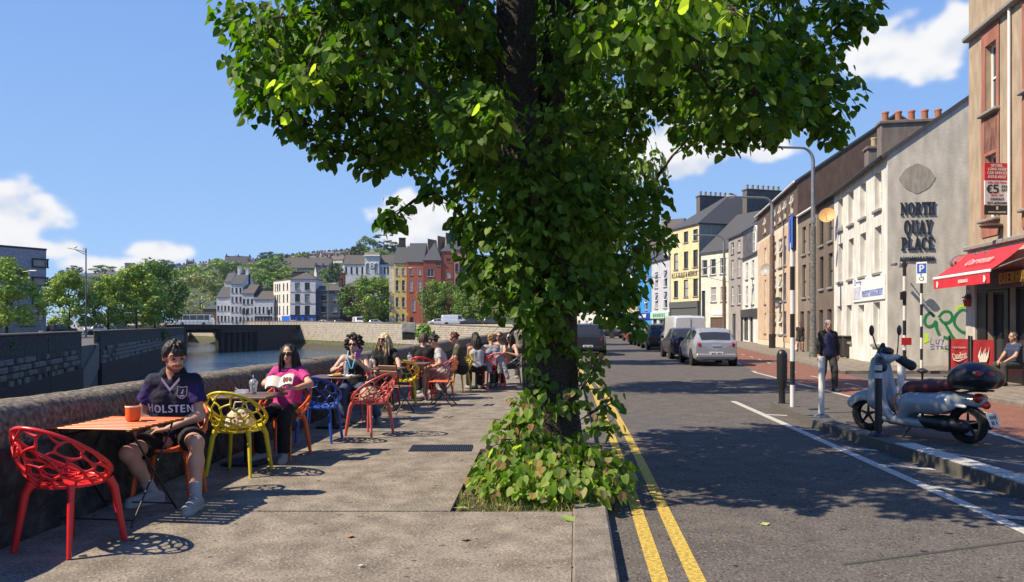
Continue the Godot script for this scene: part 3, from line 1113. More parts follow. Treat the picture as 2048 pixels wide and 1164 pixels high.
# where the ray of column u, row v meets the vertical plane through a along dirv: (metres along, height)
func on_plane(a: Vector3, dirv: Vector3, u: float, v: float) -> Vector2:
	var k := (u - 1024.0) / FOC
	var s := (k * -a.z - a.x) / (dirv.x + k * dirv.z)
	var d := -(a.z + dirv.z * s)
	return Vector2(s, 1.5 - (v - 650.0) / FOC * d)
func frame_mesh(w: float, h: float, cols: int, rows: int, bar := 0.06) -> Array:
	var key := "%d_%d_%d_%d_%d" % [int(w * 50), int(h * 50), cols, rows, int(bar * 1000)]
	if win_cache.has(key): return win_cache[key]
	var m := MB.new()
	m.box(Vector3(w / 2, bar / 2, 0), Vector3(w, bar, 0.06))
	m.box(Vector3(w / 2, h - bar / 2, 0), Vector3(w, bar, 0.06))
	for x in [bar / 2, w - bar / 2]: m.box(Vector3(x, h / 2, 0), Vector3(bar, h - bar * 2, 0.06))
	for k in range(1, cols): m.box(Vector3(w * k / cols, h / 2, 0.002), Vector3(bar * 0.7, h - bar * 2, 0.05))
	for k in range(1, rows): m.box(Vector3(w / 2, h * k / rows, 0.006), Vector3(w - bar * 2, bar * 0.8, 0.05))
	var g := MB.new()
	g.quad(Vector3(0.02, 0.02, -0.01), Vector3(w - 0.02, 0.02, -0.01), Vector3(w - 0.02, h - 0.02, -0.01), Vector3(0.02, h - 0.02, -0.01))
	win_cache[key] = [m.mesh(), g.mesh()]
	return win_cache[key]
func window(root: Node3D, x: float, y: float, w: float, h: float, z: float, frame: Material, cols := 1, rows := 2, pane: Material = null, called := "window") -> MeshInstance3D:
	var mm := frame_mesh(w, h, cols, rows)
	var f := part(called, mm[0], frame, root)
	f.position = Vector3(x, y, z)
	panes += 1
	part("pane", mm[1], pane if pane else [M.glass, M.curtain, M.glass, M.glass, M.glass, M.curtain, M.glass][(panes * panes + panes / 3) % 7], f)
	return f
# front wall from x0..x1, y0..y1 at z = 0 with holes (Rect2) and reveals
func holed(m: MB, x0: float, x1: float, y0: float, y1: float, holes: Array, rev := 0.16) -> void:
	var xs := [x0, x1]
	var ys := [y0, y1]
	for r in holes:
		for x in [r.position.x, r.end.x]: if x > x0 and x < x1 and not xs.has(x): xs.append(x)
		for y in [r.position.y, r.end.y]: if y > y0 and y < y1 and not ys.has(y): ys.append(y)
	xs.sort()
	ys.sort()
	for i in xs.size() - 1:
		for j in ys.size() - 1:
			var ce := Vector2((xs[i] + xs[i + 1]) / 2, (ys[j] + ys[j + 1]) / 2)
			var inside := false
			for r in holes: if r.has_point(ce): inside = true
			if not inside: m.quad(Vector3(xs[i], ys[j], 0), Vector3(xs[i + 1], ys[j], 0), Vector3(xs[i + 1], ys[j + 1], 0), Vector3(xs[i], ys[j + 1], 0))
	for r in holes:
		var a: Vector2 = r.position
		var b: Vector2 = r.end
		m.quad(Vector3(a.x, a.y, -rev), Vector3(b.x, a.y, -rev), Vector3(b.x, a.y, 0), Vector3(a.x, a.y, 0))
		m.quad(Vector3(a.x, b.y, 0), Vector3(b.x, b.y, 0), Vector3(b.x, b.y, -rev), Vector3(a.x, b.y, -rev))
		m.quad(Vector3(a.x, a.y, -rev), Vector3(a.x, a.y, 0), Vector3(a.x, b.y, 0), Vector3(a.x, b.y, -rev))
		m.quad(Vector3(b.x, a.y, 0), Vector3(b.x, a.y, -rev), Vector3(b.x, b.y, -rev), Vector3(b.x, b.y, 0))
# o: wall, side, roof (materials), depth, kind ("gable", "flat", "hip"), rise, wins [[x, y, w, h, cols, rows, style]], rev, stacks [[x, z, w, d, top, pots]]
func house(called: String, label: String, cat: String, group: String, a: Vector3, b: Vector3, h: float, o: Dictionary) -> Node3D:
	var root := thing(called, label, cat, a, 0.0, group)
	var xd := Vector3(b.x - a.x, 0, b.z - a.z)
	var w := xd.length()
	xd = xd.normalized()
	root.transform.basis = Basis(xd, Vector3.UP, xd.cross(Vector3.UP))
	var dep: float = o.get("depth", 9.0)
	var rev: float = o.get("rev", 0.16)
	var kind: String = o.get("kind", "gable")
	var rise: float = o.get("rise", 2.6)
	var wallm: Material = o.wall
	var holes := []
	for q in o.get("wins", []): holes.append(Rect2(q[0], q[1], q[2], q[3]))
	var m := MB.new()
	holed(m, 0.0, w, 0.0, h, holes, rev)
	part("wall", m, wallm, root)
	m = MB.new()
	m.quad(Vector3(0, 0, -dep), Vector3(0, 0, 0), Vector3(0, h, 0), Vector3(0, h, -dep))
	m.quad(Vector3(w, 0, 0), Vector3(w, 0, -dep), Vector3(w, h, -dep), Vector3(w, h, 0))
	m.quad(Vector3(w, 0, -dep), Vector3(0, 0, -dep), Vector3(0, h, -dep), Vector3(w, h, -dep))
	if kind == "gable":
		m.tri(Vector3(0, h, -dep), Vector3(0, h, 0), Vector3(0, h + rise, -dep / 2))
		m.tri(Vector3(w, h, 0), Vector3(w, h, -dep), Vector3(w, h + rise, -dep / 2))
	part("side_wall", m, o.get("side", wallm), root)
	m = MB.new()
	var ov := 0.18
	var roofm: Material = o.get("roof", M.slate)
	if kind == "gable":
		var sl := rise / (dep / 2)
		var th := 0.14
		var e := 0.06 if o.get("verge", true) else 0.0
		for s in [1.0, -1.0]:
			var y0 := h - ov * sl
			var z0 := ov if s > 0 else -dep - ov
			var zr := -dep / 2
			var p := [Vector3(-e, y0, z0), Vector3(w + e, y0, z0), Vector3(w + e, h + rise, zr), Vector3(-e, h + rise, zr)]
			var up := Vector3(0, th, 0)
			if s < 0: p = [p[1], p[0], p[3], p[2]]
			m.quad(p[0] + up, p[1] + up, p[2] + up, p[3] + up)
			m.quad(p[1], p[0], p[3], p[2])
			m.quad(p[0], p[1], p[1] + up, p[0] + up)
			m.quad(p[1], p[2], p[2] + up, p[1] + up)
			m.quad(p[3], p[0], p[0] + up, p[3] + up)
	elif kind == "hip":
		var ins: float = minf(w * 0.5, dep * 0.5) * o.get("hip", 1.0)
		var c := [Vector3(-ov, h, ov), Vector3(w + ov, h, ov), Vector3(w + ov, h, -dep - ov), Vector3(-ov, h, -dep - ov)]
		var r0 := Vector3(minf(ins, w / 2 - 0.01), h + rise, -dep / 2)
		var r1 := Vector3(maxf(w - ins, w / 2 + 0.01), h + rise, -dep / 2)
		m.quad(c[0], c[1], r1, r0)
		m.quad(c[2], c[3], r0, r1)
		m.tri(c[1], c[2], r1)
		m.tri(c[3], c[0], r0)
		m.box(Vector3(w / 2, h - 0.06, -dep / 2), Vector3(w + ov * 2, 0.12, dep + ov * 2))
	else:
		m.rbox(Vector3(w / 2, h + 0.06, -dep / 2), Vector3(w + 0.16, 0.3, dep + 0.16), 0.05)
	var rf := part("roof", m, roofm, root)
	if o.has("gutter"):
		m = MB.new()
		m.rbox(Vector3(w / 2, h - 0.05, 0.22), Vector3(w, 0.13, 0.13), 0.04)
		part("gutter", m, o.gutter, root)
	for q in o.get("stacks", []):
		m = MB.new()
		var y0 := h - 0.2
		m.rbox(Vector3(q[0], (y0 + q[4]) / 2, q[1]), Vector3(q[2], q[4] - y0, q[3]), 0.03)
		m.rbox(Vector3(q[0], q[4] - 0.06, q[1]), Vector3(q[2] + 0.16, 0.16, q[3] + 0.16), 0.03)
		part("chimney", m, o.get("stackm", M.sill), rf)
		var np: int = q[5]
		for k in np:
			m = MB.new()
			var along: float = (k + 0.5) / np - 0.5
			var pp := Vector3(q[0], q[4], q[1] + along * q[3]) if q[3] > q[2] else Vector3(q[0] + along * q[2], q[4], q[1])
			m.lathe([Vector2(0.15, 0), Vector2(0.14, 0.42), Vector2(0.165, 0.44), Vector2(0.165, 0.52), Vector2(0.11, 0.52), Vector2(0.1, 0.3)], pp, 10)
			part("chimney_pot", m, o.get("potm", M.chimney_pot), rf)
	for q in o.get("wins", []):
		var st: String = q[6] if q.size() > 6 else "white"
		var fm: Material = M.frame_white if st == "white" else M.frame_dark
		if st == "door":
			m = MB.new()
			m.box(Vector3(q[0] + q[2] / 2, q[1] + q[3] / 2, -rev), Vector3(q[2], q[3], 0.06))
			for yy in [0.27, 0.72]: m.rbox(Vector3(q[0] + q[2] / 2, q[1] + q[3] * yy, -rev + 0.035), Vector3(q[2] * 0.66, q[3] * 0.34, 0.03), 0.01)
			part("door", m, o.get("doorm", M.frame_dark), root)
		elif st == "garage":
			m = MB.new()
			for k in 8: m.rbox(Vector3(q[0] + q[2] * (k + 0.5) / 8, q[1] + q[3] / 2, -rev), Vector3(q[2] / 8 - 0.02, q[3], 0.08), 0.01)
			part("garage_door", m, M.wood, root)
		else:
			var f := window(root, q[0], q[1], q[2], q[3], -rev + 0.03, fm, q[4], q[5])
			if st == "tilt":
				f.material_override = M.frame_white
				var sash := window(root, q[0] + 0.06, q[1] + q[3] * 0.5, q[2] - 0.12, q[3] * 0.46, -rev + 0.1, M.frame_white, 1, 1, M.glass, "open_sash")
				sash.rotation.x = -0.3
				sash.position.z += 0.14
			if q[1] > 0.4 and o.get("sills", true):
				var sk := "sill%d" % int(q[2] * 50)
				if not win_cache.has(sk):
					var sm := MB.new()
					sm.rbox(Vector3(q[2] / 2, -0.06, 0), Vector3(q[2] + 0.16, 0.12, 0.22), 0.02)
					win_cache[sk] = sm.mesh()
				var si := part("sill", win_cache[sk], o.get("sillm", M.sill), f)
				si.position = Vector3(0, 0, rev - 0.04 if st != "x" else 0.1)
	return root
# windows: columns given by photograph columns u, rows by [y0, y1]; w wide
func cols_at(a: Vector3, b: Vector3, us: Array, rows: Array, w: float, cols := 1, nr := 2, st := "white") -> Array:
	var out := []
	var xd := (b - a)
	xd.y = 0
	xd = xd.normalized()
	for u in us:
		var x := on_plane(a, xd, u, 650).x
		for r in rows: out.append([x - w / 2, r[0], w, r[1] - r[0], cols, nr, st])
	return out
func even(w: float, n: int, rows: Array, ww: float, cols := 1, nr := 2, st := "white", x0 := 0.0) -> Array:
	var out := []
	for k in n:
		for r in rows: out.append([x0 + (w - x0) * (k + 0.5) / n - ww / 2, r[0], ww, r[1] - r[0], cols, nr, st])
	return out
func text3d(s: String, size: float, material: Material, parent: Node, p: Vector3, depth := 0.02, font := "Droid Sans", bold := false, called := "lettering", width := 0.0) -> MeshInstance3D:
	var t := TextMesh.new()
	var f := SystemFont.new()
	f.font_names = PackedStringArray([font])
	if bold: f.font_weight = 700
	t.font = f
	t.text = s
	t.font_size = 48
	t.pixel_size = size / 34.0
	t.depth = depth
	t.curve_step = 2.0
	var o := MeshInstance3D.new()
	o.mesh = t
	o.material_override = material
	o.name = called
	o.position = p
	parent.add_child(o, true)
	if width > 0.0: o.scale.x = width / maxf(0.01, t.get_aabb().size.x)
	return o
func facade(u1: float, d1: float, u2: float, d2: float) -> Array:
	return [P((u1 - 1024) / FOC * d1, d1), P((u2 - 1024) / FOC * d2, d2)]

func street_row() -> void:
	var white := paint(lin(0.78, 0.77, 0.72))
	var q: Array
	var w: Array
	# white three storey house with the lettered gable
	q = facade(1668, 36.8, 1775, 28.0)
	w = cols_at(q[0], q[1], [1681, 1702, 1726, 1756], [[6.0, 7.5], [3.55, 5.35]], 0.95)
	w.append_array(cols_at(q[0], q[1], [1679, 1698, 1753], [[0.75, 2.4]], 0.95))
	w.append_array(cols_at(q[0], q[1], [1722], [[0.0, 2.35]], 1.0, 1, 1, "door"))
	var hh := house("terraced_house", "white three storey house with a big raised sign on its bare grey gable", "house", "", q[0], q[1], 7.85, {"wall": white, "side": paint(lin(0.68, 0.655, 0.58), 0.9, "stain", 0.3), "wins": w, "depth": 9.0, "rise": 3.15, "rev": 0.26, "roof": M.slate, "doorm": M.frame_white, "gutter": M.iron,
		"stacks": [[0.35, -3.4, 0.7, 2.9, 11.2, 5]], "stackm": paint(lin(0.2, 0.17, 0.15))})
	gable_sign(q[1], hh)
	# brown pair
	q = facade(1634, 40.6, 1668, 36.8)
	w = cols_at(q[0], q[1], [1643, 1661], [[5.7, 7.1], [3.4, 5.1]], 0.9, 1, 2, "dark")
	w.append_array(cols_at(q[0], q[1], [1642, 1659], [[0.0, 2.3]], 0.95, 1, 1, "door"))
	house("terraced_house", "dark brown rendered narrow house between the white house and the lighter brown one", "house", "", q[0], q[1], 7.9, {"wall": paint(lin(0.17, 0.135, 0.105)), "wins": w, "rise": 2.4, "stacks": [[0.3, -3.6, 0.7, 2.4, 10.9, 3]], "potm": M.chimney_pot_cream, "stackm": paint(lin(0.2, 0.17, 0.15)), "gutter": M.iron})
	q = facade(1596, 45.0, 1634, 40.6)
	w = cols_at(q[0], q[1], [1608, 1622], [[5.6, 7.2], [3.1, 5.0]], 0.9, 1, 2, "dark")
	w.append_array(cols_at(q[0], q[1], [1604, 1618], [[0.0, 2.3]], 0.95, 1, 1, "door"))
	house("terraced_house", "greyish brown rendered house with dark windows beside the cream apartments", "house", "", q[0], q[1], 7.95, {"wall": paint(lin(0.26, 0.21, 0.165)), "wins": w, "rise": 2.2, "gutter": M.frame_white})
	# apartments
	q = facade(1515, 60.0, 1596, 45.0)
	var wa := cols_at(q[0], q[1], [1531, 1571], [[5.4, 7.3], [3.1, 4.9], [0.9, 2.4]], 0.8)
	wa.append_array(cols_at(q[0], q[1], [1549, 1561], [[5.4, 7.3], [3.1, 4.9], [0.9, 2.4]], 1.3, 2, 1, "tilt"))
	wa.append_array(cols_at(q[0], q[1], [1530, 1549, 1560, 1570, 1584], [[8.45, 9.7]], 1.0, 1, 1, "tilt"))
	var ap := house("apartment_building", "cream and peach four storey apartment block with brown top floor and open windows", "building", "", q[0], q[1], 10.15, {"wall": paint(lin(0.76, 0.66, 0.50)), "side": paint(lin(0.125, 0.083, 0.066)), "wins": wa, "depth": 11.0, "rise": 3.7, "gutter": M.frame_white})
	var aw: float = q[0].distance_to(q[1])
	var bands := MB.new()
	var hol := []
	for z in wa: if z[1] > 8.0: hol.append(Rect2(z[0], z[1], z[2], z[3]))
	holed(bands, 0, aw, 8.1, 10.05, hol, 0.02)
	part("brown_band", bands, paint(lin(0.125, 0.083, 0.066)), ap).position.z = 0.02
	for uu in [[1517, 1541], [1566, 1592]]:
		var xa := on_plane(q[0], (q[1] - q[0]).normalized(), uu[0], 650).x
		var xb := on_plane(q[0], (q[1] - q[0]).normalized(), uu[1], 650).x
		var hs := []
		for z in wa: if z[1] < 8.0 and z[0] > xa and z[0] + z[2] < xb: hs.append(Rect2(z[0], z[1], z[2], z[3]))
		bands = MB.new()
		holed(bands, xa, xb, 0.4, 7.9, hs, 0.02)
		part("peach_panel", bands, paint(lin(0.66, 0.48, 0.33)), ap).position.z = 0.02
	# small white house with dormer and black shopfront
	q = facade(1485, 69.5, 1521, 61.5)
	w = cols_at(q[0], q[1], [1494, 1506], [[5.6, 7.1], [3.3, 5.0]], 1.0)
	w.append([0.5, 0.1, 2.2, 2.2, 1, 1, "dark"]); w.append([3.4, 0.0, 1.4, 2.4, 1, 1, "dark"])
	hh = house("shop_house", "small white house with arched dormer and black shopfront", "house", "", q[0], q[1], 7.6, {"wall": white, "wins": w, "rise": 3.0})
	shopfront(hh, q, 2.9, lin(0.03, 0.03, 0.032), "", Color.WHITE)
	dormer(hh, 4.6, 7.5, 1.3, 2.0)
	# grey
	q = facade(1457, 75.0, 1486, 70.0)
	w = cols_at(q[0], q[1], [1465, 1478], [[8.5, 9.6], [6.1, 7.9], [3.5, 5.3]], 0.95)
	w.append_array(cols_at(q[0], q[1], [1468], [[0.0, 2.6]], 1.1, 1, 1, "door"))
	house("terraced_house", "narrow tall grey rendered house with white sash windows", "house", "", q[0], q[1], 10.1, {"wall": paint(lin(0.36, 0.34, 0.32)), "wins": w, "rise": 2.6})
	# white garage house
	q = facade(1402, 79.0, 1457, 75.2)
	w = cols_at(q[0], q[1], [1409, 1426, 1446], [[6.7, 8.3]], 0.85)
	w.append_array(cols_at(q[0], q[1], [1427, 1447], [[3.9, 5.4]], 0.85))
	w.append_array(cols_at(q[0], q[1], [1407], [[2.2, 5.1]], 0.55, 1, 2, "dark"))
	w.append_array(cols_at(q[0], q[1], [1435], [[0.0, 2.3]], 2.2, 1, 1, "garage"))
	hh = house("terraced_house", "cream white house with wooden garage door and steep slate roof", "house", "", q[0], q[1], 9.1, {"wall": paint(lin(0.78, 0.75, 0.64)), "wins": w, "rise": 4.2, "depth": 10.0})
	var sg := part("sign_board", MB.new(), M.frame_white, hh)
	var mb := MB.new()
	mb.rbox(Vector3(2.7, 2.75, 0.04), Vector3(1.6, 0.4, 0.06), 0.01)
	sg.mesh = mb.mesh()
	# yellow
	q = facade(1341, 86.0, 1398, 80.0)
	w = cols_at(q[0], q[1], [1352, 1372, 1391], [[10.6, 11.8], [7.75, 9.6], [4.6, 6.5]], 0.95, 1, 2, "dark")
	w.append([0.6, 0.2, 3.0, 1.9, 3, 1, "dark"]); w.append([5.0, 0.0, 2.2, 2.2, 1, 1, "dark"])
	hh = house("shop_house", "tall pale yellow four storey building with slate hipped roof and dark shopfront", "building", "", q[0], q[1], 12.4, {"wall": paint(lin(0.80, 0.69, 0.40)), "side": paint(lin(0.34, 0.36, 0.33)), "wins": w, "depth": 12.0, "kind": "hip", "rise": 4.0, "stacks": [[0.5, -5.5, 0.8, 4.5, 16.4, 7], [7.5, -7, 0.8, 4.5, 16.0, 7]], "stackm": paint(lin(0.14, 0.13, 0.125)), "potm": M.sill})
	shopfront(hh, q, 4.1, lin(0.09, 0.095, 0.085), "", Color.WHITE)
	text3d("N.S.G GLASS & MIRROR", 0.55, M.frame_dark, hh, Vector3(q[0].distance_to(q[1]) / 2, 7.05, 0.01), 0.02, "Droid Sans", true, "lettering", q[0].distance_to(q[1]) * 0.9)
	# lavender
	q = facade(1303, 93.0, 1340, 86.3)
	w = cols_at(q[0], q[1], [1313, 1331], [[6.0, 7.9], [3.5, 5.4]], 1.2, 1, 2, "tilt")
	w.append([0.6, 0.0, 1.4, 2.2, 1, 1, "dark"]); w.append([2.8, 0.2, 3.6, 2.0, 3, 1, "white"])
	hh = house("shop_house", "pale lavender house with dormer and mint green shop sign", "house", "", q[0], q[1], 9.3, {"wall": paint(lin(0.58, 0.60, 0.68)), "wins": w, "rise": 3.4})
	shopfront(hh, q, 0.0, lin(0.42, 0.62, 0.5), "BARBERS", lin(0.05, 0.2, 0.12))
	dormer(hh, 4.8, 9.2, 1.5, 2.4)
	# blue
	q = facade(1266, 101.0, 1302, 93.3)
	w = even(q[0].distance_to(q[1]), 2, [[6.2, 8.0], [3.4, 5.2]], 1.2, 1, 2, "tilt")
	w.append([1.0, 0.0, 2.0, 2.2, 1, 1, "dark"])
	hh = house("shop_house", "bright sky blue house with dark blue shop sign", "house", "", q[0], q[1], 9.6, {"wall": paint(lin(0.035, 0.32, 0.78)), "wins": w, "rise": 2.6})
	shopfront(hh, q, 0.0, lin(0.01, 0.03, 0.32), "TAKEAWAY", Color.WHITE)
	var more := [[1246, 107.0, 1266, 101.2, 9.0, lin(0.70, 0.68, 0.80), "pale lilac house next to the bright blue one, near the street's far end"], [1224, 113.0, 1246, 107.2, 8.8, lin(0.58, 0.72, 0.56), "pale mint green house near the street's far end"], [1204, 119.0, 1224, 113.2, 8.8, lin(0.80, 0.70, 0.44), "pale primrose yellow house near the street's far end"], [1182, 126.0, 1204, 119.2, 8.2, lin(0.76, 0.77, 0.76), "white house with green shop sign at the street's far end"], [1150, 133.0, 1182, 126.2, 8.5, lin(0.70, 0.72, 0.75), "pale grey house closing the street behind the parked sedan"], [1090, 134.5, 1150, 133.1, 9.5, lin(0.74, 0.70, 0.62), "cream house partly hidden behind the big lime tree trunk"]]
	for k in more:
		q = facade(k[0], k[1], k[2], k[3])
		w = even(q[0].distance_to(q[1]), 2 if k[0] > 1100 else 3, [[6.0, 7.7], [3.4, 5.1], [0.2, 2.2]], 1.1)
		house("terraced_house", k[6], "house", "", q[0], q[1], k[4], {"wall": paint(k[5]), "wins": w, "rise": 2.6})
	# buildings that rise behind the row
	for z in [[1302, 1345, 105.0, 13.5, 8.0, "brown roofed house rising behind the lavender house"], [1440, 1482, 98.0, 14.5, 9.0, "dark slate roofed house rising behind the white garage house"], [1270, 1303, 118.0, 13.0, 8.0, "dark roofed house rising behind the bright blue one"]]:
		var pa := facade(z[0], z[2], z[1], z[2] - 2.0)
		house("house", z[5], "house", "", pa[0], pa[1], z[3], {"wall": paint(lin(0.2, 0.18, 0.16)), "depth": z[4], "rise": 3.0, "roof": M.slate_brown, "stacks": [[0.5, -4, 0.7, 2.4, z[3] + 3.2, 4]], "potm": M.sill})
func shopfront(root: Node3D, q: Array, h: float, c: Color, words: String, wc: Color) -> void:
	var w: float = q[0].distance_to(q[1])
	var m := MB.new()
	if h > 0.0:
		for x in [0.12, w - 0.12]: m.rbox(Vector3(x, h / 2, 0.08), Vector3(0.24, h, 0.16), 0.02)
		m.rbox(Vector3(w / 2, h - 0.35, 0.1), Vector3(w - 0.02, 0.7, 0.2), 0.02)
		if h > 3.5: m.rbox(Vector3(w / 2, h - 1.1, 0.05), Vector3(w - 0.5, 1.4, 0.08), 0.02)
	else:
		m.rbox(Vector3(w / 2, 2.65, 0.1), Vector3(w - 0.06, 0.75, 0.18), 0.02)
	part("shop_sign", m, plain(c, 0.45), root)
	if words: text3d(words, 0.42, plain(wc, 0.5), root, Vector3(w / 2, 2.65, 0.2), 0.02, "Droid Sans", true, "lettering", w * 0.66)
func dormer(root: Node3D, x: float, y: float, w: float, h: float) -> void:
	var m := MB.new()
	m.box(Vector3(x, y + h / 2, -1.3), Vector3(w, h, 2.2))
	m.lathe([Vector2(w / 2, -1.1), Vector2(w / 2, 1.1)], Vector3(x, y + h, -1.3), 16, Basis(Vector3.RIGHT, PI / 2))
	var f := part("dormer", m, M.frame_white, root)
	window(root, x - w * 0.32, y + 0.35, w * 0.64, h - 0.3, -0.17, M.frame_white, 1, 2)
# raised lettering, worn medallion and graffiti on the gable
func gable_sign(o: Vector3, root: Node3D) -> void:
	var xd := root.transform.basis * Vector3(0, 0, -1)
	var g := Node3D.new()
	g.name = "gable"
	root.add_child(g)
	g.transform = root.transform.inverse() * Transform3D(Basis(xd, Vector3.UP, xd.cross(Vector3.UP)), o)
	# on the gable: x to the right, y up, z towards the viewer
	var navy := plain(lin(0.02, 0.03, 0.05), 0.5)
	for t in [["NORTH", 1800, 1870, 404, 431], ["QUAY", 1807, 1863, 440, 469], ["PLACE", 1802, 1867, 474, 501], ["ACCOMMODATION", 1799, 1868, 513, 523]]:
		var a := on_plane(o, xd, t[1], t[4])
		var b := on_plane(o, xd, t[2], t[3])
		text3d(t[0], b.y - a.y, navy, g, Vector3((a.x + b.x) / 2, (a.y + b.y) / 2, 0.03), 0.03, "Droid Serif" if t[0] != "ACCOMMODATION" else "Droid Sans", true, "raised_lettering", b.x - a.x)
	var c := on_plane(o, xd, 1834, 357)
	var m := MB.new()
	var pl := PackedVector2Array()
	for k in 40:
		var a := TAU * k / 40.0
		var r := 0.56 + 0.07 * pow(absf(cos(a * 2.0)), 12.0)
		pl.append(c + Vector2(cos(a), sin(a) * 0.9) * r)
	m.prism(pl, -0.01, 0.012)
	part("worn_medallion", m, paint(lin(0.42, 0.40, 0.35), 0.95, "stain", 0.8), g)
	# graffiti strokes in photograph columns and rows
	var strokes := [
		[0.095, lin(0.01, 0.22, 0.06), [[1868, 632], [1861, 626], [1852, 632], [1849, 645], [1856, 653], [1866, 650], [1871, 643], [1872, 655], [1877, 668]]],
		[0.095, lin(0.01, 0.22, 0.06), [[1878, 634], [1887, 624], [1899, 624], [1904, 634], [1898, 644], [1887, 645], [1880, 638]]],
		[0.095, lin(0.01, 0.22, 0.06), [[1889, 645], [1896, 658], [1904, 672], [1908, 678], [1898, 677], [1888, 674]]],
		[0.095, lin(0.01, 0.22, 0.06), [[1934, 622], [1924, 620], [1912, 630], [1908, 645], [1916, 658], [1928, 665], [1936, 662]]],
		[0.09, lin(0.55, 0.85, 0.03), [[1912, 618], [1922, 612], [1934, 612]]],
		[0.09, lin(0.55, 0.85, 0.03), [[1850, 668], [1854, 674], [1848, 684], [1856, 680]]],
		[0.05, lin(0.55, 0.85, 0.03), [[1884, 702], [1892, 701]]],
		[0.016, lin(0.03, 0.02, 0.4), [[1862, 676], [1861, 689], [1868, 689]]],
		[0.016, lin(0.03, 0.02, 0.4), [[1872, 678], [1872, 687], [1877, 688], [1878, 678]]],
		[0.016, lin(0.03, 0.02, 0.4), [[1882, 678], [1885, 683], [1888, 677], [1883, 690]]],
		[0.016, lin(0.03, 0.02, 0.4), [[1869, 692], [1861, 693], [1868, 698], [1860, 699]]],
		[0.016, lin(0.03, 0.02, 0.4), [[1871, 692], [1880, 692], [1875, 692], [1875, 699]]],
		[0.016, lin(0.03, 0.02, 0.4), [[1882, 699], [1882, 692], [1887, 694], [1882, 696], [1888, 699]]],
		[0.016, lin(0.03, 0.02, 0.4), [[1897, 692], [1890, 692], [1890, 699], [1897, 699], [1890, 696], [1895, 696]]]]
	for s in strokes:
		m = MB.new()
		var pts := []
		for k in s[2]:
			var w := on_plane(o, xd, k[0], k[1])
			pts.append(Vector3(w.x, w.y, 0.003))
		var fine := []
		for k in pts.size() - 1:
			for j in 4:
				var p0: Vector3 = pts[maxi(k - 1, 0)]
				var p3: Vector3 = pts[mini(k + 2, pts.size() - 1)]
				fine.append(pts[k].cubic_interpolate(pts[k + 1], p0, p3, j / 4.0) if s[0] > 0.03 else pts[k].lerp(pts[k + 1], j / 4.0))
		fine.append(pts[-1])
		for k in fine.size() - 1:
			var t: Vector3 = (fine[k + 1] - fine[k]).normalized() * s[0] * 0.5
			var n := Vector3(-t.y, t.x, 0) * 1.0
			m.quad(fine[k] - n - t * 0.5, fine[k + 1] - n + t * 0.5, fine[k + 1] + n + t * 0.5, fine[k] + n - t * 0.5)
			for q in range(m.v.size() - 4, m.v.size()): m.v[q].z += 0.0006 * k
		part("graffiti", m, plain(s[1], 0.6), g)
	# paint-scraped flashing along the verge
	# letting agent's board on the street front
	var br := MB.new()
	var a0 := on_plane(root.position, root.transform.basis.x, 1708, 600)
	var b0 := on_plane(root.position, root.transform.basis.x, 1771, 558)
	br.rbox(Vector3((a0.x + b0.x) / 2, 2.98, 0.03), Vector3(b0.x - a0.x, 1.0, 0.05), 0.01)
	part("sign_board", br, plain(lin(0.72, 0.72, 0.72), 0.5), root)
	var blue := plain(lin(0.16, 0.22, 0.5), 0.5)
	text3d("BRINK", 0.5, plain(lin(0.42, 0.45, 0.58), 0.5), root, Vector3(lerpf(a0.x, b0.x, 0.16), 2.84, 0.062), 0.01, "Droid Serif", false, "lettering", (b0.x - a0.x) * 0.26)
	text3d("PROPERTY MANAGEMENT", 0.26, blue, root, Vector3(lerpf(a0.x, b0.x, 0.65), 2.78, 0.062), 0.01, "Droid Serif", true, "lettering", (b0.x - a0.x) * 0.64)
	var km := MB.new()
	var kx := lerpf(a0.x, b0.x, 0.09)
	for k in 14:
		var t0 := TAU * k / 14.0
		var t1 := TAU * (k + 1) / 14.0
		km.quad(Vector3(kx + 0.10 * cos(t0), 3.32 + 0.10 * sin(t0), 0.062), Vector3(kx + 0.14 * cos(t0), 3.32 + 0.14 * sin(t0), 0.062), Vector3(kx + 0.14 * cos(t1), 3.32 + 0.14 * sin(t1), 0.062), Vector3(kx + 0.10 * cos(t1), 3.32 + 0.10 * sin(t1), 0.062))
	km.box(Vector3(kx + 0.6, 3.32, 0.06), Vector3(0.9, 0.06, 0.01))
	km.box(Vector3(kx + 0.92, 3.24, 0.06), Vector3(0.16, 0.12, 0.01))
	part("key_logo", km, blue, root)

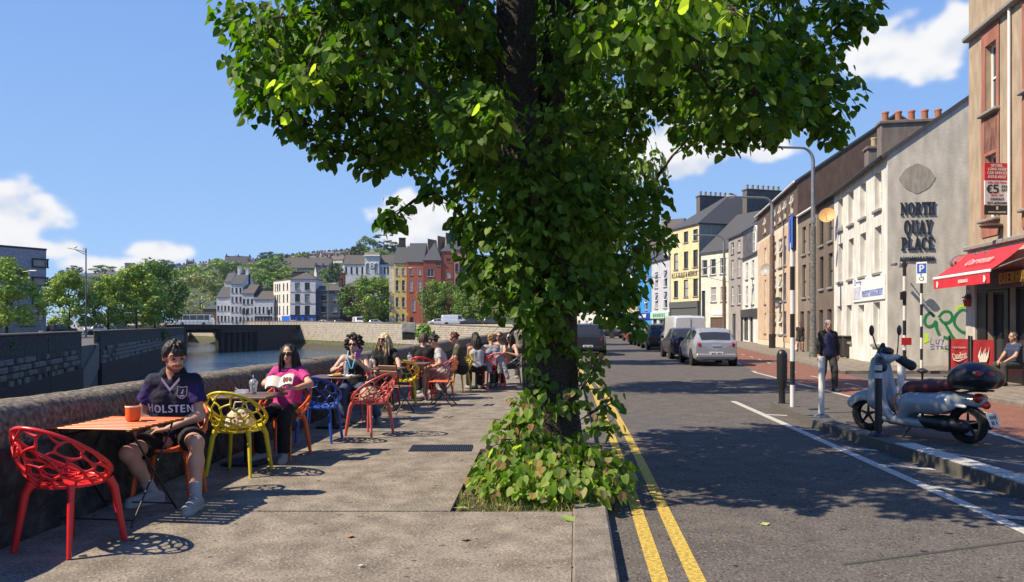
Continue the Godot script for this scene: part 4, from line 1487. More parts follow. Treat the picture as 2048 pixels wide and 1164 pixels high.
func bar_building() -> void:
	var A := P(13.4, 22.0)
	var B := P(11.95, 12.0)
	var peach := paint(lin(0.47, 0.37, 0.265), 0.88, "stain", 0.4)
	var terra := paint(lin(0.40, 0.165, 0.12), 0.88, "stain", 0.4)
	var xd := (B - A).normalized()
	var wins := []
	for x0 in [0.83, 3.0, 5.2, 7.4]:
		for r in [[7.42, 1.85], [4.45, 1.75]]: wins.append([x0 + 0.22, r[0], 0.62, r[1], 1, 2])
	wins.append([1.15, 0.0, 1.0, 2.4, 1, 1, "dark"])
	wins.append([2.35, 0.55, 3.2, 1.95, 2, 1, "dark"])
	wins.append([6.0, 0.55, 3.4, 1.95, 2, 1, "dark"])
	var r := house("bar_building", "peach rendered corner bar with terracotta window strips and red awning", "building", "", A, B, 11.3, {"wall": peach, "wins": wins, "depth": 8.0, "kind": "flat", "rev": 0.2, "roof": M.sill})
	# terracotta strips with the openings left in
	for x0 in [0.83, 3.0, 5.2, 7.4]:
		var m := MB.new()
		holed(m, x0, x0 + 1.0, 3.95, 9.75, [Rect2(x0 + 0.22, 7.42, 0.62, 1.85), Rect2(x0 + 0.22, 4.45, 0.62, 1.75), Rect2(x0 + 0.17, 6.3, 0.72, 0.98)], 0.03)
		part("terracotta_strip", m, terra, r).position.z = 0.03
		m = MB.new()
		m.rbox(Vector3(x0 + 0.53, 6.79, 0.01), Vector3(0.72, 0.98, 0.03), 0.01)
		part("recessed_panel", m, paint(lin(0.33, 0.16, 0.12), 0.95, "blotch", 0.6), r)
		for y in [7.36, 4.39]:
			m = MB.new()
			m.rbox(Vector3(x0 + 0.5, y, 0.06), Vector3(1.04, 0.09, 0.18), 0.02)
			part("stone_sill", m, M.sill, r)
	var m2 := MB.new()
	m2.rbox(Vector3(5, 9.85, 0.08), Vector3(10.1, 0.16, 0.2), 0.04)
	part("string_course", m2, M.sill, r)
	m2 = MB.new()
	m2.rbox(Vector3(5, 3.72, 0.06), Vector3(10.1, 0.14, 0.18), 0.03)
	part("string_course", m2, M.sill, r)
	m2 = MB.new()
	m2.rbox(Vector3(5, 11.4, 0.05), Vector3(10.2, 0.25, 0.35), 0.05)
	part("parapet_coping", m2, M.sill, r)
	m2 = MB.new()
	m2.tube([Vector3(2.45, 3.8, 0.07), Vector3(2.45, 9.8, 0.07)], 0.035, 8)
	part("drainpipe", m2, M.frame_white, r)
	m2 = MB.new()
	m2.box(Vector3(5, 3.28, 0.02), Vector3(10.0, 0.72, 0.04))
	part("fascia", m2, paint(lin(0.66, 0.58, 0.46)), r)
	# shopfront under the awning
	for x in [0.3, 5.8, 9.7]:
		m2 = MB.new()
		m2.rbox(Vector3(x, 1.4, 0.05), Vector3(0.55, 2.8, 0.1), 0.02)
		part("pilaster", m2, paint(lin(0.62, 0.58, 0.5)), r)
	m2 = MB.new()
	holed(m2, 0.62, 5.5, 0.0, 2.45, [Rect2(1.15, 0, 1.0, 2.4), Rect2(2.35, 0.55, 3.05, 1.95)], 0.05)
	part("shopfront_frame", m2, plain(lin(0.012, 0.012, 0.014), 0.3), r).position.z = 0.05
	m2 = MB.new()
	m2.rbox(Vector3(3.3, 2.72, 0.1), Vector3(4.9, 0.5, 0.12), 0.02)
	part("name_board", m2, plain(lin(0.05, 0.02, 0.018), 0.5), r)
	text3d("BIERHAUS", 0.28, plain(lin(0.55, 0.36, 0.08), 0.35, 0.5), r, Vector3(3.05, 2.72, 0.175), 0.03, "Droid Sans", true, "lettering", 1.75)
	for z in [[0.35, 3.4], [0.95, 3.5], [1.5, 3.5]]:
		m2 = MB.new()
		m2.rbox(Vector3(z[0], z[1], 0.16), Vector3(0.2, 0.07, 0.16), 0.02)
		m2.tube([Vector3(z[0], z[1] - 0.2, 0.03), Vector3(z[0], z[1], 0.08)], 0.015, 6)
		part("flood_light", m2, M.galvanised, r)
	# awning: its own moving thing fixed to the front
	var red := plain(lin(0.56, 0.022, 0.035), 0.75)
	var aw := thing("awning", "red fabric awning with white front bar over the bar's terrace", "awning", A)
	aw.transform.basis = r.transform.basis
	var x0 := 0.05
	var x1 := 3.45
	var F0 := Vector3(x0, 2.86, 0.98)
	var F1 := Vector3(x1, 2.86, 0.98)
	m2 = MB.new()
	var rows := []
	for j in 7:
		var row := []
		var t := j / 6.0
		for i in 13:
			var x := lerpf(x0, x1, i / 12.0)
			row.append(Vector3(x, lerpf(2.88, 3.55, t) - 0.035 * sin(t * PI), lerpf(0.98, 0.14, t)))
		rows.append(row)
	m2.grid(rows)
	part("canopy", m2, red, aw)
	m2 = MB.new()
	m2.rbox((F0 + F1) / 2, Vector3(x1 - x0 + 0.04, 0.085, 0.06), 0.02)
	part("front_bar", m2, M.frame_white, aw)
	m2 = MB.new()
	rows = []
	for j in 3:
		var row := []
		for i in 25:
			row.append(Vector3(lerpf(x0, x1, i / 24.0), 2.55 + 0.14 * j, 0.985 + 0.015 * sin(i * 1.3) * (1 - j * 0.5)))
		rows.append(row)
	m2.grid(rows)
	part("valance", m2, red, aw)
	for z in [[0.9, 0.14], [3.3, 0.14]]:
		m2 = MB.new()
		m2.tube([Vector3(z[0], 3.2, 0.1), Vector3(z[0] + 0.25, 3.05, 0.55), Vector3(z[0], 2.86, 0.95)], 0.02, 6)
		part("folding_arm", m2, M.galvanised, aw)
	var wt := plain(lin(0.75, 0.7, 0.66), 0.6)
	text3d("BIERHAUS", 0.085, wt, aw, Vector3(2.0, 2.68, 1.005), 0.004, "Droid Sans", true)
	var cp := text3d("Cerveza", 0.26, plain(lin(0.7, 0.42, 0.42), 0.7), aw, Vector3(2.1, 3.22, 0.6), 0.004, "Droid Serif", true)
	cp.rotation.x = -atan2(0.84, 0.68)
	cp.position += Vector3(0, 0.0, 0.03)
	# flame or hop leaf print at each end of the valance
	for x in [0.35, 3.2]:
		m2 = MB.new()
		m2.prism(PackedVector2Array([Vector2(x - 0.06, 2.6), Vector2(x + 0.02, 2.58), Vector2(x + 0.07, 2.66), Vector2(x + 0.03, 2.75), Vector2(x - 0.04, 2.77)]), 1.0, 1.006)
		part("leaf_print", m2, wt, aw)
# ---------- foliage ----------
func leaf_mesh() -> ArrayMesh:
	var m := MB.new()
	var half := [Vector2(0, 0), Vector2(0.26, -0.07), Vector2(0.46, 0.12), Vector2(0.47, 0.42), Vector2(0.3, 0.76), Vector2(0, 1.06)]
	for s in [1.0, -1.0]:
		var pts := []
		for p in half: pts.append(Vector3(p.x * s, -0.10 * p.y * p.y + 0.02, p.y).lerp(Vector3(p.x * s, 0.16 * absf(p.x) - 0.12 * p.y * p.y, p.y), 1.0))
		for k in range(1, pts.size() - 1):
			if s > 0: m.tri(pts[0], pts[k + 1], pts[k])
			else: m.tri(pts[0], pts[k], pts[k + 1])
	return m.mesh()
func quad_leaf(m: MB, p: Vector3, nrm: Vector3, s: float, c: Color) -> void:
	var a := nrm.cross(Vector3(0.3, 1, 0.2)).normalized().rotated(nrm, rng.randf() * TAU)
	var b := nrm.cross(a)
	m.col = c
	var e := p + b * s * 0.9 - nrm * s * 0.18
	var f := p - b * s * 0.6
	m.tri(f, p + a * s * 0.55, e)
	m.tri(f, e, p - a * s * 0.55)
# clumpy crown in a unit shape: lobes of leaf faces with gaps; w(t) gives the relative radius at relative height t
func crown_mesh(sd: int, lobes: int, per: int, leaf: float, w: Callable, lobe_r: float, cols: Array, squash := 1.0) -> ArrayMesh:
	rng.seed = sd
	var m := MB.new()
	for k in lobes:
		var t := rng.randf()
		var a := k * 2.39996 + rng.randf() * 0.8
		var r: float = w.call(t) * sqrt(rng.randf_range(0.12, 1.0))
		var ce := Vector3(cos(a) * r, t, sin(a) * r)
		var rr := lobe_r * rng.randf_range(0.7, 1.3)
		var tint := rng.randf_range(0.78, 1.2)
		for j in per:
			var n := Vector3(rng.randfn(), rng.randfn() * 0.9 + 0.25, rng.randfn()).normalized()
			var p := ce + Vector3(n.x, n.y * squash, n.z) * rr * pow(rng.randf(), 0.33)
			var c: Color = cols[rng.randi() % cols.size()]
			var nn := (n + Vector3(rng.randfn(), rng.randfn(), rng.randfn()) * 0.45).normalized()
			quad_leaf(m, p, nn, leaf * rng.randf_range(0.6, 1.3), c * tint)
	m.col = Color.WHITE
	return m.mesh()
func foliage(parent: Node3D, called: String, count: int, radii: Vector3, leaf: float, cols: Array, sd: int) -> MeshInstance3D:
	rng.seed = sd * 71 + 3
	var m := MB.new()
	for k in count:
		var n := Vector3(rng.randfn(), rng.randfn(), rng.randfn()).normalized()
		var c: Color = cols[rng.randi() % cols.size()]
		quad_leaf(m, n * radii * pow(rng.randf(), 0.4), (n + Vector3(rng.randfn(), rng.randfn(), rng.randfn()) * 0.5).normalized(), leaf * rng.randf_range(0.7, 1.3), c * rng.randf_range(0.75, 1.2))
	m.col = Color.WHITE
	return part(called, m, M.leaf_far, parent)
var crowns := {}
func make_crowns() -> void:
	var oval := func(t): return 0.5 * pow(sin(PI * clampf(t * 0.86 + 0.1, 0, 1)), 0.75)
	var cone := func(t): return 0.52 * pow(sin(PI * clampf(pow(t, 0.62) * 0.84 + 0.12, 0.0, 1.0)), 0.9)
	var broad := func(t): return 0.62 * pow(sin(PI * clampf(t * 0.9 + 0.08, 0, 1)), 0.6)
	var fresh := [Color(0.29, 0.39, 0.07), Color(0.24, 0.34, 0.06), Color(0.34, 0.43, 0.09), Color(0.18, 0.28, 0.045)]
	var olive := [Color(0.28, 0.31, 0.13), Color(0.23, 0.27, 0.11), Color(0.32, 0.35, 0.16)]
	var dark := [Color(0.05, 0.095, 0.025), Color(0.065, 0.115, 0.03), Color(0.04, 0.075, 0.022)]
	var mid := [Color(0.16, 0.25, 0.05), Color(0.2, 0.29, 0.06), Color(0.12, 0.2, 0.04)]
	crowns.maple = crown_mesh(31, 90, 70, 0.032, cone, 0.12, fresh, 0.8)
	crowns.maple2 = crown_mesh(32, 90, 70, 0.032, cone, 0.125, fresh, 0.8)
	crowns.olive = crown_mesh(33, 80, 75, 0.028, broad, 0.13, olive, 0.7)
	crowns.round = crown_mesh(34, 75, 70, 0.036, oval, 0.14, mid)
	crowns.round2 = crown_mesh(35, 70, 70, 0.036, broad, 0.14, mid, 0.8)
	crowns.dark = crown_mesh(36, 55, 60, 0.045, broad, 0.15, dark, 0.8)
	crowns.far = crown_mesh(37, 40, 45, 0.06, broad, 0.17, mid, 0.8)
	crowns.far2 = crown_mesh(38, 40, 45, 0.06, broad, 0.17, fresh, 0.8)
	crowns.pine = crown_mesh(39, 26, 90, 0.035, broad, 0.12, dark, 0.5)
	crowns.lime = crown_mesh(40, 190, 75, 0.021, oval, 0.085, mid, 0.8)
func tree(called: String, label: String, group: String, base: Vector3, h: float, w: float, trunk_h: float, kind: String, turn: float, trunk_r := 0.14) -> Node3D:
	var o := thing(called, label, "tree", base, turn, group)
	var m := MB.new()
	m.tube([Vector3(0, -0.3, 0), Vector3(0.03, trunk_h, 0), Vector3(0, trunk_h + (h - trunk_h) * 0.55, 0.05)], [trunk_r * 1.2, trunk_r * 0.9, trunk_r * 0.3], 8)
	var tr := part("trunk", m, M.bark, o)
	for k in 4:
		m = MB.new()
		var a := k * 1.7 + 0.4
		var y := trunk_h + (h - trunk_h) * (0.05 + 0.1 * k)
		m.tube([Vector3(0, y, 0), Vector3(cos(a) * w * 0.16, y + h * 0.1, sin(a) * w * 0.16), Vector3(cos(a) * w * 0.33, y + h * 0.17, sin(a) * w * 0.33)], [trunk_r * 0.5, trunk_r * 0.3, 0.02], 5)
		part("branch", m, M.bark, tr)
	var c := part("crown", crowns[kind], M.leaf_far, o)
	c.position.y = trunk_h
	c.scale = Vector3(w, h - trunk_h, w)
	return o

func opposite_trees() -> void:
	var G := "young trees along the opposite quay"
	for q in [[14, 668, 84.0, 522, 132, 0.5, "maple", "leftmost bright green tree on the opposite quay in front of the grey modern building"], [139, 663, 92.0, 543, 104, 0.6, "maple2", "pale green tree on the opposite quay just right of the grey modern building"], [216, 662, 95.0, 556, 96, 0.5, "maple", "green tree on the opposite quay between two parked cars and the tall lamp post"], [273, 661, 98.0, 532, 118, 0.55, "maple2", "fourth green tree from the left on the opposite quay"], [310, 659, 104.0, 530, 112, 0.5, "round", "darkest green tree at the right end of the opposite quay's row"]]:
		var p := at(q[0], q[1], q[2])
		p.y = 0.0
		var top: float = 1.5 - (q[3] - 650.0) / FOC * q[2]
		tree("quay_tree", q[7], G, p, top, q[4] / FOC * q[2], top * 0.2, q[6], q[0] * 0.7)
	var p2 := at(400, 650, 264.0)
	p2.y = 1.0
	tree("willow_tree", "large greyish olive green tree behind the coach at the bridge", "", p2, 17.5, 22.0, 2.5, "olive", 0.4, 0.35)
	# far bank street trees
	var G2 := "street trees on the far bank"
	for q in [[738, 188.0, 556, 92, "round2", "broad round green tree in front of the brick house on the far bank"], [768, 190.0, 560, 66, "round", "round green tree joined to the broad one beside the yellow warning sign"], [868, 170.0, 566, 62, "round", "green tree in front of the red brick building's left end"], [898, 168.0, 566, 60, "round2", "dense green tree in front of the red brick gable"], [935, 160.0, 566, 60, "round", "green tree in front of the pink balcony flats"], [965, 150.0, 560, 70, "round2", "green tree right of the pink balcony flats"], [1000, 135.0, 545, 84, "olive", "pale silvery green tree left of the lime trunk"], [1030, 128.0, 540, 80, "round", "bright green tree showing behind the lime trunk"]]:
		var p := at(q[0], 650, q[1])
		p.y = 1.3
		var top: float = (650.0 - q[2]) / FOC * q[1] + 0.2
		tree("far_street_tree", q[5], G2, p, top, q[3] / FOC * q[1], 1.6, q[4], q[0] * 1.3, 0.2)

# ---------- the big lime ----------
const LOW := [[-3.2, 5.1], [-2.9, 4.7], [-2.6, 4.0], [-2.25, 3.65], [-1.9, 3.42], [-1.5, 3.25], [-1.1, 3.12], [-0.75, 2.85], [-0.42, 2.4], [0.1, 1.75], [0.65, 1.72], [0.95, 2.05], [1.15, 2.7], [1.38, 3.35], [1.95, 3.42], [2.47, 3.45], [2.9, 3.6], [3.3, 3.62], [3.5, 4.6], [3.9, 5.2]]
func near_tree() -> void:

	var leaf := leaf_mesh()
	var B := P(0.40, 7.8)
	var o := thing("lime_tree", "big leafy lime tree with sprouting trunk standing in the pavement's tree pit", "tree", B)
	var inv := -B
	# trunk: ridged bark, two stems above the fork
	var fn := FastNoiseLite.new()
	fn.seed = 17
	fn.frequency = 1.0
	fn.fractal_octaves = 4
	var stems := [[[Vector3(0.42, -0.1, -7.8), 0.42], [Vector3(0.41, 0.15, -7.8), 0.335], [Vector3(0.40, 0.6, -7.8), 0.285], [Vector3(0.385, 1.2, -7.8), 0.275], [Vector3(0.36, 1.9, -7.8), 0.27], [Vector3(0.24, 2.5, -7.8), 0.24], [Vector3(0.10, 3.3, -7.75), 0.20], [Vector3(0.05, 4.2, -7.7), 0.20], [Vector3(0.02, 5.2, -7.7), 0.185], [Vector3(-0.1, 7.0, -7.8), 0.13], [Vector3(-0.1, 9.5, -7.8), 0.04]],
		[[Vector3(0.40, 1.8, -7.9), 0.2], [Vector3(0.44, 2.5, -7.95), 0.18], [Vector3(0.42, 3.3, -8.0), 0.15], [Vector3(0.44, 4.4, -8.0), 0.12], [Vector3(0.6, 5.6, -8.1), 0.10], [Vector3(0.9, 7.5, -8.2), 0.05], [Vector3(1.0, 9.0, -8.2), 0.02]]]
	var stem_pts := []
	for s in stems.size():
		var st: Array = stems[s]
		var m := MB.new()
		var rows := []
		var n := st.size() - 1
		for j in n * 10 + 1:
			var f := float(j) / 10.0
			var k := mini(int(f), n - 1)
			var t := f - k
			var p: Vector3 = st[k][0].cubic_interpolate(st[k + 1][0], st[maxi(k - 1, 0)][0], st[mini(k + 2, n)][0], t)
			var r: float = lerpf(st[k][1], st[k + 1][1], t)
			stem_pts.append([p, r])
			var ring := []
			for q in 36:
				var a := TAU * q / 36.0
				var rid := absf(fn.get_noise_3d(cos(a) * 3.2, p.y * 0.9 + s * 9, sin(a) * 3.2))
				var rr := r * (1.0 + 0.12 * cos(a * 5.0 + p.y) * exp(-maxf(p.y, 0.0) * 2.2)) + 0.035 * (0.45 - rid * 2.2)
				ring.append(p + inv + Vector3(cos(-a) * rr, 0, sin(-a) * rr))
			rows.append(ring)
		m.grid(rows, true)
		part("trunk", m, M.bark, o)
	# clumps: volume of the crown above its drooping lower edge
	rng.seed = 4242
	var clumps := []
	var tries := 0
	while clumps.size() < 250 and tries < 20000:
		tries += 1
		var x := rng.randf_range(-2.75, 3.5)
		var y := rng.randf_range(1.6, 6.6) if clumps.size() < 200 else rng.randf_range(6.2, 10.0)
		var d := 7.8 + rng.randf_range(-2.5, 2.6)
		var lo: float = 1.5 + (interp(LOW, x / d * 7.8) - 1.5) * d / 7.8
		var r := rng.randf_range(0.26, 0.46)
		if y < lo + r * 0.55: continue
		var e := Vector3((x - 0.4) / 3.5, (y - 5.6) / 4.6, (d - 7.8) / 2.7)
		var rad := Vector2((x - 0.35), (d - 7.8)).length()
		if e.length() > 1.0: continue
		if y < 3.1 and rad > 1.2 - 0.3 * (3.1 - y): continue
		# keep the middle hollow so that limbs show and light gets in
		if y > 3.4 and rad < 0.9 and rng.randf() < 0.3: continue
		if d < 6.0 and y < 3.4: continue
		if d < 8.0 and y > 3.0 and absf(x / d * 7.8 - 0.03) < 0.2 + r * 0.4: continue
		if y > 3.6 and y < 6.0 and absf(x) > 1.4 and rng.randf() < 0.35: continue
		var ok := true
		for c in clumps:
			if c[0].distance_to(P(x, d, y)) < (c[1] + r) * 0.52: ok = false
		if ok: clumps.append([P(x, d, y), r, 1.0])
	# sprays that leave the outer clumps outwards and down
	for c in clumps.duplicate():
		var pc: Vector3 = c[0]
		var rad2 := Vector2(pc.x - 0.4, pc.z + 7.8)
		if rad2.length() < 1.4 or rng.randf() < 0.45: continue
		var dirs := Vector3(rad2.x, 0, rad2.y).normalized() + Vector3(rng.randfn() * 0.4, rng.randf_range(-0.7, 0.25), rng.randfn() * 0.4)
		for j in 3:
			var pn: Vector3 = pc + dirs * (c[1] * 0.8 + 0.17 * j)
			dirs.y -= 0.25
			var low_: float = 1.5 + (interp(LOW, pn.x / -pn.z * 7.8) - 1.5) * -pn.z / 7.8
			if pn.y < low_ + 0.1 or pn.x < -2.95 or pn.x > 3.6: break
			clumps.append([pn, 0.2 - 0.05 * j, 1.2])
	# drooping sprays at the outline seen in the photograph
	for q in [[480, 30, 7.6, 0.3], [530, 75, 7.4, 0.3], [545, 170, 7.5, 0.34], [510, 150, 7.5, 0.2], [520, 210, 7.6, 0.22], [590, 235, 7.6, 0.26], [585, 255, 7.6, 0.16], [660, 280, 7.6, 0.26], [700, 180, 7.8, 0.4], [640, 120, 7.4, 0.4], [650, 300, 7.6, 0.15], [745, 325, 7.7, 0.22], [800, 300, 7.7, 0.3], [790, 430, 7.4, 0.2], [775, 445, 7.4, 0.12], [872, 385, 7.5, 0.2], [940, 455, 7.5, 0.22], [965, 560, 7.3, 0.24], [1000, 605, 7.3, 0.22], [950, 510, 7.5, 0.2], [1660, 255, 7.6, 0.2], [1640, 225, 7.7, 0.2], [1670, 268, 7.5, 0.12], [1600, 210, 7.8, 0.3], [1545, 255, 7.7, 0.2], [1550, 278, 7.7, 0.1], [1500, 265, 7.7, 0.2], [1455, 270, 7.7, 0.22], [1390, 265, 7.8, 0.28], [1640, 100, 7.9, 0.3], [1700, 30, 7.6, 0.28], [1725, 50, 7.5, 0.14], [1580, 130, 8.0, 0.36], [1230, 600, 7.5, 0.26], [1240, 560, 7.6, 0.32], [1262, 640, 7.0, 0.12], [1275, 655, 6.9, 0.1], [1225, 630, 7.2, 0.14], [1290, 400, 7.9, 0.3], [1290, 480, 7.8, 0.3], [1080, 330, 6.9, 0.22], [1050, 360, 6.8, 0.24], [1118, 50, 7.3, 0.22], [1108, 150, 7.3, 0.2], [1122, 240, 7.3, 0.2], [995, 330, 7.2, 0.2], [975, 100, 7.3, 0.18], [960, 230, 7.3, 0.2], [1150, 110, 7.3, 0.24], [1090, 600, 7.2, 0.34], [1150, 560, 7.2, 0.4], [1020, 520, 7.2, 0.4], [1080, 450, 7.1, 0.42], [1160, 420, 7.2, 0.45], [980, 420, 7.3, 0.42], [1060, 650, 7.3, 0.14], [1066, 700, 7.45, 0.12], [1125, 665, 7.45, 0.12], [1140, 700, 7.5, 0.1], [1085, 760, 7.45, 0.1], [1085, 690, 7.35, 0.14], [1065, 625, 7.2, 0.2]]:
		clumps.append([at(q[0], q[1], q[2]), q[3], 1.25])
	# shoots from the trunk's side and the mound of suckers round its foot
	var shoots := []
	for q in [[1180, 745, 7.6, 0.17], [1195, 712, 7.6, 0.13], [1215, 800, 7.4, 0.17], [1150, 800, 7.3, 0.17], [1195, 850, 7.2, 0.15], [1225, 850, 7.1, 0.1], [1125, 815, 7.2, 0.15], [1060, 830, 7.0, 0.18], [1025, 845, 7.0, 0.18], [1040, 800, 7.1, 0.13], [1075, 790, 7.2, 0.14], [1010, 880, 6.9, 0.2], [1165, 720, 7.5, 0.1], [1060, 740, 7.3, 0.08], [1050, 860, 6.9, 0.16]]:
		shoots.append([at(q[0], q[1], q[2]), q[3], 1.0])
	for k in 60:
		var a := k * 2.4
		var r := sqrt((k + 0.5) / 60.0)
		var hy := 0.08 + 0.27 * (1.0 - r * r) * rng.randf_range(0.75, 1.15)
		shoots.append([Vector3(0.38 + cos(a) * 0.68 * r, hy, -6.95 + sin(a) * 0.72 * r), 0.19, 1.0])
	# leaves
	var xf := []
	var co := []
	var greens := [Color(0.14, 0.24, 0.032), Color(0.10, 0.19, 0.027), Color(0.185, 0.295, 0.046), Color(0.07, 0.135, 0.02)]
	var young := [Color(0.2, 0.31, 0.05), Color(0.16, 0.26, 0.04), Color(0.27, 0.35, 0.09), Color(0.11, 0.2, 0.03), Color(0.36, 0.22, 0.10), Color(0.3, 0.29, 0.11)]
	var twig := MB.new()
	for set_ in 2:
		for c in (clumps if set_ == 0 else shoots):
			var ce: Vector3 = c[0]
			var r: float = c[1]
			var n := int((1000.0 if set_ == 0 else 900.0) * r * r * c[2]) + 6
			if ce.y > 6.4: n = int(n * 0.7)
			for k in n:
				var dv := Vector3(rng.randfn(), rng.randfn() * 0.8, rng.randfn()).normalized()
				var p := ce + dv * r * pow(rng.randf(), 0.38)
				if set_ == 1: p.y = maxf(p.y, 0.05)
				var up := (dv * 0.35 + Vector3(rng.randfn() * 0.5, 0.75, rng.randfn() * 0.5)).normalized()
				var fw := (dv * Vector3(1, 0, 1) + Vector3(rng.randfn() * 0.6, -0.75 - rng.randf() * 0.5, rng.randfn() * 0.6)).normalized()
				var x := up.cross(fw).normalized()
				var y := fw.cross(x)
				var s := rng.randf_range(0.045, 0.112) if set_ == 0 else rng.randf_range(0.04, 0.1)
				xf.append(Transform3D(Basis(x * s, y * s, fw * s), p + inv))
				var cc: Color = greens[rng.randi() % 4] if set_ == 0 else young[rng.randi() % 6 if rng.randf() < 0.55 else rng.randi() % 4]
				co.append(cc * rng.randf_range(0.8, 1.2))
			# twigs through the clump
			if true:
				var best: Vector3 = stem_pts[0][0]
				var bd := 99.0
				for sp in stem_pts:
					var q: Vector3 = sp[0]
					var dd := q.distance_to(ce) + maxf(0.0, q.y - ce.y + 0.3) * 1.5
					if set_ == 1: dd = q.distance_to(ce) + absf(q.y - 0.1)
					if dd < bd:
						bd = dd
						best = q
				# grow from the nearest clump that stands closer to the stem
				if set_ == 0:
					var own := Vector2(ce.x - 0.2, ce.z + 7.8).length()
					for c2 in clumps:
						var q: Vector3 = c2[0]
						var dd := q.distance_to(ce) * 1.6
						if dd < bd and dd > 0.2 and Vector2(q.x - 0.2, q.z + 7.8).length() < own - 0.12:
							bd = dd
							best = q
				var mid := best.lerp(ce, 0.55) + Vector3(0, 0.22 * best.distance_to(ce) * 0.4, 0)
				var ln := best.distance_to(ce)
				var r0 := clampf(0.034 - 0.008 * Vector2(best.x - 0.2, best.z + 7.8).length(), 0.008, 0.04) if set_ == 0 else 0.008
				twig.tube([best + inv, best.lerp(mid, 0.5) + inv + Vector3(0, 0.04 * ln, 0), mid + inv, ce + inv], [r0, r0 * 0.8, r0 * 0.55, 0.004], 5, false)
				for t in 3:
					var q2 := ce + Vector3(rng.randfn(), rng.randfn() * 0.6 - 0.3, rng.randfn()).normalized() * r * 0.95
					twig.tube([mid.lerp(ce, 0.3 * t) + inv, ce.lerp(q2, 0.5) + inv, q2 + inv], [0.006, 0.004, 0.002], 4, false)
	part("branches", twig, M.bark, o)
	# the largest-looking leaves are pieces of their own, the rest is one mass
	var order := []
	for k in xf.size():
		var pw: Vector3 = xf[k].origin + B
		var d := -pw.z
		var v: float = 650.0 - (pw.y - 1.5) / d * FOC
		if v > -10.0: order.append([xf[k].basis.x.length() / d * (1.35 if pw.y < 1.4 else 1.0) + (0.002 if pw.x / d * FOC + 1024 > 1600 or pw.x / d * FOC + 1024 < 640 else 0.0), k])
	order.sort_custom(func(p, q): return p[0] > q[0])
	var single := {}
	var tints := {}
	for k in mini(290, order.size()):
		var id: int = order[k][1]
		single[id] = true
		var l := part("leaf", leaf, null, o)
		l.transform = xf[id]
		var c: Color = co[id]
		var key := "%d_%d" % [int(c.r * 40), int(c.g * 40)]
		if not tints.has(key):
			var lm: StandardMaterial3D = M.leaf.duplicate()
			lm.albedo_color = c.linear_to_srgb()
			lm.vertex_color_use_as_albedo = false
			tints[key] = lm
		l.material_override = tints[key]
	var mm := MultiMesh.new()
	mm.transform_format = MultiMesh.TRANSFORM_3D
	mm.use_colors = true
	mm.mesh = leaf
	mm.instance_count = xf.size() - single.size()
	var at_ := 0
	for k in xf.size():
		if single.has(k): continue
		mm.set_instance_transform(at_, xf[k])
		mm.set_instance_color(at_, co[k])
		at_ += 1
	var mi := MultiMeshInstance3D.new()
	mi.name = "foliage"
	mi.multimesh = mm
	mi.material_override = M.leaf
	o.add_child(mi)
	mi.set_meta("kind", "stuff")
	print("leaves ", xf.size(), " clumps ", clumps.size())
	# grass and dry litter at the front of the pit
	rng.seed = 66
	var gm := MB.new()
	for k in 900:
		var p := Vector3(rng.randf_range(-0.45, 0.5), -0.035, -rng.randf_range(6.08, 6.6))
		if rng.randf() < 0.25: p = Vector3(rng.randf_range(-0.45, 0.2), -0.035, -rng.randf_range(6.1, 7.6))
		var h := rng.randf_range(0.03, 0.10)
		var a := rng.randf() * TAU
		var sd := Vector3(cos(a), 0, sin(a))
		gm.col = [Color(0.2, 0.22, 0.06), Color(0.3, 0.27, 0.11), Color(0.12, 0.17, 0.04)][rng.randi() % 3]
		gm.tri(p - sd * 0.005, p + sd * 0.005, p + Vector3(rng.randfn() * 0.03, h, rng.randfn() * 0.03))
	var go := part("grass", gm, M.leaf_far)
	tag(go, "sparse dry grass at the front edge of the tree pit", "grass", "", "stuff")
	gm = MB.new()
	for k in 90:
		var p := Vector3(rng.randf_range(-0.46, 0.2), -0.02, -rng.randf_range(6.1, 7.3))
		quad_leaf(gm, p, Vector3(rng.randfn() * 0.3, 1, rng.randfn() * 0.3).normalized(), rng.randf_range(0.02, 0.05), [Color(0.24, 0.15, 0.08), Color(0.32, 0.22, 0.12)][k % 2])
	gm.col = Color.WHITE
	tag(part("leaf_litter", gm, M.leaf_far), "dry brown leaf litter on the soil of the tree pit", "litter", "", "stuff")

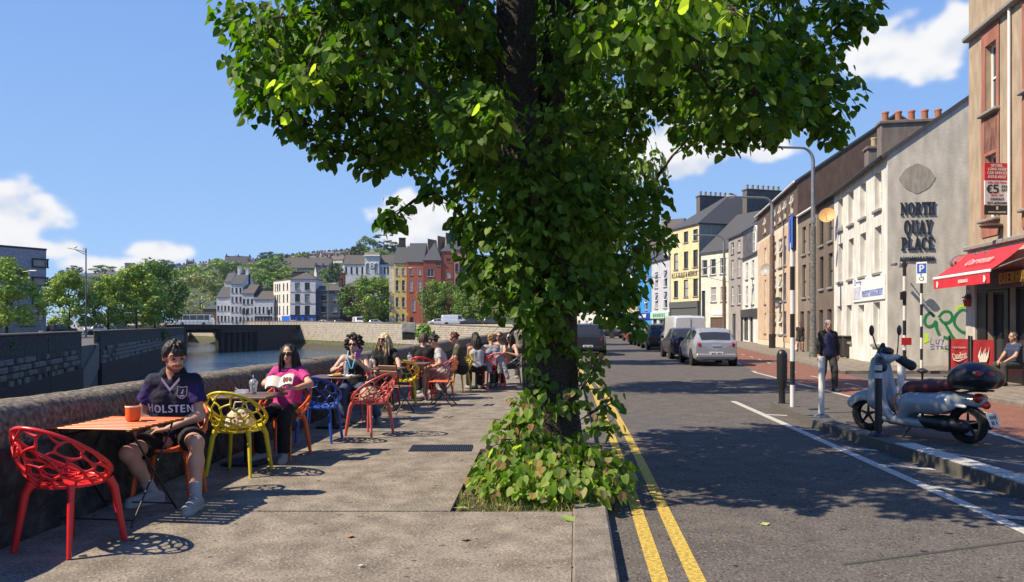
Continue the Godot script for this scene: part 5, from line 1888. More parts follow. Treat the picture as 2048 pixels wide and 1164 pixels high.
func street_trees() -> void:
	var G := "lime trees along the road's kerb"
	for q in [[1.75, 18.5, 10.5, 4.6, 2.1, "second lime tree along the kerb, behind the big lime"], [2.1, 31.0, 11.0, 5.0, 2.6, "third lime tree along the kerb beside the dark parked car"], [2.6, 45.0, 11.0, 5.0, 2.6, "fourth lime tree along the kerb, far down the street"], [2.6, 60.0, 11.0, 5.5, 2.6, "fifth lime tree along the kerb at the street's bend"]]:
		tree("street_lime_tree", q[5], G, P(q[0] - 0.35, q[1]), q[2], q[3], q[4], "lime", q[1], 0.2)
	var hp := P(36.5, 106.0, hill_y(36.5, 106.0))
	tree("hill_tree", "bright green tree on the hill above the apartment block's roof", "", P(38.0, 118.0, 10.0), 12.0, 8.0, 1.5, "maple", 0.3, 0.3)
func far_bank() -> void:
	far_wall()
	var wh := paint(lin(0.76, 0.76, 0.76))
	var wins: Array
	var G := ""
	var F := func(u1, u2, d): return [at(u1, 650, d) * Vector3(1, 0, 1) + Vector3(0, 1.3, 0), at(u2, 650, d) * Vector3(1, 0, 1) + Vector3(0, 1.3, 0)]
	# white corner pub: front and receding left side
	var d0 := 200.0
	var q: Array = F.call(580.5, 631.0, d0)
	var w: float = q[0].distance_to(q[1])
	wins = []
	for x in [0.285, 0.67]:
		for r in [[9.6, 1.9], [6.4, 2.1], [2.9, 2.5]]: wins.append([w * x - 0.65, r[0], 1.35, r[1], 2, 2, "dark"])
	var o := house("pub_building", "white four storey corner pub with bright blue ground floor by the bridge", "building", "", q[0], q[1], 12.5, {"wall": wh, "wins": wins, "kind": "hip", "depth": 7.5, "rise": 2.1, "roof": M.slate_brown, "stacks": [[1.0, -6.5, 4.5, 1.0, 14.9, 6]], "stackm": paint(lin(0.07, 0.06, 0.055)), "potm": M.sill})
	var m := MB.new()
	m.rbox(Vector3(w / 2, 1.45, 0.06), Vector3(w, 2.6, 0.14), 0.02)
	part("blue_shopfront", m, plain(lin(0.02, 0.13, 0.55), 0.4), o)
	m = MB.new()
	m.rbox(Vector3(w / 2, 2.75, 0.1), Vector3(w + 0.1, 0.35, 0.25), 0.02)
	part("shop_sign", m, plain(lin(0.01, 0.02, 0.09), 0.4), o)
	for x in [0.12, 0.36, 0.62, 0.85]: window(o, w * x - 0.5, 0.2, 1.0, 2.0, 0.15, M.frame_dark, 1, 1)
	for y in [5.9, 9.0]:
		m = MB.new()
		m.box(Vector3(w / 2, y, 0.03), Vector3(w, 0.12, 0.08))
		part("string_course", m, M.sill, o)
	var q2 := [P((547.0 - 1024) / FOC * 208.5, 208.5, 1.3), q[0] + Vector3(-0.05, 0, -0.05)]
	var w2: float = q2[0].distance_to(q2[1])
	wins = []
	for x in [0.12, 0.25, 0.38, 0.62, 0.84]:
		for r in [[9.6, 1.9], [6.4, 2.1], [3.1, 2.3]]: wins.append([w2 * x - 0.4, r[0], 0.85, r[1], 1, 2, "dark"])
	for x in [0.12, 0.25, 0.38]: wins.append([w2 * x - 0.4, 0.2, 0.85, 2.1, 1, 1, "dark"])
	o = house("corner_building", "cream and white side wing of the corner pub with rows of narrow windows", "building", "", q2[0], q2[1], 12.3, {"wall": paint(lin(0.78, 0.75, 0.68)), "wins": wins, "kind": "flat", "depth": 6.0, "roof": M.slate_brown})
	m = MB.new()
	m.rbox(Vector3(w2 * 0.75, 1.4, 0.05), Vector3(w2 * 0.46, 2.5, 0.1), 0.02)
	part("blue_shopfront", m, plain(lin(0.02, 0.13, 0.55), 0.4), o)
	# blue-grey pub
	q = F.call(631.5, 680, 200.5)
	w = q[0].distance_to(q[1])
	wins = []
	for x in [0.32, 0.77]:
		for r in [[6.7, 1.4], [3.6, 1.6]]: wins.append([w * x - 0.7, r[0], 1.4, r[1], 2, 2, "dark"])
	wins.append([2.0, 0.2, 4.0, 1.4, 4, 1, "white"])
	o = house("shop_house", "slate blue three storey house with white curtained shop windows", "building", "", q[0], q[1], 9.4, {"wall": paint(lin(0.085, 0.105, 0.13)), "wins": wins, "rise": 1.4, "depth": 9, "roof": M.slate_brown, "stacks": [[w - 0.7, -4, 0.9, 1.6, 12.9, 2]], "stackm": paint(lin(0.14, 0.075, 0.055))})
	m = MB.new()
	m.rbox(Vector3(w / 2, 2.2, 0.1), Vector3(w, 0.5, 0.25), 0.02)
	part("shop_sign", m, plain(lin(0.02, 0.02, 0.025), 0.5), o)
	# brick house
	q = F.call(681, 735, 204)
	w = q[0].distance_to(q[1])
	wins = even(w, 3, [[7.0, 1.9 + 7.0 - 0.1], [3.0, 4.9]], 1.0)
	house("brick_house", "dark red brick house with white sash windows and hipped roof behind the round tree", "house", "", q[0], q[1], 10.6, {"wall": paint(lin(0.12, 0.055, 0.042)), "wins": wins, "kind": "hip", "rise": 2.2, "depth": 10, "roof": M.slate_brown, "stacks": [[-0.2, -4, 1.2, 0.9, 14.6, 2]], "stackm": paint(lin(0.2, 0.09, 0.06))})
	# low white pub
	q = F.call(507, 547, 206)
	w = q[0].distance_to(q[1])
	wins = even(w, 5, [[3.4, 5.2]], 0.55, 1, 2, "dark")
	o = house("shop_house", "low white two storey house with black columned shopfront beside the corner pub", "building", "", q[0], q[1], 7.2, {"wall": wh, "wins": wins, "rise": 2.4, "depth": 9, "roof": M.slate_brown})
	m = MB.new()
	m.rbox(Vector3(w / 2, 2.4, 0.15), Vector3(w * 0.86, 0.45, 0.3), 0.02)
	for k in 6: m.rbox(Vector3(w * (0.1 + 0.16 * k), 1.1, 0.15), Vector3(0.35, 2.2, 0.25), 0.02)
	part("black_shopfront", m, plain(lin(0.015, 0.015, 0.016), 0.5), o)
	q = F.call(484, 508, 207)
	w = q[0].distance_to(q[1])
	house("terraced_house", "pale grey three storey house left of the low white pub", "house", "", q[0], q[1], 8.9, {"wall": paint(lin(0.62, 0.63, 0.66)), "wins": even(w, 3, [[6.0, 7.4], [3.4, 4.9], [0.9, 2.3]], 0.6, 1, 2, "dark"), "rise": 2.6, "roof": M.slate_brown, "side": paint(lin(0.06, 0.052, 0.05))})
	q = F.call(461, 485, 209)
	w = q[0].distance_to(q[1])
	house("terraced_house", "tall white house with steep roofs and two white chimneys", "house", "", q[0], q[1], 11.6, {"wall": wh, "wins": even(w, 3, [[9.2, 10.6], [6.6, 8.1], [3.8, 5.3], [1.0, 2.5]], 0.6, 1, 2, "dark"), "rise": 3.2, "depth": 11, "stacks": [[0.6, -5.5, 0.8, 1.5, 16.8, 0], [w - 0.4, -5.5, 0.8, 1.5, 16.4, 0]], "stackm": wh})
	q = F.call(433, 461, 211)
	w = q[0].distance_to(q[1])
	house("terraced_house", "white house half hidden behind the olive tree by the coach", "house", "", q[0], q[1], 8.0, {"wall": wh, "wins": even(w, 4, [[4.2, 5.6], [1.2, 2.8]], 0.6, 1, 2, "dark"), "rise": 3.0})
	q = F.call(449, 463, 222)
	house("terraced_house", "pale green gabled house peeping over the white terrace", "house", "", q[0], q[1], 13.0, {"wall": paint(lin(0.56, 0.66, 0.62)), "wins": [], "rise": 2.8, "depth": 7})
	q = F.call(405, 434, 226)
	house("shed", "low dark timber clad building behind the coach", "building", "", q[0], q[1], 5.0, {"wall": paint(lin(0.12, 0.09, 0.06)), "wins": [], "rise": 1.0})
	# ornate white building with the arches, up the hill
	var up := at(744, 560, 262.0)
	q = [up + Vector3(-2.5, -8, 0), up + Vector3(2.5, -8, 0)]
	wins = [[0.45, 10.3, 1.1, 3.2, 1, 2, "dark"], [3.45, 10.3, 1.1, 3.2, 1, 2, "dark"], [2.0, 12.0, 1.0, 1.4, 1, 1, "dark"]]
	o = house("hall_building", "ornate white hall front with arched windows, clock circle and pediment on the hill", "building", "", q[0], q[1], 16.2, {"wall": wh, "wins": wins, "kind": "flat", "depth": 8})
	m = MB.new()
	for k in 3:
		var pts := []
		for j in 11:
			var a := PI * j / 10.0
			pts.append(Vector3(1.0 + 1.5 * k + cos(a) * 0.66, 13.4 + sin(a) * 0.66, 0.05))
		m.tube(pts, 0.1, 6)
	var ring := []
	for j in 21: ring.append(Vector3(2.5 + cos(TAU * j / 20.0) * 0.55, 12.7 + sin(TAU * j / 20.0) * 0.55, 0.06))
	m.tube(ring, 0.1, 6)
	m.rbox(Vector3(2.5, 16.5, 0.1), Vector3(5.6, 0.5, 0.6), 0.05)
	part("arch_moulding", m, M.frame_white, o)
	m = MB.new()
	m.rbox(Vector3(2.5, 17.2, 0), Vector3(5.2, 0.7, 0.5), 0.05)
	m.prism(PackedVector2Array([Vector2(1.4, 17.5), Vector2(3.6, 17.5), Vector2(3.2, 18.4), Vector2(1.8, 18.4)]), -0.3, 0.3)
	m.tube([Vector3(2.5, 18.3, 0), Vector3(2.5, 20.6, 0)], [0.12, 0.03], 6)
	part("pediment", m, paint(lin(0.7, 0.6, 0.4)), o)
	for z in [[-7.6, -0.05, "white wing with dark windows left of the ornate hall"], [5.05, 9.8, "white wing with grey roof right of the ornate hall"]]:
		house("hall_wing", z[2], "building", "", q[0] + Vector3(z[0], 0, -0.6), q[0] + Vector3(z[1], 0, -0.6), 13.6, {"wall": wh, "wins": even(z[1] - z[0], 4, [[10.2, 12.6]], 0.7, 1, 2, "dark"), "rise": 3.4, "roof": M.slate_brown, "depth": 8})
	# white strip, yellow building, orange-red brick building with big side wall
	q = F.call(778, 788, 186)
	house("terraced_house", "narrow cream white house squeezed left of the yellow building", "house", "", q[0], q[1], 15.0, {"wall": paint(lin(0.72, 0.70, 0.62)), "wins": [], "rise": 1.5, "depth": 9})
	q = F.call(788, 813, 184)
	w = q[0].distance_to(q[1])
	house("tall_house", "tall yellow building with white sash windows on the far bank", "building", "", q[0], q[1], 15.4, {"wall": paint(lin(0.80, 0.63, 0.22)), "wins": even(w, 2, [[12.4, 14.2], [8.6, 11.2], [4.6, 7.0], [1.0, 3.0]], 0.75), "rise": 4.2, "depth": 9})
	q = F.call(813, 847, 183)
	w = q[0].distance_to(q[1])
	wins = even(w, 2, [[12.4, 14.0], [8.4, 11.2]], 0.8, 2, 3)
	wins.append([1.3, 3.6, 0.8, 3.0, 1, 2, "white"])
	wins.append([0.8, 0.2, 0.9, 1.9, 1, 1, "door"])
	o = house("brick_building", "orange red brick building with grey pitched roof and a large windowed side wall", "building", "", q[0], q[1], 15.6, {"wall": paint(lin(0.50, 0.14, 0.075)), "side": paint(lin(0.36, 0.105, 0.075)), "wins": wins, "rise": 5.2, "depth": 14, "stacks": [[-2.0, -6.6, 1.6, 1.0, 22.2, 0]], "stackm": paint(lin(0.05, 0.045, 0.045))})
	# its side wall, seen square on, right of the front
	q = F.call(847, 882, 182.5)
	w = q[0].distance_to(q[1])
	o = house("brick_building", "red brick gable block with small high windows beside the orange red building", "building", "", q[0], q[1], 16.0, {"wall": paint(lin(0.27, 0.075, 0.055)), "wins": [[w * 0.2, 12.0, 1.7, 1.9, 2, 1, "white"], [w * 0.7, 15.0 - 0.4, 1.1, 0.9, 1, 1, "dark"], [w * 0.66, 7.0, 2.0, 2.6, 1, 1, "white"]], "kind": "hip", "rise": 5.0, "depth": 12})
	q = F.call(882, 906, 182.8)
	w = q[0].distance_to(q[1])
	o = house("brick_building", "dark red brick wing at the right end of the brick buildings", "building", "", q[0], q[1], 18.2, {"wall": paint(lin(0.25, 0.07, 0.052)), "wins": [[w * 0.45, 15.6, 1.0, 0.8, 1, 1, "dark"], [w * 0.45, 11.6, 1.1, 1.5, 1, 1, "dark"]], "kind": "hip", "rise": 2.4, "depth": 9})
	m = MB.new()
	m.box(Vector3(w * 0.02, 9, 0.08), Vector3(0.14, 18, 0.14))
	part("drainpipe", m, M.iron, o)
	# pink flats with balconies
	q = F.call(908, 950, 172)
	w = q[0].distance_to(q[1])
	wins = []
	for y in [1.6, 5.2, 8.8, 12.4]:
		for x in [0.13, 0.80]: wins.append([w * x - 0.35, y, 0.7, 1.9, 1, 1, "dark"])
		wins.append([w * 0.42 - 0.85, y - 0.3, 1.7, 2.5, 2, 1, "white"])
	o = house("apartment_building", "pink flats with iron balconies half hidden by lime leaves", "building", "", q[0], q[1], 17.5, {"wall": paint(lin(0.66, 0.28, 0.22)), "side": wh, "wins": wins, "rise": 4.0, "depth": 10})
	for y in [4.7, 8.3, 11.9]:
		m = MB.new()
		m.box(Vector3(w * 0.42, y, 0.5), Vector3(2.2, 0.12, 1.0))
		for k in 12: m.box(Vector3(w * 0.42 - 1.05 + 0.19 * k, y + 0.5, 0.97), Vector3(0.03, 1.0, 0.03))
		m.box(Vector3(w * 0.42, y + 1.0, 0.97), Vector3(2.2, 0.05, 0.05))
		part("balcony", m, M.iron, o)
	# steep triple gables behind
	for z in [[853, 874, 478, 215.0], [873, 892, 472, 214.0], [888, 918, 466, 213.0]]:
		var a := at(z[0], 650, z[3]) * Vector3(1, 0, 1) + Vector3(0, 1.3, 0)
		var b := at(z[1], 650, z[3]) * Vector3(1, 0, 1) + Vector3(0, 1.3, 0)
		var top: float = (650.0 - z[2]) / FOC * z[3] + 0.2
		var ww := a.distance_to(b)
		o = thing("gabled_building", "cream building with steep dark gabled roof, %s of the three behind the red brick" % ["leftmost", "middle", "rightmost"][0 if z[0] == 853 else 1 if z[0] == 873 else 2], "building", a, 0, "three steep gables behind the brick building")
		m = MB.new()
		m.prism(PackedVector2Array([Vector2(0, 0), Vector2(ww * 0.3, 0), Vector2(ww * 0.3, top - 6.5), Vector2(ww * 0.12, top), Vector2(0, top - 6.5)]), -6, 0)
		part("wall", m, paint(lin(0.72, 0.62, 0.42)), o)
		m = MB.new()
		m.quad(Vector3(ww * 0.28, top - 7.0, 0.2), Vector3(ww * 1.02, top - 7.0, -2.0), Vector3(ww * 0.86, top, -3.2), Vector3(ww * 0.11, top + 0.1, 0.2))
		m.quad(Vector3(ww * 0.3, 0, 0.05), Vector3(ww, 0, -2), Vector3(ww, top - 6.8, -2), Vector3(ww * 0.3, top - 6.8, 0.05))
		part("roof", m, M.slate, o)
	# modern grey block on the left bank
	var mb1 := at(-190, 650, 98.0)
	var mb2 := at(92.5, 650, 113.0)
	mb1.y = 0.0
	mb2.y = 0.0
	w = mb1.distance_to(mb2)
	wins = []
	for r in [[10.2, 1.1], [7.4, 1.15], [4.6, 1.15], [0.0, 0.0]]:
		if r[1] > 0.0: wins.append([w - 1.85, r[0], 1.75, r[1], 1, 1, "dark"])
	wins.append([w - 1.9, 1.9 + 0.3, 1.6, 1.7, 2, 2, "dark"])
	for k in 3:
		wins.append([w - 4.2 - 4.4 * k, 1.95, 2.7, 0.25, 2, 1, "dark"])
		wins.append([w - 4.2 - 4.4 * k, 1.15, 2.7, 0.25, 2, 1, "dark"])
	o = house("modern_building", "plain blue grey modern block with black framed corner windows at the left edge", "building", "", mb1, mb2, 12.8, {"wall": paint(lin(0.48, 0.49, 0.58), 0.8, "fine", 0.1), "wins": wins, "kind": "flat", "depth": 8, "roof": M.iron, "rev": 0.1, "sills": false})
	for r in [[10.2, 1.1], [7.4, 1.15], [4.6, 1.15]]:
		m = MB.new()
		for y in [r[0] - 0.07, r[0] + r[1] + 0.07]: m.box(Vector3(w - 0.85, y, 0.1), Vector3(2.3, 0.14, 0.34))
		for x in [w - 2.0, w + 0.12]: m.box(Vector3(x, r[0] + r[1] / 2, 0.1), Vector3(0.14, r[1] + 0.2, 0.34))
		part("box_frame", m, M.iron, o)
	m = MB.new()
	holed(m, 0, w - 0.02, 0.4, 2.75, wins.map(func(z): return Rect2(z[0], z[1], z[2], z[3])), 0.04)
	part("stone_base", m, paint(lin(0.36, 0.34, 0.29)), o).position.z = 0.04

func hill_things() -> void:
	make_hill_trees()
	var roofs := [M.slate_brown, M.slate, paint(lin(0.15, 0.12, 0.10)), paint(lin(0.2, 0.17, 0.155))]
	var walls := [paint(lin(0.62, 0.60, 0.56)), paint(lin(0.5, 0.44, 0.38)), paint(lin(0.3, 0.26, 0.23)), paint(lin(0.72, 0.71, 0.68))]
	# named ones: u centre, v of the base, width px, wall height px, roof px, turn, roof id, wall id, label
	var L := [
		[135, 556, 22, 7, 6, 0.3, 1, 2, "grey roofed cottage on the hill just right of the modern block"],
		[185, 560, 40, 7, 7, 0.1, 1, 0, "long terrace with grey roof on the hill behind the tall lamp post"],
		[222, 556, 30, 7, 7, 0.1, 1, 1, "terrace with pale wall on the hill left of the tree tops"],
		[258, 543, 16, 16, 2, 0.2, 1, 1, "square pale grey block on the left skyline"],
		[272, 545, 18, 8, 6, 0.5, 1, 2, "slate roofed house beside the square block on the skyline"],
		[298, 540, 18, 12, 7, 0.0, 2, 2, "brown gabled house with two chimneys standing out on the left skyline"],
		[352, 562, 12, 12, 1, 0.0, 1, 3, "white flat roofed modern house between the trees on the slope"],
		[380, 535, 14, 12, 3, 0.3, 2, 2, "stubby brown house on the skyline above the olive tree"],
		[366, 540, 16, 6, 5, 0.5, 1, 1, "grey cottage below the stubby brown skyline house"],
		[430, 525, 26, 6, 6, 0.2, 0, 2, "brown terrace on the skyline above the white terrace"],
		[475, 537, 48, 8, 18, 0.25, 1, 2, "long grey slate roof with roof light high above the white houses"],
		[510, 540, 30, 6, 14, 0.2, 1, 1, "slate roof joined to the long roof above the white houses"],
		[478, 520, 14, 10, 5, 0.4, 2, 2, "dark chimneyed house on the skyline above the long roof"],
		[612, 542, 96, 6, 22, 0.08, 0, 2, "huge brown hall roof above the corner pub"],
		[648, 556, 30, 12, 14, 0.5, 1, 0, "grey gabled house with plain side wall behind the corner pub"],
		[700, 545, 24, 9, 10, 0.4, 1, 3, "white gabled house with slate roof right of the tall garden tree"],
		[714, 553, 30, 12, 10, 0.3, 1, 3, "white house with pointed dormer left of the ornate hall"],
		[690, 558, 34, 8, 1, 0.0, 1, 0, "low flat grey building in front of the white gabled houses"],
		[670, 527, 34, 7, 8, -0.3, 2, 3, "white semi detached pair on the brow below the skyline terraces"],
		[640, 527, 24, 6, 8, -0.4, 1, 1, "grey roofed house on the brow beside the white pair"],
		[705, 520, 20, 6, 6, 0.2, 0, 1, "brown cottage below the dark round tree on the hill"],
		[800, 530, 34, 5, 9, 0.4, 0, 1, "brown slated terrace rising behind the yellow building"],
		[770, 530, 26, 5, 8, 0.3, 0, 2, "brown terrace roof right of the ornate hall"],
		[830, 512, 44, 5, 8, 0.2, 0, 2, "long brown terrace on the skyline above the brick building"]]
	for q in L: hill_house(q[0], q[1], q[2], q[3], q[4], q[5], roofs[q[6]], walls[q[7]], q[8], "")
	rng.seed = 909
	var names := ["brown roofed", "grey roofed", "russet roofed", "pale roofed"]
	var wn := ["cream walled", "tan walled", "brown walled", "white walled"]
	var k := 0
	for row in [[560, 745, 500, 500, 11.5, "the row above the pub"], [568, 740, 506, 507, 12.0, "the second row"], [590, 735, 514, 515, 13.0, "the row above the hall roof"], [700, 860, 499, 497, 12.0, "the row right of the pine"], [800, 870, 503, 503, 13.0, "the row above the yellow building"], [335, 430, 536, 526, 12.0, "the row above the coach"], [440, 540, 521, 512, 11.0, "the row above the white terrace"]]:
		var u: float = row[0]
		var kk := 0
		while u < row[1]:
			var t: float = (u - row[0]) / (row[1] - row[0])
			var v: float = lerpf(row[2], row[3], t) + rng.randf_range(-2.0, 2.0)
			var rid := rng.randi() % 4
			var wid := 3 if rng.randf() < 0.4 else rng.randi() % 4
			hill_house(u, v + 4, rng.randf_range(8, 13), rng.randf_range(3.5, 5.0), rng.randf_range(3.5, 5.0), rng.randf_range(-0.4, 0.4), roofs[rid], walls[wid], "%s %s house, %s from left in %s" % [names[rid], wn[wid], ORD[mini(kk, 19)], row[5]], "small houses in rows along the hilltop")
			u += row[4] * rng.randf_range(0.85, 1.25)
			kk += 1
const ORD := ["first", "second", "third", "fourth", "fifth", "sixth", "seventh", "eighth", "ninth", "tenth", "eleventh", "twelfth", "thirteenth", "fourteenth", "fifteenth", "sixteenth", "seventeenth", "eighteenth", "nineteenth", "twentieth"]
func hill_house(u: float, v: float, wpx: float, hpx: float, rpx: float, turn: float, rm: Material, wm: Material, label: String, group: String) -> void:
	var p := on_hill(u, v)
	var s := -p.z / FOC
	var w := wpx * s
	var h := hpx * s
	var r := rpx * s
	var dep := clampf(w * 0.6, 6.0, 13.0)
	var o := thing("hill_house", label, "house", p, turn, group)
	var m := MB.new()
	m.box(Vector3(0, h / 2 - 3.0, -dep / 2), Vector3(w, h + 6.0, dep))
	if r > h * 0.4 and wpx < 60:
		m.tri(Vector3(w / 2, h, 0), Vector3(w / 2, h, -dep), Vector3(w / 2, h + r, -dep / 2))
		m.tri(Vector3(-w / 2, h, -dep), Vector3(-w / 2, h, 0), Vector3(-w / 2, h + r, -dep / 2))
	part("wall", m, wm, o)
	m = MB.new()
	var e := 0.3
	m.quad(Vector3(-w / 2 - e, h - 0.1, e), Vector3(w / 2 + e, h - 0.1, e), Vector3(w / 2 + e, h + r, -dep / 2), Vector3(-w / 2 - e, h + r, -dep / 2))
	m.quad(Vector3(w / 2 + e, h - 0.1, -dep - e), Vector3(-w / 2 - e, h - 0.1, -dep - e), Vector3(-w / 2 - e, h + r, -dep / 2), Vector3(w / 2 + e, h + r, -dep / 2))
	m.quad(Vector3(-w / 2 - e, h - 0.4, e), Vector3(w / 2 + e, h - 0.4, e), Vector3(w / 2 + e, h - 0.1, e), Vector3(-w / 2 - e, h - 0.1, e))
	var rf := part("roof", m, rm, o)
	if hpx > 3.4 and rpx > 2:
		for x in ([-0.42, 0.42] if wpx < 20 else [-0.46, 0.0, 0.46]):
			m = MB.new()
			m.box(Vector3(w * x, h + r + 0.3, -dep / 2), Vector3(0.9, 1.8, 1.3))
			part("chimney", m, paint(lin(0.13, 0.09, 0.075)), rf)
	var n := clampi(int(w / 3.2), 1, 8)
	for k in n:
		var x := (k + 0.5) / n * w - w / 2
		var ww := window(o, x - 0.55, h * 0.45, 1.1, minf(1.4, h * 0.4), 0.04, M.frame_white, 1, 2)
func make_hill_trees() -> void:
	var list := [
		[125, 565, 20, 22, "far", "small round tree on the hill beside the modern block"], [150, 548, 26, 16, "dark", "dark tree on the left skyline above the cottage"], [205, 545, 40, 14, "far", "low line of trees on the skyline behind the tall lamp post"], [250, 556, 30, 18, "far2", "light green tree below the square skyline block"], [330, 547, 36, 26, "dark", "dark rounded tree on the skyline right of the gabled house"],
		[205, 575, 60, 22, "far", "garden trees on the lower slope behind the quay trees"], [395, 575, 50, 42, "far2", "bright billowing tree on the slope above the coach"], [440, 560, 46, 40, "far2", "light green tree on the slope left of the white terrace"], [372, 570, 46, 34, "far", "mid green tree on the slope above the olive tree"], [470, 556, 44, 30, "far", "tree on the slope above the white terrace's chimneys"], [415, 585, 50, 34, "far", "dense green tree just behind the olive tree"],
		[520, 560, 50, 34, "far2", "wide light green tree above the low white pub"], [548, 555, 52, 40, "far", "big green tree above the corner pub's roof"], [535, 585, 56, 40, "far", "leafy mass behind the low white pub"], [575, 575, 40, 40, "far2", "green tree behind the corner pub's left wing"], [500, 580, 40, 30, "far", "green tree behind the pale grey house"],
		[538, 513, 36, 18, "dark", "dark tree clump on the skyline above the long slate roof"], [565, 510, 22, 12, "far", "small tree on the skyline left of the hilltop rows"], [613, 502, 18, 8, "far", "tiny tree on the skyline among the hilltop rows"], [680, 496, 20, 8, "far", "low green tree on the skyline mid ridge"],
		[672, 562, 26, 34, "dark", "tall dark garden tree behind the slate blue house"], [655, 565, 28, 26, "far", "green garden tree behind the slate blue house's left end"],
		[717, 524, 32, 34, "dark", "very dark round tree on the hill left of the tall pine"], [735, 512, 36, 36, "far", "green tree clump on the hill below the tall pine"], [752, 522, 50, 22, "far", "green bushes on the hill above the ornate hall"], [790, 505, 30, 20, "dark", "dark tree right of the tall pine on the skyline"], [620, 530, 34, 10, "far", "scrubby trees between the hall roof and hilltop rows"], [600, 520, 30, 12, "far2", "pale scrub on the hill above the hall roof"], [810, 515, 40, 12, "far", "low trees on the skyline above the yellow building"]]
	for q in list:
		var p := on_hill(q[0], q[1])
		var s := -p.z / FOC
		tree("hill_tree", q[5], "trees on the hillside", p, q[3] * s, q[2] * s, q[3] * s * 0.08, q[4], q[0] * 2.1, 0.3)
	var pp := on_hill(768, 506)
	var ps := -pp.z / FOC
	tree("pine_tree", "tall spreading dark pine on the hill's skyline", "", pp, 42 * ps, 40 * ps, 10 * ps, "pine", 0.5, 0.6)
# ---------- cafe furniture ----------
# tub chair of moulded plastic: pierced shell under a tilted rim; faces +z
func chair_point(ph: float, t: float) -> Vector3:
	var c := cos(ph)
	var s := sin(ph)
	var a := Vector3(0.205 * s, 0.44, 0.02 - 0.205 * c)
	var k := (1.0 + c) / 2.0
	var b := Vector3(0.30 * s * (1.0 - 0.06 * k), 0.445 + 0.40 * pow(k, 0.95), -0.045 - 0.285 * c)
	return a.lerp(b, t) + Vector3(s, -0.3, -c) * 0.045 * sin(PI * t) * k
func make_chair() -> Node3D:
	var o := Node3D.new()
	var seat := MB.new()
	var rr := [0.0, 0.075, 0.135, 0.19, 0.215]
	for i in 4:
		for k in 18:
			if i == 1 and k % 3 == 1 or i == 2 and k % 3 == 0: continue
			var a0 := TAU * k / 18.0
			var a1 := TAU * (k + 1) / 18.0
			var q := func(r, a): return Vector3(sin(a) * r, 0.445 - 0.06 * (0.215 - r), 0.02 - cos(a) * r)
			var p := [q.call(rr[i], a0), q.call(rr[i], a1), q.call(rr[i + 1], a1), q.call(rr[i + 1], a0)]
			var dn := Vector3(0, -0.016, 0)
			seat.quad(p[3], p[2], p[1], p[0])
			seat.quad(p[0] + dn, p[1] + dn, p[2] + dn, p[3] + dn)
			seat.quad(p[2], p[3], p[3] + dn, p[2] + dn)
			seat.quad(p[1], p[2], p[2] + dn, p[1] + dn)
			seat.quad(p[3], p[0], p[0] + dn, p[3] + dn)
	part("seat", seat, null, o)
	var rim := MB.new()
	var pts := []
	for k in 49: pts.append(chair_point(TAU * k / 48.0, 1.0))
	rim.tube(pts, 0.0145, 8, false)
	part("rim", rim, null, o)
	# web of the shell: a jittered honeycomb whose edges are bowed ribs
	var rb := RandomNumberGenerator.new()
	rb.seed = 12
	var web := MB.new()
	var nc := 13
	var nr := 4
	var node := {}
	for j in nr * 2 + 1:
		for i in nc:
			var t := j / float(nr * 2)
			node[Vector2i(i, j)] = Vector2(TAU * (i + (0.5 if (j / 2) % 2 == 1 else 0.0) + rb.randf_range(-0.17, 0.17)) / nc, clampf(t + rb.randf_range(-0.05, 0.05) if j > 0 and j < nr * 2 else t, 0, 1))
	var rib := func(a: Vector2, b: Vector2):
		var m := (a + b) / 2.0
		var reach := chair_point(m.x, 0.0).distance_to(chair_point(m.x, 1.0))
		if reach < 0.07: return
		var pp := []
		var rd := []
		var bow := rb.randf_range(-0.07, 0.07)
		for k in 6:
			var f := k / 5.0
			var q := a.lerp(b, f) + Vector2(bow * sin(PI * f), 0)
			pp.append(chair_point(q.x, q.y))
			rd.append(0.0085 + 0.005 * pow(absf(f - 0.5) * 2.0, 2.0))
		web.tube(pp, rd, 6, false)
	for j in range(0, nr * 2, 2):
		for i in nc:
			var a: Vector2 = node[Vector2i(i, j)]
			var up: Vector2 = node[Vector2i(i, j + 1)]
			up.x = a.x + wrapf(up.x - a.x, -PI, PI)
			rib.call(a, up)
			var odd := (j / 2) % 2 == 0
			for s in ([0, -1] if odd else [0, 1]):
				var b: Vector2 = node[Vector2i((i + s + nc) % nc, mini(j + 2, nr * 2))]
				b.x = up.x + wrapf(b.x - up.x, -PI, PI)
				rib.call(up, b)
	part("pierced_back", web, null, o)
	for x in [-1.0, 1.0]:
		for z in [-1.0, 1.0]:
			var leg := MB.new()
			leg.tube([Vector3(0.17 * x, 0.445, 0.02 + 0.15 * z), Vector3(0.195 * x, 0.38, 0.02 + 0.175 * z), Vector3(0.235 * x, 0.0, 0.02 + 0.225 * z)], [0.026, 0.022, 0.015], 8, true, 1.25)
			part("leg", leg, null, o)
	return o
var chair0: Node3D
func chair(x: float, d: float, fx: float, fd: float, c: Color, label: String, gloss := 0.32) -> void:
	var o := chair0.duplicate()
	o.name = numbered("cafe_chair")
	add_child(o)
	o.position = P(x, d)
	o.rotation.y = atan2(fx, -fd)
	tag(o, label, "chair", "tub chairs along the quay wall")
	var m := plain(c, gloss)
	for k in o.get_children(): k.material_override = m
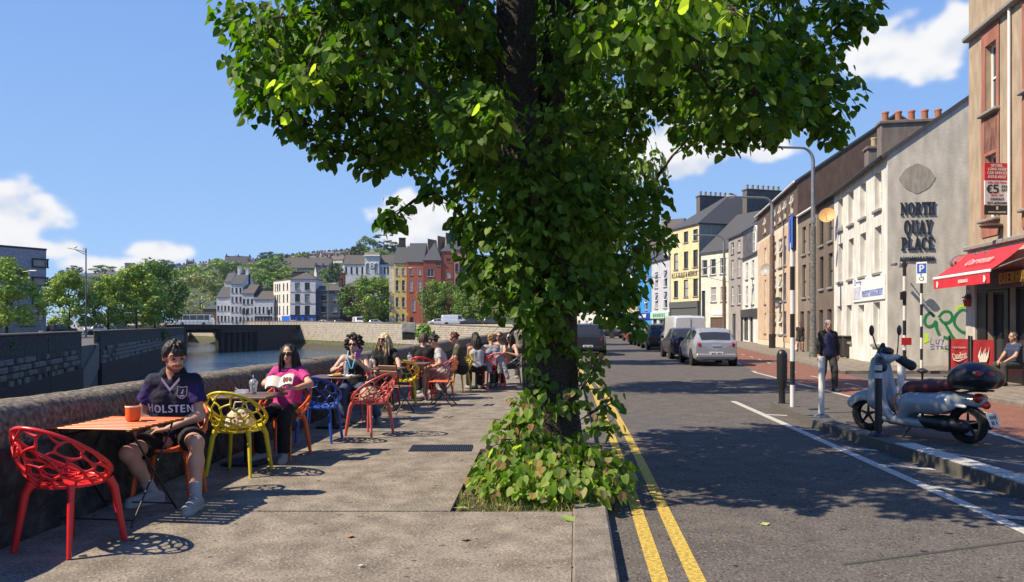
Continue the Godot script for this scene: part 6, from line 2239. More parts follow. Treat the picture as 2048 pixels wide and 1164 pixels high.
func fold_chair(x: float, d: float, turn: float, c: Color, label: String) -> void:
	var o := thing("folding_chair", label, "chair", P(x, d), turn, "folding slatted chairs")
	var m: MB
	for k in 6:
		m = MB.new()
		m.rbox(Vector3(0, 0.455, -0.17 + 0.068 * k), Vector3(0.40, 0.018, 0.058), 0.006)
		part("seat_slat", m, plain(c, 0.45), o)
	for y in [0.70, 0.79]:
		m = MB.new()
		m.rbox(Vector3(0, y, -0.23 - (y - 0.7) * 0.25), Vector3(0.40, 0.07, 0.02), 0.006, Basis(Vector3.RIGHT, -0.2))
		part("back_slat", m, plain(c, 0.45), o)
	for s in [-0.19, 0.19]:
		m = MB.new()
		m.tube([Vector3(s, 0.84, -0.26), Vector3(s, 0.45, -0.17), Vector3(s, 0.0, 0.22)], 0.011, 6)
		part("leg", m, M.iron, o)
		m = MB.new()
		m.tube([Vector3(s * 0.88, 0.44, 0.16), Vector3(s * 0.88, 0.0, -0.24)], 0.011, 6)
		part("leg", m, M.iron, o)
	m = MB.new()
	for z in [0.2, -0.22]: m.tube([Vector3(-0.18, 0.03, z), Vector3(0.18, 0.03, z)], 0.008, 6)
	part("stretcher", m, M.iron, o)
func table(x: float, d: float, turn: float, w: float, l: float, top: Material, label: String) -> Node3D:
	var o := thing("cafe_table", label, "table", P(x, d), turn, "pedestal cafe tables")
	var m := MB.new()
	m.rbox(Vector3(0, 0.735, 0), Vector3(w, 0.028, l), 0.008)
	part("tabletop", m, top, o)
	m = MB.new()
	m.tube([Vector3(0, 0.03, 0), Vector3(0, 0.72, 0)], 0.035, 10)
	part("pedestal", m, M.iron, o)
	m = MB.new()
	m.rbox(Vector3(0, 0.018, 0), Vector3(0.42, 0.03, 0.42), 0.012)
	part("base", m, M.iron, o)
	return o
func drink(p: Vector3, label: String, fill: Color, level: float) -> void:
	var o := thing("iced_drink", label, "cup", p, 0, "plastic cups with domed lids")
	var cl := StandardMaterial3D.new()
	cl.resource_name = "clear_plastic"
	cl.transparency = BaseMaterial3D.TRANSPARENCY_ALPHA
	cl.albedo_color = Color(0.85, 0.88, 0.9, 0.28)
	cl.roughness = 0.12
	var m := MB.new()
	m.lathe([Vector2(0.0, 0.002), Vector2(0.029, 0.0), Vector2(0.042, 0.115), Vector2(0.045, 0.118)])
	part("cup", m, cl, o)
	m = MB.new()
	m.lathe([Vector2(0.047, 0.116), Vector2(0.047, 0.124), Vector2(0.042, 0.145), Vector2(0.025, 0.162), Vector2(0.008, 0.166)])
	part("dome_lid", m, cl, o)
	m = MB.new()
	m.lathe([Vector2(0.0, 0.004), Vector2(0.027, 0.004), Vector2(0.027 + 0.012 * level, 0.115 * level), Vector2(0.0, 0.115 * level)])
	part("coffee", m, plain(fill, 0.3), o)
	for k in 6:
		m = MB.new()
		var a := Vector3(0.008 - 0.002 * k, 0.04 + 0.028 * k, 0)
		m.tube([a, a + Vector3(-0.002, 0.028, 0)], 0.0045, 6)
		part("straw", m, plain(lin(0.8, 0.8, 0.8) if k % 2 else lin(0.05, 0.05, 0.06), 0.5), o)

func chairs_and_tables() -> void:
	chair0 = make_chair()
	var red := lin(0.62, 0.018, 0.02)
	var pink := lin(0.55, 0.10, 0.085)
	var orange := lin(0.70, 0.12, 0.025)
	var yellow := lin(0.60, 0.47, 0.02)
	var blue := lin(0.02, 0.07, 0.34)
	chair(-3.0, 5.07, 0.30, 0.95, red, "bright red pierced plastic chair nearest the camera, empty, at the orange table")
	chair(-2.97, 6.52, 0.12, -1.0, orange, "orange plastic chair under the man in the navy football jersey")
	chair(-2.77, 7.6, 0.15, 1.0, yellow, "lemon yellow pierced chair with a bag on its seat")
	chair(-2.63, 8.62, -0.25, -1.0, orange, "orange plastic chair under the woman in the pink shirt")
	chair(-2.50, 9.7, 0.08, 1.0, blue, "dark blue pierced plastic chair, empty")
	chair(-1.93, 10.25, -0.88, 0.48, pink, "salmon red pierced chair at the table's end, with a bag on its seat")
	chair(-2.55, 11.85, 0.0, -1.0, pink, "salmon chair under the curly haired woman with the phone")
	chair(-2.36, 13.9, -0.1, -1.0, red, "red chair under the woman with long blond hair")
	chair(-2.05, 14.15, -0.1, 1.0, yellow, "golden yellow tub chair behind the blond woman's table")
	chair(-1.86, 15.6, 0.1, 1.0, red, "red tub chair under the person in black seen from behind")
	chair(-1.45, 15.25, -0.97, 0.2, pink, "pale salmon chair under the person in white shirt and shorts")
	chair(-1.2, 16.9, -0.9, 0.3, yellow, "yellow chair turned left behind the folding orange chair")
	chair(-0.42, 17.5, -0.3, 0.9, red, "red chair with a grey jacket hung on its back")
	chair(0.02, 18.6, -1.0, 0.0, lin(0.2, 0.2, 0.2), "grey chair partly hidden by the lime leaves")
	fold_chair(-1.3, 13.95, -1.75, lin(0.68, 0.15, 0.035), "orange slatted folding chair with black legs standing in the walkway")
	fold_chair(-1.95, 12.75, 2.6, lin(0.16, 0.075, 0.05), "brown slatted folding chair with black legs beside the blond woman's table")
	# orange slatted table
	var t := thing("folding_table", "orange slatted metal folding table with thin crossed black legs", "table", P(-3.08, 5.87), -0.12)
	var m: MB
	var om := plain(lin(0.72, 0.15, 0.03), 0.3)
	for k in 9:
		m = MB.new()
		m.rbox(Vector3(0, 0.735, -0.32 + 0.08 * k), Vector3(0.70, 0.012, 0.068), 0.004)
		part("slat", m, om, t)
	for x in [-0.32, 0.32]:
		m = MB.new()
		m.rbox(Vector3(x, 0.722, 0), Vector3(0.03, 0.014, 0.72), 0.003)
		part("batten", m, M.iron, t)
		for s in [-1.0, 1.0]:
			m = MB.new()
			m.tube([Vector3(x * 0.9, 0.71, 0.27 * s), Vector3(x * 0.9 + 0.01, 0.36, 0.0), Vector3(x * 0.95, 0.0, -0.30 * s)], 0.0085, 6)
			part("leg", m, M.iron, t)
	for z in [-0.27, 0.27]:
		m = MB.new()
		m.tube([Vector3(-0.3, 0.05, z), Vector3(0.3, 0.05, z)], 0.006, 6)
		part("stretcher", m, M.iron, t)
	table(-2.87, 8.13, -0.08, 0.68, 0.62, M.wood, "brown wooden cafe table with book reader, ashtray and iced drink")
	table(-2.62, 11.05, -0.08, 0.66, 0.62, M.wood, "brown cafe table with plate, bottle and napkins before the curly haired woman")
	table(-2.25, 13.2, -0.08, 0.66, 0.6, M.wood, "reddish brown cafe table with coffee and papers before the blond woman")
	table(-1.98, 14.95, -0.08, 0.66, 0.6, M.wood, "brown cafe table with plate and drink between white shirt and black shirt")
	table(-0.85, 17.9, 0.1, 0.7, 0.7, M.wood, "cafe table with the farthest group of people around it")
	# on the tables
	var mg := thing("mug", "orange mug on the slatted orange table", "mug", at(266, 835, 5.92) * Vector3(1, 0, 1) + Vector3(0, 0.742, 0))
	m = MB.new()
	m.lathe([Vector2(0, 0.002), Vector2(0.042, 0.0), Vector2(0.054, 0.02), Vector2(0.057, 0.118), Vector2(0.052, 0.118), Vector2(0.048, 0.02), Vector2(0, 0.015)], Vector3.ZERO, 24)
	part("body", m, plain(lin(0.70, 0.14, 0.035), 0.25), mg)
	m = MB.new()
	m.lathe([Vector2(0.0581, 0.112), Vector2(0.0585, 0.12), Vector2(0.051, 0.121)], Vector3.ZERO, 24)
	part("glazed_lip", m, plain(lin(0.72, 0.6, 0.45), 0.3), mg)
	drink(at(507, 778, 8.15) * Vector3(1, 0, 1) + Vector3(0, 0.75, 0), "clear plastic cup with domed lid and striped straw, nearly empty, before the pink shirt", lin(0.10, 0.035, 0.012), 0.22)
	drink(at(743, 733, 13.15) * Vector3(1, 0, 1) + Vector3(0, 0.75, 0), "plastic cup of milky coffee with domed lid before the blond woman", lin(0.32, 0.19, 0.09), 0.85)
	drink(at(819, 727, 14.85) * Vector3(1, 0, 1) + Vector3(0, 0.75, 0), "clear empty looking cup with domed lid beside the white shirted person", lin(0.5, 0.48, 0.42), 0.3)
	var gl := StandardMaterial3D.new()
	gl.resource_name = "clear_glass"
	gl.transparency = BaseMaterial3D.TRANSPARENCY_ALPHA
	gl.albedo_color = Color(0.9, 0.93, 0.95, 0.3)
	gl.roughness = 0.08
	var ash := thing("ashtray", "square clear glass ashtray with a cigarette beside the iced drink", "ashtray", at(484, 778, 8.2) * Vector3(1, 0, 1) + Vector3(0, 0.75, 0))
	m = MB.new()
	for s in [[0, 1], [0, -1], [1, 0], [-1, 0]]: m.rbox(Vector3(0.05 * s[0], 0.022, 0.05 * s[1]), Vector3(0.115 if s[0] == 0 else 0.014, 0.044, 0.115 if s[1] == 0 else 0.014), 0.004)
	m.box(Vector3(0, 0.005, 0), Vector3(0.1, 0.01, 0.1))
	part("dish", m, gl, ash)
	m = MB.new()
	m.tube([Vector3(-0.02, 0.03, 0), Vector3(-0.075, 0.065, 0.01)], 0.004, 6)
	part("cigarette", m, M.frame_white, ash)
	for q in [[673, 752, 10.95, "plate of food on the curly haired woman's table"], [808, 727, 14.75, "plate with a sandwich on the table before the white shirt"]]:
		var pl := thing("plate", q[3], "plate", at(q[0], q[1], q[2]) * Vector3(1, 0, 1) + Vector3(0, 0.75, 0), 0.4)
		m = MB.new()
		m.lathe([Vector2(0, 0.002), Vector2(0.08, 0.002), Vector2(0.13, 0.018), Vector2(0.132, 0.022), Vector2(0.075, 0.01), Vector2(0, 0.01)], Vector3.ZERO, 20)
		part("dish", m, plain(lin(0.66, 0.6, 0.5), 0.3), pl)
		var fd := sdf_mesh([ell(Vector3(0.01, 0.02, 0), Vector3(0.07, 0.025, 0.05)), ell(Vector3(-0.05, 0.02, 0.02), Vector3(0.03, 0.02, 0.03)), ell(Vector3(0.05, 0.035, -0.01), Vector3(0.03, 0.02, 0.04))], 0.008, 0.01, null, 0.006)
		part("food", fd, plain(lin(0.55, 0.28, 0.07), 0.7), pl)
	var bt := thing("water_bottle", "clear plastic water bottle on the curly haired woman's table", "bottle", at(692, 752, 10.9) * Vector3(1, 0, 1) + Vector3(0, 0.75, 0))
	m = MB.new()
	m.lathe([Vector2(0, 0), Vector2(0.032, 0.002), Vector2(0.034, 0.06), Vector2(0.030, 0.08), Vector2(0.034, 0.1), Vector2(0.034, 0.15), Vector2(0.013, 0.2), Vector2(0.013, 0.215)])
	part("body", m, gl, bt)
	m = MB.new()
	m.lathe([Vector2(0.015, 0.208), Vector2(0.015, 0.225), Vector2(0, 0.226)])
	part("cap", m, plain(lin(0.5, 0.6, 0.75), 0.4), bt)
	for q in [[700, 753, 10.85, "crumpled white napkins beside the water bottle", 0.05], [785, 734, 13.1, "folded newspaper on the blond woman's table", 0.09]]:
		var np := sdf_mesh([ell(Vector3(0, 0.012, 0), Vector3(q[4], 0.014, 0.05)), ell(Vector3(0.03, 0.02, 0.02), Vector3(0.04, 0.015, 0.03)), ell(Vector3(-q[4] * 0.7, 0.015, -0.01), Vector3(0.035, 0.02, 0.03))], 0.007, 0.004, null, 0.01, 40.0)
		var o := part("napkin" if q[4] < 0.08 else "newspaper", np, plain(lin(0.72, 0.7, 0.68), 0.8))
		o.position = at(q[0], q[1], q[2]) * Vector3(1, 0, 1) + Vector3(0, 0.75, 0)
		tag(o, q[3], "napkin" if q[4] < 0.08 else "newspaper")
	for q in [[-2.76, 7.62, lin(0.55, 0.47, 0.33), "cream patterned tote bag lying on the yellow chair's seat"], [-1.95, 10.27, lin(0.42, 0.30, 0.21), "tan handbag lying on the salmon red chair's seat"]]:
		var bg := thing("handbag", q[3], "bag", P(q[0], q[1], 0.45), 0.3)
		part("bag", sdf_mesh([ell(Vector3(0, 0.1, 0), Vector3(0.13, 0.11, 0.1)), ell(Vector3(0.06, 0.06, 0.05), Vector3(0.09, 0.06, 0.07)), ell(Vector3(-0.07, 0.05, 0.02), Vector3(0.08, 0.05, 0.1))], 0.012, 0.04, null, 0.012, 25.0), plain(q[2], 0.8), bg)
		m = MB.new()
		m.tube([Vector3(-0.08, 0.15, 0), Vector3(-0.05, 0.27, 0.02), Vector3(0.05, 0.27, 0.02), Vector3(0.08, 0.15, 0)], 0.008, 6)
		part("strap", m, plain(lin(0.7, 0.62, 0.5), 0.8), bg)
		m = MB.new()
		for k in 3: m.ball(Vector3(-0.05 + 0.06 * k, 0.09 + 0.02 * k, 0.095), Vector3(0.02, 0.015, 0.012), 8, 6)
		part("red_print", m, plain(lin(0.35, 0.03, 0.03), 0.8), bg)
# ---------- people ----------
func rot_y(a: float) -> Basis: return Basis(Vector3.UP, a)
# two bone joint: where the elbow or knee lies between a and b, bent towards hint
func bend(a: Vector3, b: Vector3, la: float, lb: float, hint: Vector3) -> Vector3:
	var d := clampf(a.distance_to(b), 0.05, (la + lb) * 0.999)
	var u := (b - a).normalized()
	var x := (la * la - lb * lb + d * d) / (2.0 * d)
	var h := sqrt(maxf(0.0, la * la - x * x))
	var w := (hint - u * hint.dot(u)).normalized()
	return a + u * x + w * h
func hand(wr: Vector3, fw: Vector3, palm: Vector3, side: float, curl: float, c: Color, sc: float) -> Array:
	fw = fw.normalized()
	palm = (palm - fw * palm.dot(fw)).normalized()
	var ac := fw.cross(palm) * side
	var out := []
	var kn := wr + fw * 0.085 * sc
	for k in 3: out.append(cap(wr + ac * (k - 1) * 0.016 * sc, kn + ac * (k - 1) * 0.024 * sc, 0.017 * sc, 0.014 * sc, c))
	for k in 4:
		var a := kn + ac * (-0.033 + 0.022 * k) * sc
		var l: float = [0.036, 0.042, 0.039, 0.030][k] * sc
		var d1 := (fw * cos(curl * 0.7) + palm * sin(curl * 0.7)).normalized()
		var d2 := (fw * cos(curl * 1.7) + palm * sin(curl * 1.7)).normalized()
		var b := a + d1 * l
		out.append(cap(a, b, 0.0095 * sc, 0.0088 * sc, c))
		out.append(cap(b, b + d2 * l * 0.9, 0.0088 * sc, 0.0075 * sc, c))
	var t0 := wr + fw * 0.03 * sc - ac * 0.03 * sc
	var t1 := t0 + (fw * 0.6 - ac * 0.75 + palm * 0.35).normalized() * 0.04 * sc
	out.append(cap(t0, t1, 0.013 * sc, 0.0105 * sc, c))
	out.append(cap(t1, t1 + (fw + palm * 0.6 * curl).normalized() * 0.032 * sc, 0.0105 * sc, 0.0085 * sc, c))
	return out
func sdf_at(prims: Array, p: Vector3) -> float:
	var f := 9.0
	for q in prims:
		var d := 9.0
		if q[0] == 0:
			var ba: Vector3 = q[2] - q[1]
			var h := clampf((p - q[1]).dot(ba) / maxf(ba.length_squared(), 1e-9), 0, 1)
			d = (p - q[1] - ba * h).length() - lerpf(q[3], q[4], h)
		else:
			var e: Vector3 = q[3].inverse() * (p - q[1]) / q[2]
			d = e.length() * (e.length() - 1.0) / maxf((e / q[2]).length(), 1e-6)
		var k := 0.05
		var hh := maxf(k - absf(f - d), 0.0)
		f = minf(f, d) - hh * hh / (4.0 * k)
	return f
# hair as locks on a head: a style is [count, length, radius, spread out, fall, curl, start colatitude limit, front limit]
func hair_prims(hc: Vector3, hb: Basis, sc: float, style: String, c: Color, sd: int) -> Array:
	var r := RandomNumberGenerator.new()
	r.seed = sd
	var out := []
	var q := func(v): return hc + hb * (v * sc)
	var cc := func(): return c * r.randf_range(0.6, 1.5)
	out.append(ell(q.call(Vector3(0, 0.03, -0.018)), Vector3(0.083, 0.092, 0.092) * sc, c, hb))
	if style == "curly" or style == "shortcurl":
		var R := 0.148 if style == "curly" else 0.1
		for k in (210 if style == "curly" else 80):
			var d := Vector3(r.randfn(), r.randfn(), r.randfn()).normalized()
			if d.z > 0.45 and d.y < 0.55: continue
			if style == "shortcurl" and d.y < -0.25: continue
			var p := Vector3(d.x * R, 0.02 + d.y * R * (1.15 if d.y > 0 else 1.35), -0.03 + d.z * R * 0.9) * r.randf_range(0.72, 1.06)
			out.append(ell(q.call(p), Vector3.ONE * r.randf_range(0.014, 0.027) * sc, cc.call(), hb))
		return out
	var n := 90
	var L := 0.10
	if style == "long" or style == "wavy" or style == "tail": n = 170; L = 0.33
	if style == "mop": n = 150
	if style == "short": n = 40
	for k in n:
		var a := TAU * r.randf()
		var el := asin(r.randf_range(-0.1 if style != "short" else 0.0, 1.0))
		var d := Vector3(cos(el) * sin(a), sin(el), cos(el) * cos(a))
		var front := d.z > 0.35
		if front and d.y < 0.42: continue
		if style == "short":
			if d.z > 0.2 or d.y > 0.75: continue
			out.append(ell(q.call(Vector3(d.x * 0.08, 0.02 + d.y * 0.085, -0.015 + d.z * 0.088)), Vector3.ONE * 0.017 * sc, cc.call(), hb))
			continue
		var p := Vector3(d.x * 0.082, 0.028 + d.y * 0.09, -0.016 + d.z * 0.092)
		var len_ := L
		var rad := 0.0105
		if style == "mop":
			len_ = 0.045 if front else 0.06
			if d.z < -0.3: len_ = 0.11
			rad = 0.0135
		elif style == "bun" or style == "bob":
			len_ = 0.05 if style == "bun" else 0.13
			if front: len_ = 0.03
		elif front:
			# parted to the sides of the face
			p = Vector3(signf(p.x + 0.004) * r.randf_range(0.062, 0.084), r.randf_range(0.03, 0.085), r.randf_range(-0.02, 0.045))
		var pts := [p]
		var dirv := (d * 0.5 + Vector3(0, -0.1, 0)).normalized()
		var steps := 4
		for s in steps:
			var fall := Vector3(0, -1.0, 0)
			if style == "bun": fall = Vector3(0, 0.15, -1.0)
			dirv = (dirv * 0.3 + fall * 0.9 + Vector3(r.randfn(), r.randfn(), r.randfn()) * (0.07 if style != "wavy" else 0.13)).normalized()
			var nx: Vector3 = pts[-1] + dirv * len_ / steps
			# stay outside the skull
			var e := (nx - Vector3(0, 0.02, -0.012)) / Vector3(0.083, 0.112, 0.098)
			if e.length() < 1.0: nx = Vector3(0, 0.02, -0.012) + e.normalized() * Vector3(0.083, 0.112, 0.098)
			pts.append(nx)
		var col: Color = cc.call()
		for s in steps:
			var ra := rad * (1.0 - 0.13 * s) * sc
			out.append(cap(q.call(pts[s]), q.call(pts[s + 1]), ra, ra * 0.85, col))
	if style == "bun": out.append(ell(q.call(Vector3(0.01, 0.085, -0.085)), Vector3(0.045, 0.045, 0.045) * sc, c, hb))
	if style == "tail":
		for k in 7: out.append(cap(q.call(Vector3(0, 0.05, -0.11)), q.call(Vector3(r.randfn() * 0.02, -0.16, -0.12 + r.randfn() * 0.01)), 0.02 * sc, 0.012 * sc, cc.call()))
	return out
# o: hip (world), yaw, sit, sc, lean, head [yaw, pitch], skin, hair [style, colour], top [kind, colour], bottom [kind, colour], shoe colour, cell, feet [L, R] world, wrists [L, R] world, elbows [L, R] hints, glasses, beard
func person(label: String, o: Dictionary) -> Node3D:
	var hipw: Vector3 = o.hip
	var yaw: float = o.yaw
	var sc: float = o.get("sc", 1.0)
	var sit: bool = o.get("sit", true)
	var n := thing("person", label, "person", Vector3(hipw.x, 0.0 if sit else hipw.y, hipw.z), yaw, o.get("group", ""))
	var inv := n.transform.inverse()
	var cell: float = o.get("cell", 0.02)
	var skin: Color = o.get("skin", Color(0.42, 0.23, 0.155))
	var P0 := Vector3(0, (0.545 if sit else 0.94 * sc), 0)
	var lb := Basis(Vector3.RIGHT, o.get("lean", 0.0)) * Basis(Vector3.BACK, o.get("tilt", 0.0))
	var chest := P0 + lb * Vector3(0, 0.33, 0) * sc
	var nb := P0 + lb * Vector3(0, 0.50, 0) * sc
	var hb := rot_y(o.get("head", [0.0, 0.0])[0]) * Basis(Vector3.RIGHT, o.get("head", [0.0, 0.0])[1])
	var hc := nb + lb * Vector3(0, 0.07, 0.01) * sc + hb * Vector3(0, 0.095, 0.02) * sc
	var wS: float = 0.175 * sc * o.get("wide", 1.0)
	var sh := []
	var hip := []
	var knee := []
	var ank := []
	var toe := []
	var elb := []
	var wri := []
	for k in 2:
		var s := 1.0 if k == 0 else -1.0
		sh.append(nb + lb * Vector3(s * wS, -0.055 * sc, 0))
		hip.append(P0 + Vector3(s * 0.092 * sc, -0.02, 0))
		var ft: Vector3 = inv * o.feet[k] if o.has("feet") else Vector3(s * 0.13, 0, 0.42 if sit else (0.0 + s * o.get("stride", 0.0)))
		ank.append(ft + Vector3(0, 0.085 * sc + (0.05 if not sit and s * o.get("stride", 0.0) < 0 else 0.0), 0))
		knee.append(bend(hip[k], ank[k], 0.44 * sc, 0.42 * sc, Vector3(s * o.get("splay", 0.12), 0.7 if sit else 0.0, 1.0)))
		var tv: Vector3 = ank[k] - knee[k]
		var toed := Vector3(s * o.get("toe_out", 0.25), 0, 1.0).normalized()
		if o.has("toes"): toed = (inv.basis * o.toes[k]).normalized()
		toe.append(Vector3(ank[k].x, 0.035 * sc, ank[k].z) + toed * 0.15 * sc)
		var wd: Vector3 = inv * o.wrists[k] if o.has("wrists") and o.wrists[k] != null else (knee[k] + Vector3(-s * 0.03, 0.10, -0.06) if sit else sh[k] + Vector3(s * 0.07, -0.56 * sc, 0.06 + s * o.get("stride", 0.0) * -0.5))
		var eh := Vector3(s * 0.7, -0.6, -0.6)
		if o.has("elbows") and o.elbows[k] != null: eh = inv.basis * o.elbows[k]
		var e := bend(sh[k], wd, 0.285 * sc, 0.25 * sc, eh)
		elb.append(e)
		wri.append(wd if sh[k].distance_to(wd) < 0.535 * sc else sh[k] + (wd - sh[k]).normalized() * 0.53 * sc)
	# body: one continuous skin
	var fat: float = o.get("fat", 1.0)
	var torso := [cap(P0 + Vector3(0.055 * sc, 0, 0), P0 - Vector3(0.055 * sc, 0, 0), 0.115 * sc * fat, 0.115 * sc * fat, skin),
		cap(P0 + lb * Vector3(0.045, 0.05, 0.01) * sc, chest + lb * Vector3(0.065, 0, 0) * sc, 0.105 * sc * fat, 0.108 * sc, skin), cap(P0 + lb * Vector3(-0.045, 0.05, 0.01) * sc, chest - lb * Vector3(0.065, 0, 0) * sc, 0.105 * sc * fat, 0.108 * sc, skin),
		cap(sh[0] + lb * Vector3(-0.03, -0.01, 0), sh[1] + lb * Vector3(0.03, -0.01, 0), 0.066 * sc, 0.066 * sc, skin)]
	if o.get("bust", false):
		for s in [1.0, -1.0]: torso.append(ell(chest + lb * Vector3(0.075 * s, 0.0, 0.085) * sc, Vector3(0.07, 0.065, 0.055) * sc, skin))
	var body := torso.duplicate()
	body.append(cap(nb + lb * Vector3(0, -0.03, 0), hc + hb * Vector3(0, -0.07, -0.02) * sc, 0.06 * sc, 0.05 * sc, skin))
	for k in 2:
		body.append(cap(sh[k], elb[k], 0.05 * sc, 0.04 * sc, skin))
		body.append(cap(elb[k], wri[k], 0.041 * sc, 0.026 * sc, skin))
		body.append(cap(hip[k], knee[k], 0.085 * sc, 0.056 * sc, skin))
		var calf: Vector3 = knee[k].lerp(ank[k], 0.35) + Vector3(0, 0, -0.015)
		body.append(cap(knee[k], calf, 0.055 * sc, 0.053 * sc, skin))
		body.append(cap(calf, ank[k], 0.053 * sc, 0.034 * sc, skin))
		body.append(cap(ank[k] - Vector3(0, 0.03, 0), toe[k], 0.036 * sc, 0.028 * sc, skin))
	var mb := sdf_mesh(body, cell, 0.04)
	# head and hands on finer grids of their own
	var q := func(v): return hc + hb * (v * sc)
	var fem: bool = o.get("fem", false)
	var lip := Color(skin.r * 0.85, skin.g * 0.48, skin.b * 0.5) if not fem else Color(0.36, 0.09, 0.085)
	var browc: Color = o.hair[1] * 0.8
	var face := [ell(q.call(Vector3(0, 0.022, -0.012)), Vector3(0.076, 0.095, 0.094) * sc, skin, hb), ell(q.call(Vector3(0, -0.045, 0.026)), Vector3(0.056 if not fem else 0.051, 0.064, 0.062) * sc, skin, hb), ell(q.call(Vector3(0, -0.092, 0.055)), Vector3(0.026, 0.018, 0.02) * sc, skin, hb),
		cap(q.call(Vector3(0, 0.016, 0.083)), q.call(Vector3(0, -0.022, 0.105)), 0.009 * sc, 0.0125 * sc, skin), ell(q.call(Vector3(0, -0.026, 0.092)), Vector3(0.018, 0.009, 0.014) * sc, skin, hb),
		cap(q.call(Vector3(0.017, 0.028, 0.078)), q.call(Vector3(0.05, 0.026, 0.060)), 0.007 * sc, 0.006 * sc, skin), cap(q.call(Vector3(-0.017, 0.028, 0.078)), q.call(Vector3(-0.05, 0.026, 0.060)), 0.007 * sc, 0.006 * sc, skin),
		cap(q.call(Vector3(0, -0.07, -0.0)), nb + lb * Vector3(0, 0.0, 0), 0.048 * sc, 0.056 * sc, skin)]
	for s in [1.0, -1.0]:
		face.append(ell(q.call(Vector3(0.078 * s, -0.008, -0.008)), Vector3(0.011, 0.032, 0.019) * sc, skin, hb))
		face.append(ell(q.call(Vector3(0.033 * s, 0.006, 0.0755)), Vector3(0.0125, 0.006, 0.006) * sc, Color(0.13, 0.09, 0.075), hb))
		face.append(ell(q.call(Vector3(0.033 * s, 0.006, 0.0795)), Vector3(0.0065, 0.006, 0.004) * sc, Color(0.03, 0.02, 0.015), hb))
		face.append(cap(q.call(Vector3(0.015 * s, 0.032, 0.086)), q.call(Vector3(0.052 * s, 0.032, 0.066)), 0.0048 * sc, 0.0035 * sc, browc))
		face.append(cap(q.call(Vector3(0, -0.0545, 0.0865)), q.call(Vector3(0.022 * s, -0.056, 0.076)), 0.0065 * sc, 0.0035 * sc, lip))
	if o.get("beard", false):
		var bc := Color(skin.r * 0.34, skin.g * 0.3, skin.b * 0.3)
		face.append(ell(q.call(Vector3(0, -0.09, 0.053)), Vector3(0.034, 0.024, 0.026) * sc, bc, hb))
		for s in [1.0, -1.0]:
			face.append(cap(q.call(Vector3(0.062 * s, -0.02, 0.005)), q.call(Vector3(0.045 * s, -0.075, 0.035)), 0.011 * sc, 0.016 * sc, bc))
			face.append(cap(q.call(Vector3(0.045 * s, -0.075, 0.035)), q.call(Vector3(0.012 * s, -0.093, 0.062)), 0.016 * sc, 0.018 * sc, bc))
			face.append(cap(q.call(Vector3(0.002 * s, -0.041, 0.093)), q.call(Vector3(0.03 * s, -0.05, 0.076)), 0.006 * sc, 0.006 * sc, bc))
	var hcell: float = o.get("hcell", maxf(0.0042, cell * 0.45))
	sdf_mesh(face, hcell, 0.016, mb)
	for k in 2:
		var fw: Vector3 = (wri[k] - elb[k]).normalized()
		var pl := Vector3(0, -1, 0)
		if o.has("palms") and o.palms[k] != null: pl = inv.basis * o.palms[k]
		if o.has("points") and o.points[k] != null: fw = inv.basis * o.points[k]
		sdf_mesh(hand(wri[k], fw, pl, 1.0 if k == 0 else -1.0, o.get("curl", 0.7), skin, sc), maxf(0.0045, cell * 0.4), 0.005, mb)
	part("body", mb, M.skin, n)
	# clothes
	var tk: String = o.top[0]
	var tc: Color = o.top[1]
	var top := []
	for t in torso:
		var u: Array = t.duplicate(true)
		if u[0] == 0:
			u[3] += 0.013 * sc
			u[4] += 0.013 * sc
		else: u[2] = u[2] + Vector3.ONE * 0.011
		u[5] = tc
		top.append(u)
	if tk == "tank":
		top.remove_at(3)
		for s in [1.0, -1.0]:
			for zz in [0.07, -0.075]: top.append(cap(chest + lb * Vector3(0.06 * s, 0.03, zz) * sc, nb + lb * Vector3(0.085 * s, 0.012, zz * 0.2) * sc, 0.025 * sc, 0.018 * sc, tc))
	else:
		var fr := 0.62 if tk == "tee" or tk == "jersey" or tk == "polo" else 1.0
		for k in 2:
			var sr := 0.068 if tk == "jersey" else 0.064
			var s2: Color = o.get("sleeve", tc)
			top.append(cap(sh[k] - lb * Vector3((0.02 if k == 0 else -0.02), 0.01, 0), sh[k].lerp(elb[k], fr), sr * sc, (sr + (0.012 if tk == "jersey" else -0.004)) * sc, s2 if fr < 1 else tc, 1 if fr < 1.0 else 0))
			if fr >= 1.0: top.append(cap(elb[k], elb[k].lerp(wri[k], 0.92), 0.056 * sc, 0.042 * sc, tc, 1))
		if tk == "polo" or tk == "jersey" or tk == "jacket":
			for k in 10:
				var a := TAU * k / 10.0
				if absf(wrapf(a - PI / 2.0, -PI, PI)) < 0.55: continue
				var a2 := a + TAU / 10.0
				top.append(cap(nb + lb * Vector3(cos(a) * 0.075, 0.025 - 0.02 * sin(a), sin(a) * 0.07 + 0.005) * sc, nb + lb * Vector3(cos(a2) * 0.075, 0.025 - 0.02 * sin(a2), sin(a2) * 0.07 + 0.005) * sc, 0.017 * sc, 0.017 * sc, tc))
		if tk == "jacket":
			top.append(cap(P0 + Vector3(0.09, -0.03, -0.02), P0 + Vector3(-0.09, -0.03, -0.02), 0.13 * sc, 0.13 * sc, tc))
	var topm := sdf_mesh(top, cell, 0.035, null, 0.006 * sc, 16.0)
	var names := {"jersey": "football_jersey", "tee": "t_shirt", "polo": "polo_shirt", "tank": "tank_top", "jacket": "jacket", "shirt": "shirt"}
	part(names[tk], topm, M.cloth, n)
	var bk: String = o.bottom[0]
	var bcol: Color = o.bottom[1]
	var bot := [cap(P0 + Vector3(0.06 * sc, -0.01, 0), P0 - Vector3(0.06 * sc, 0.01, 0), 0.128 * sc * fat, 0.128 * sc * fat, bcol)]
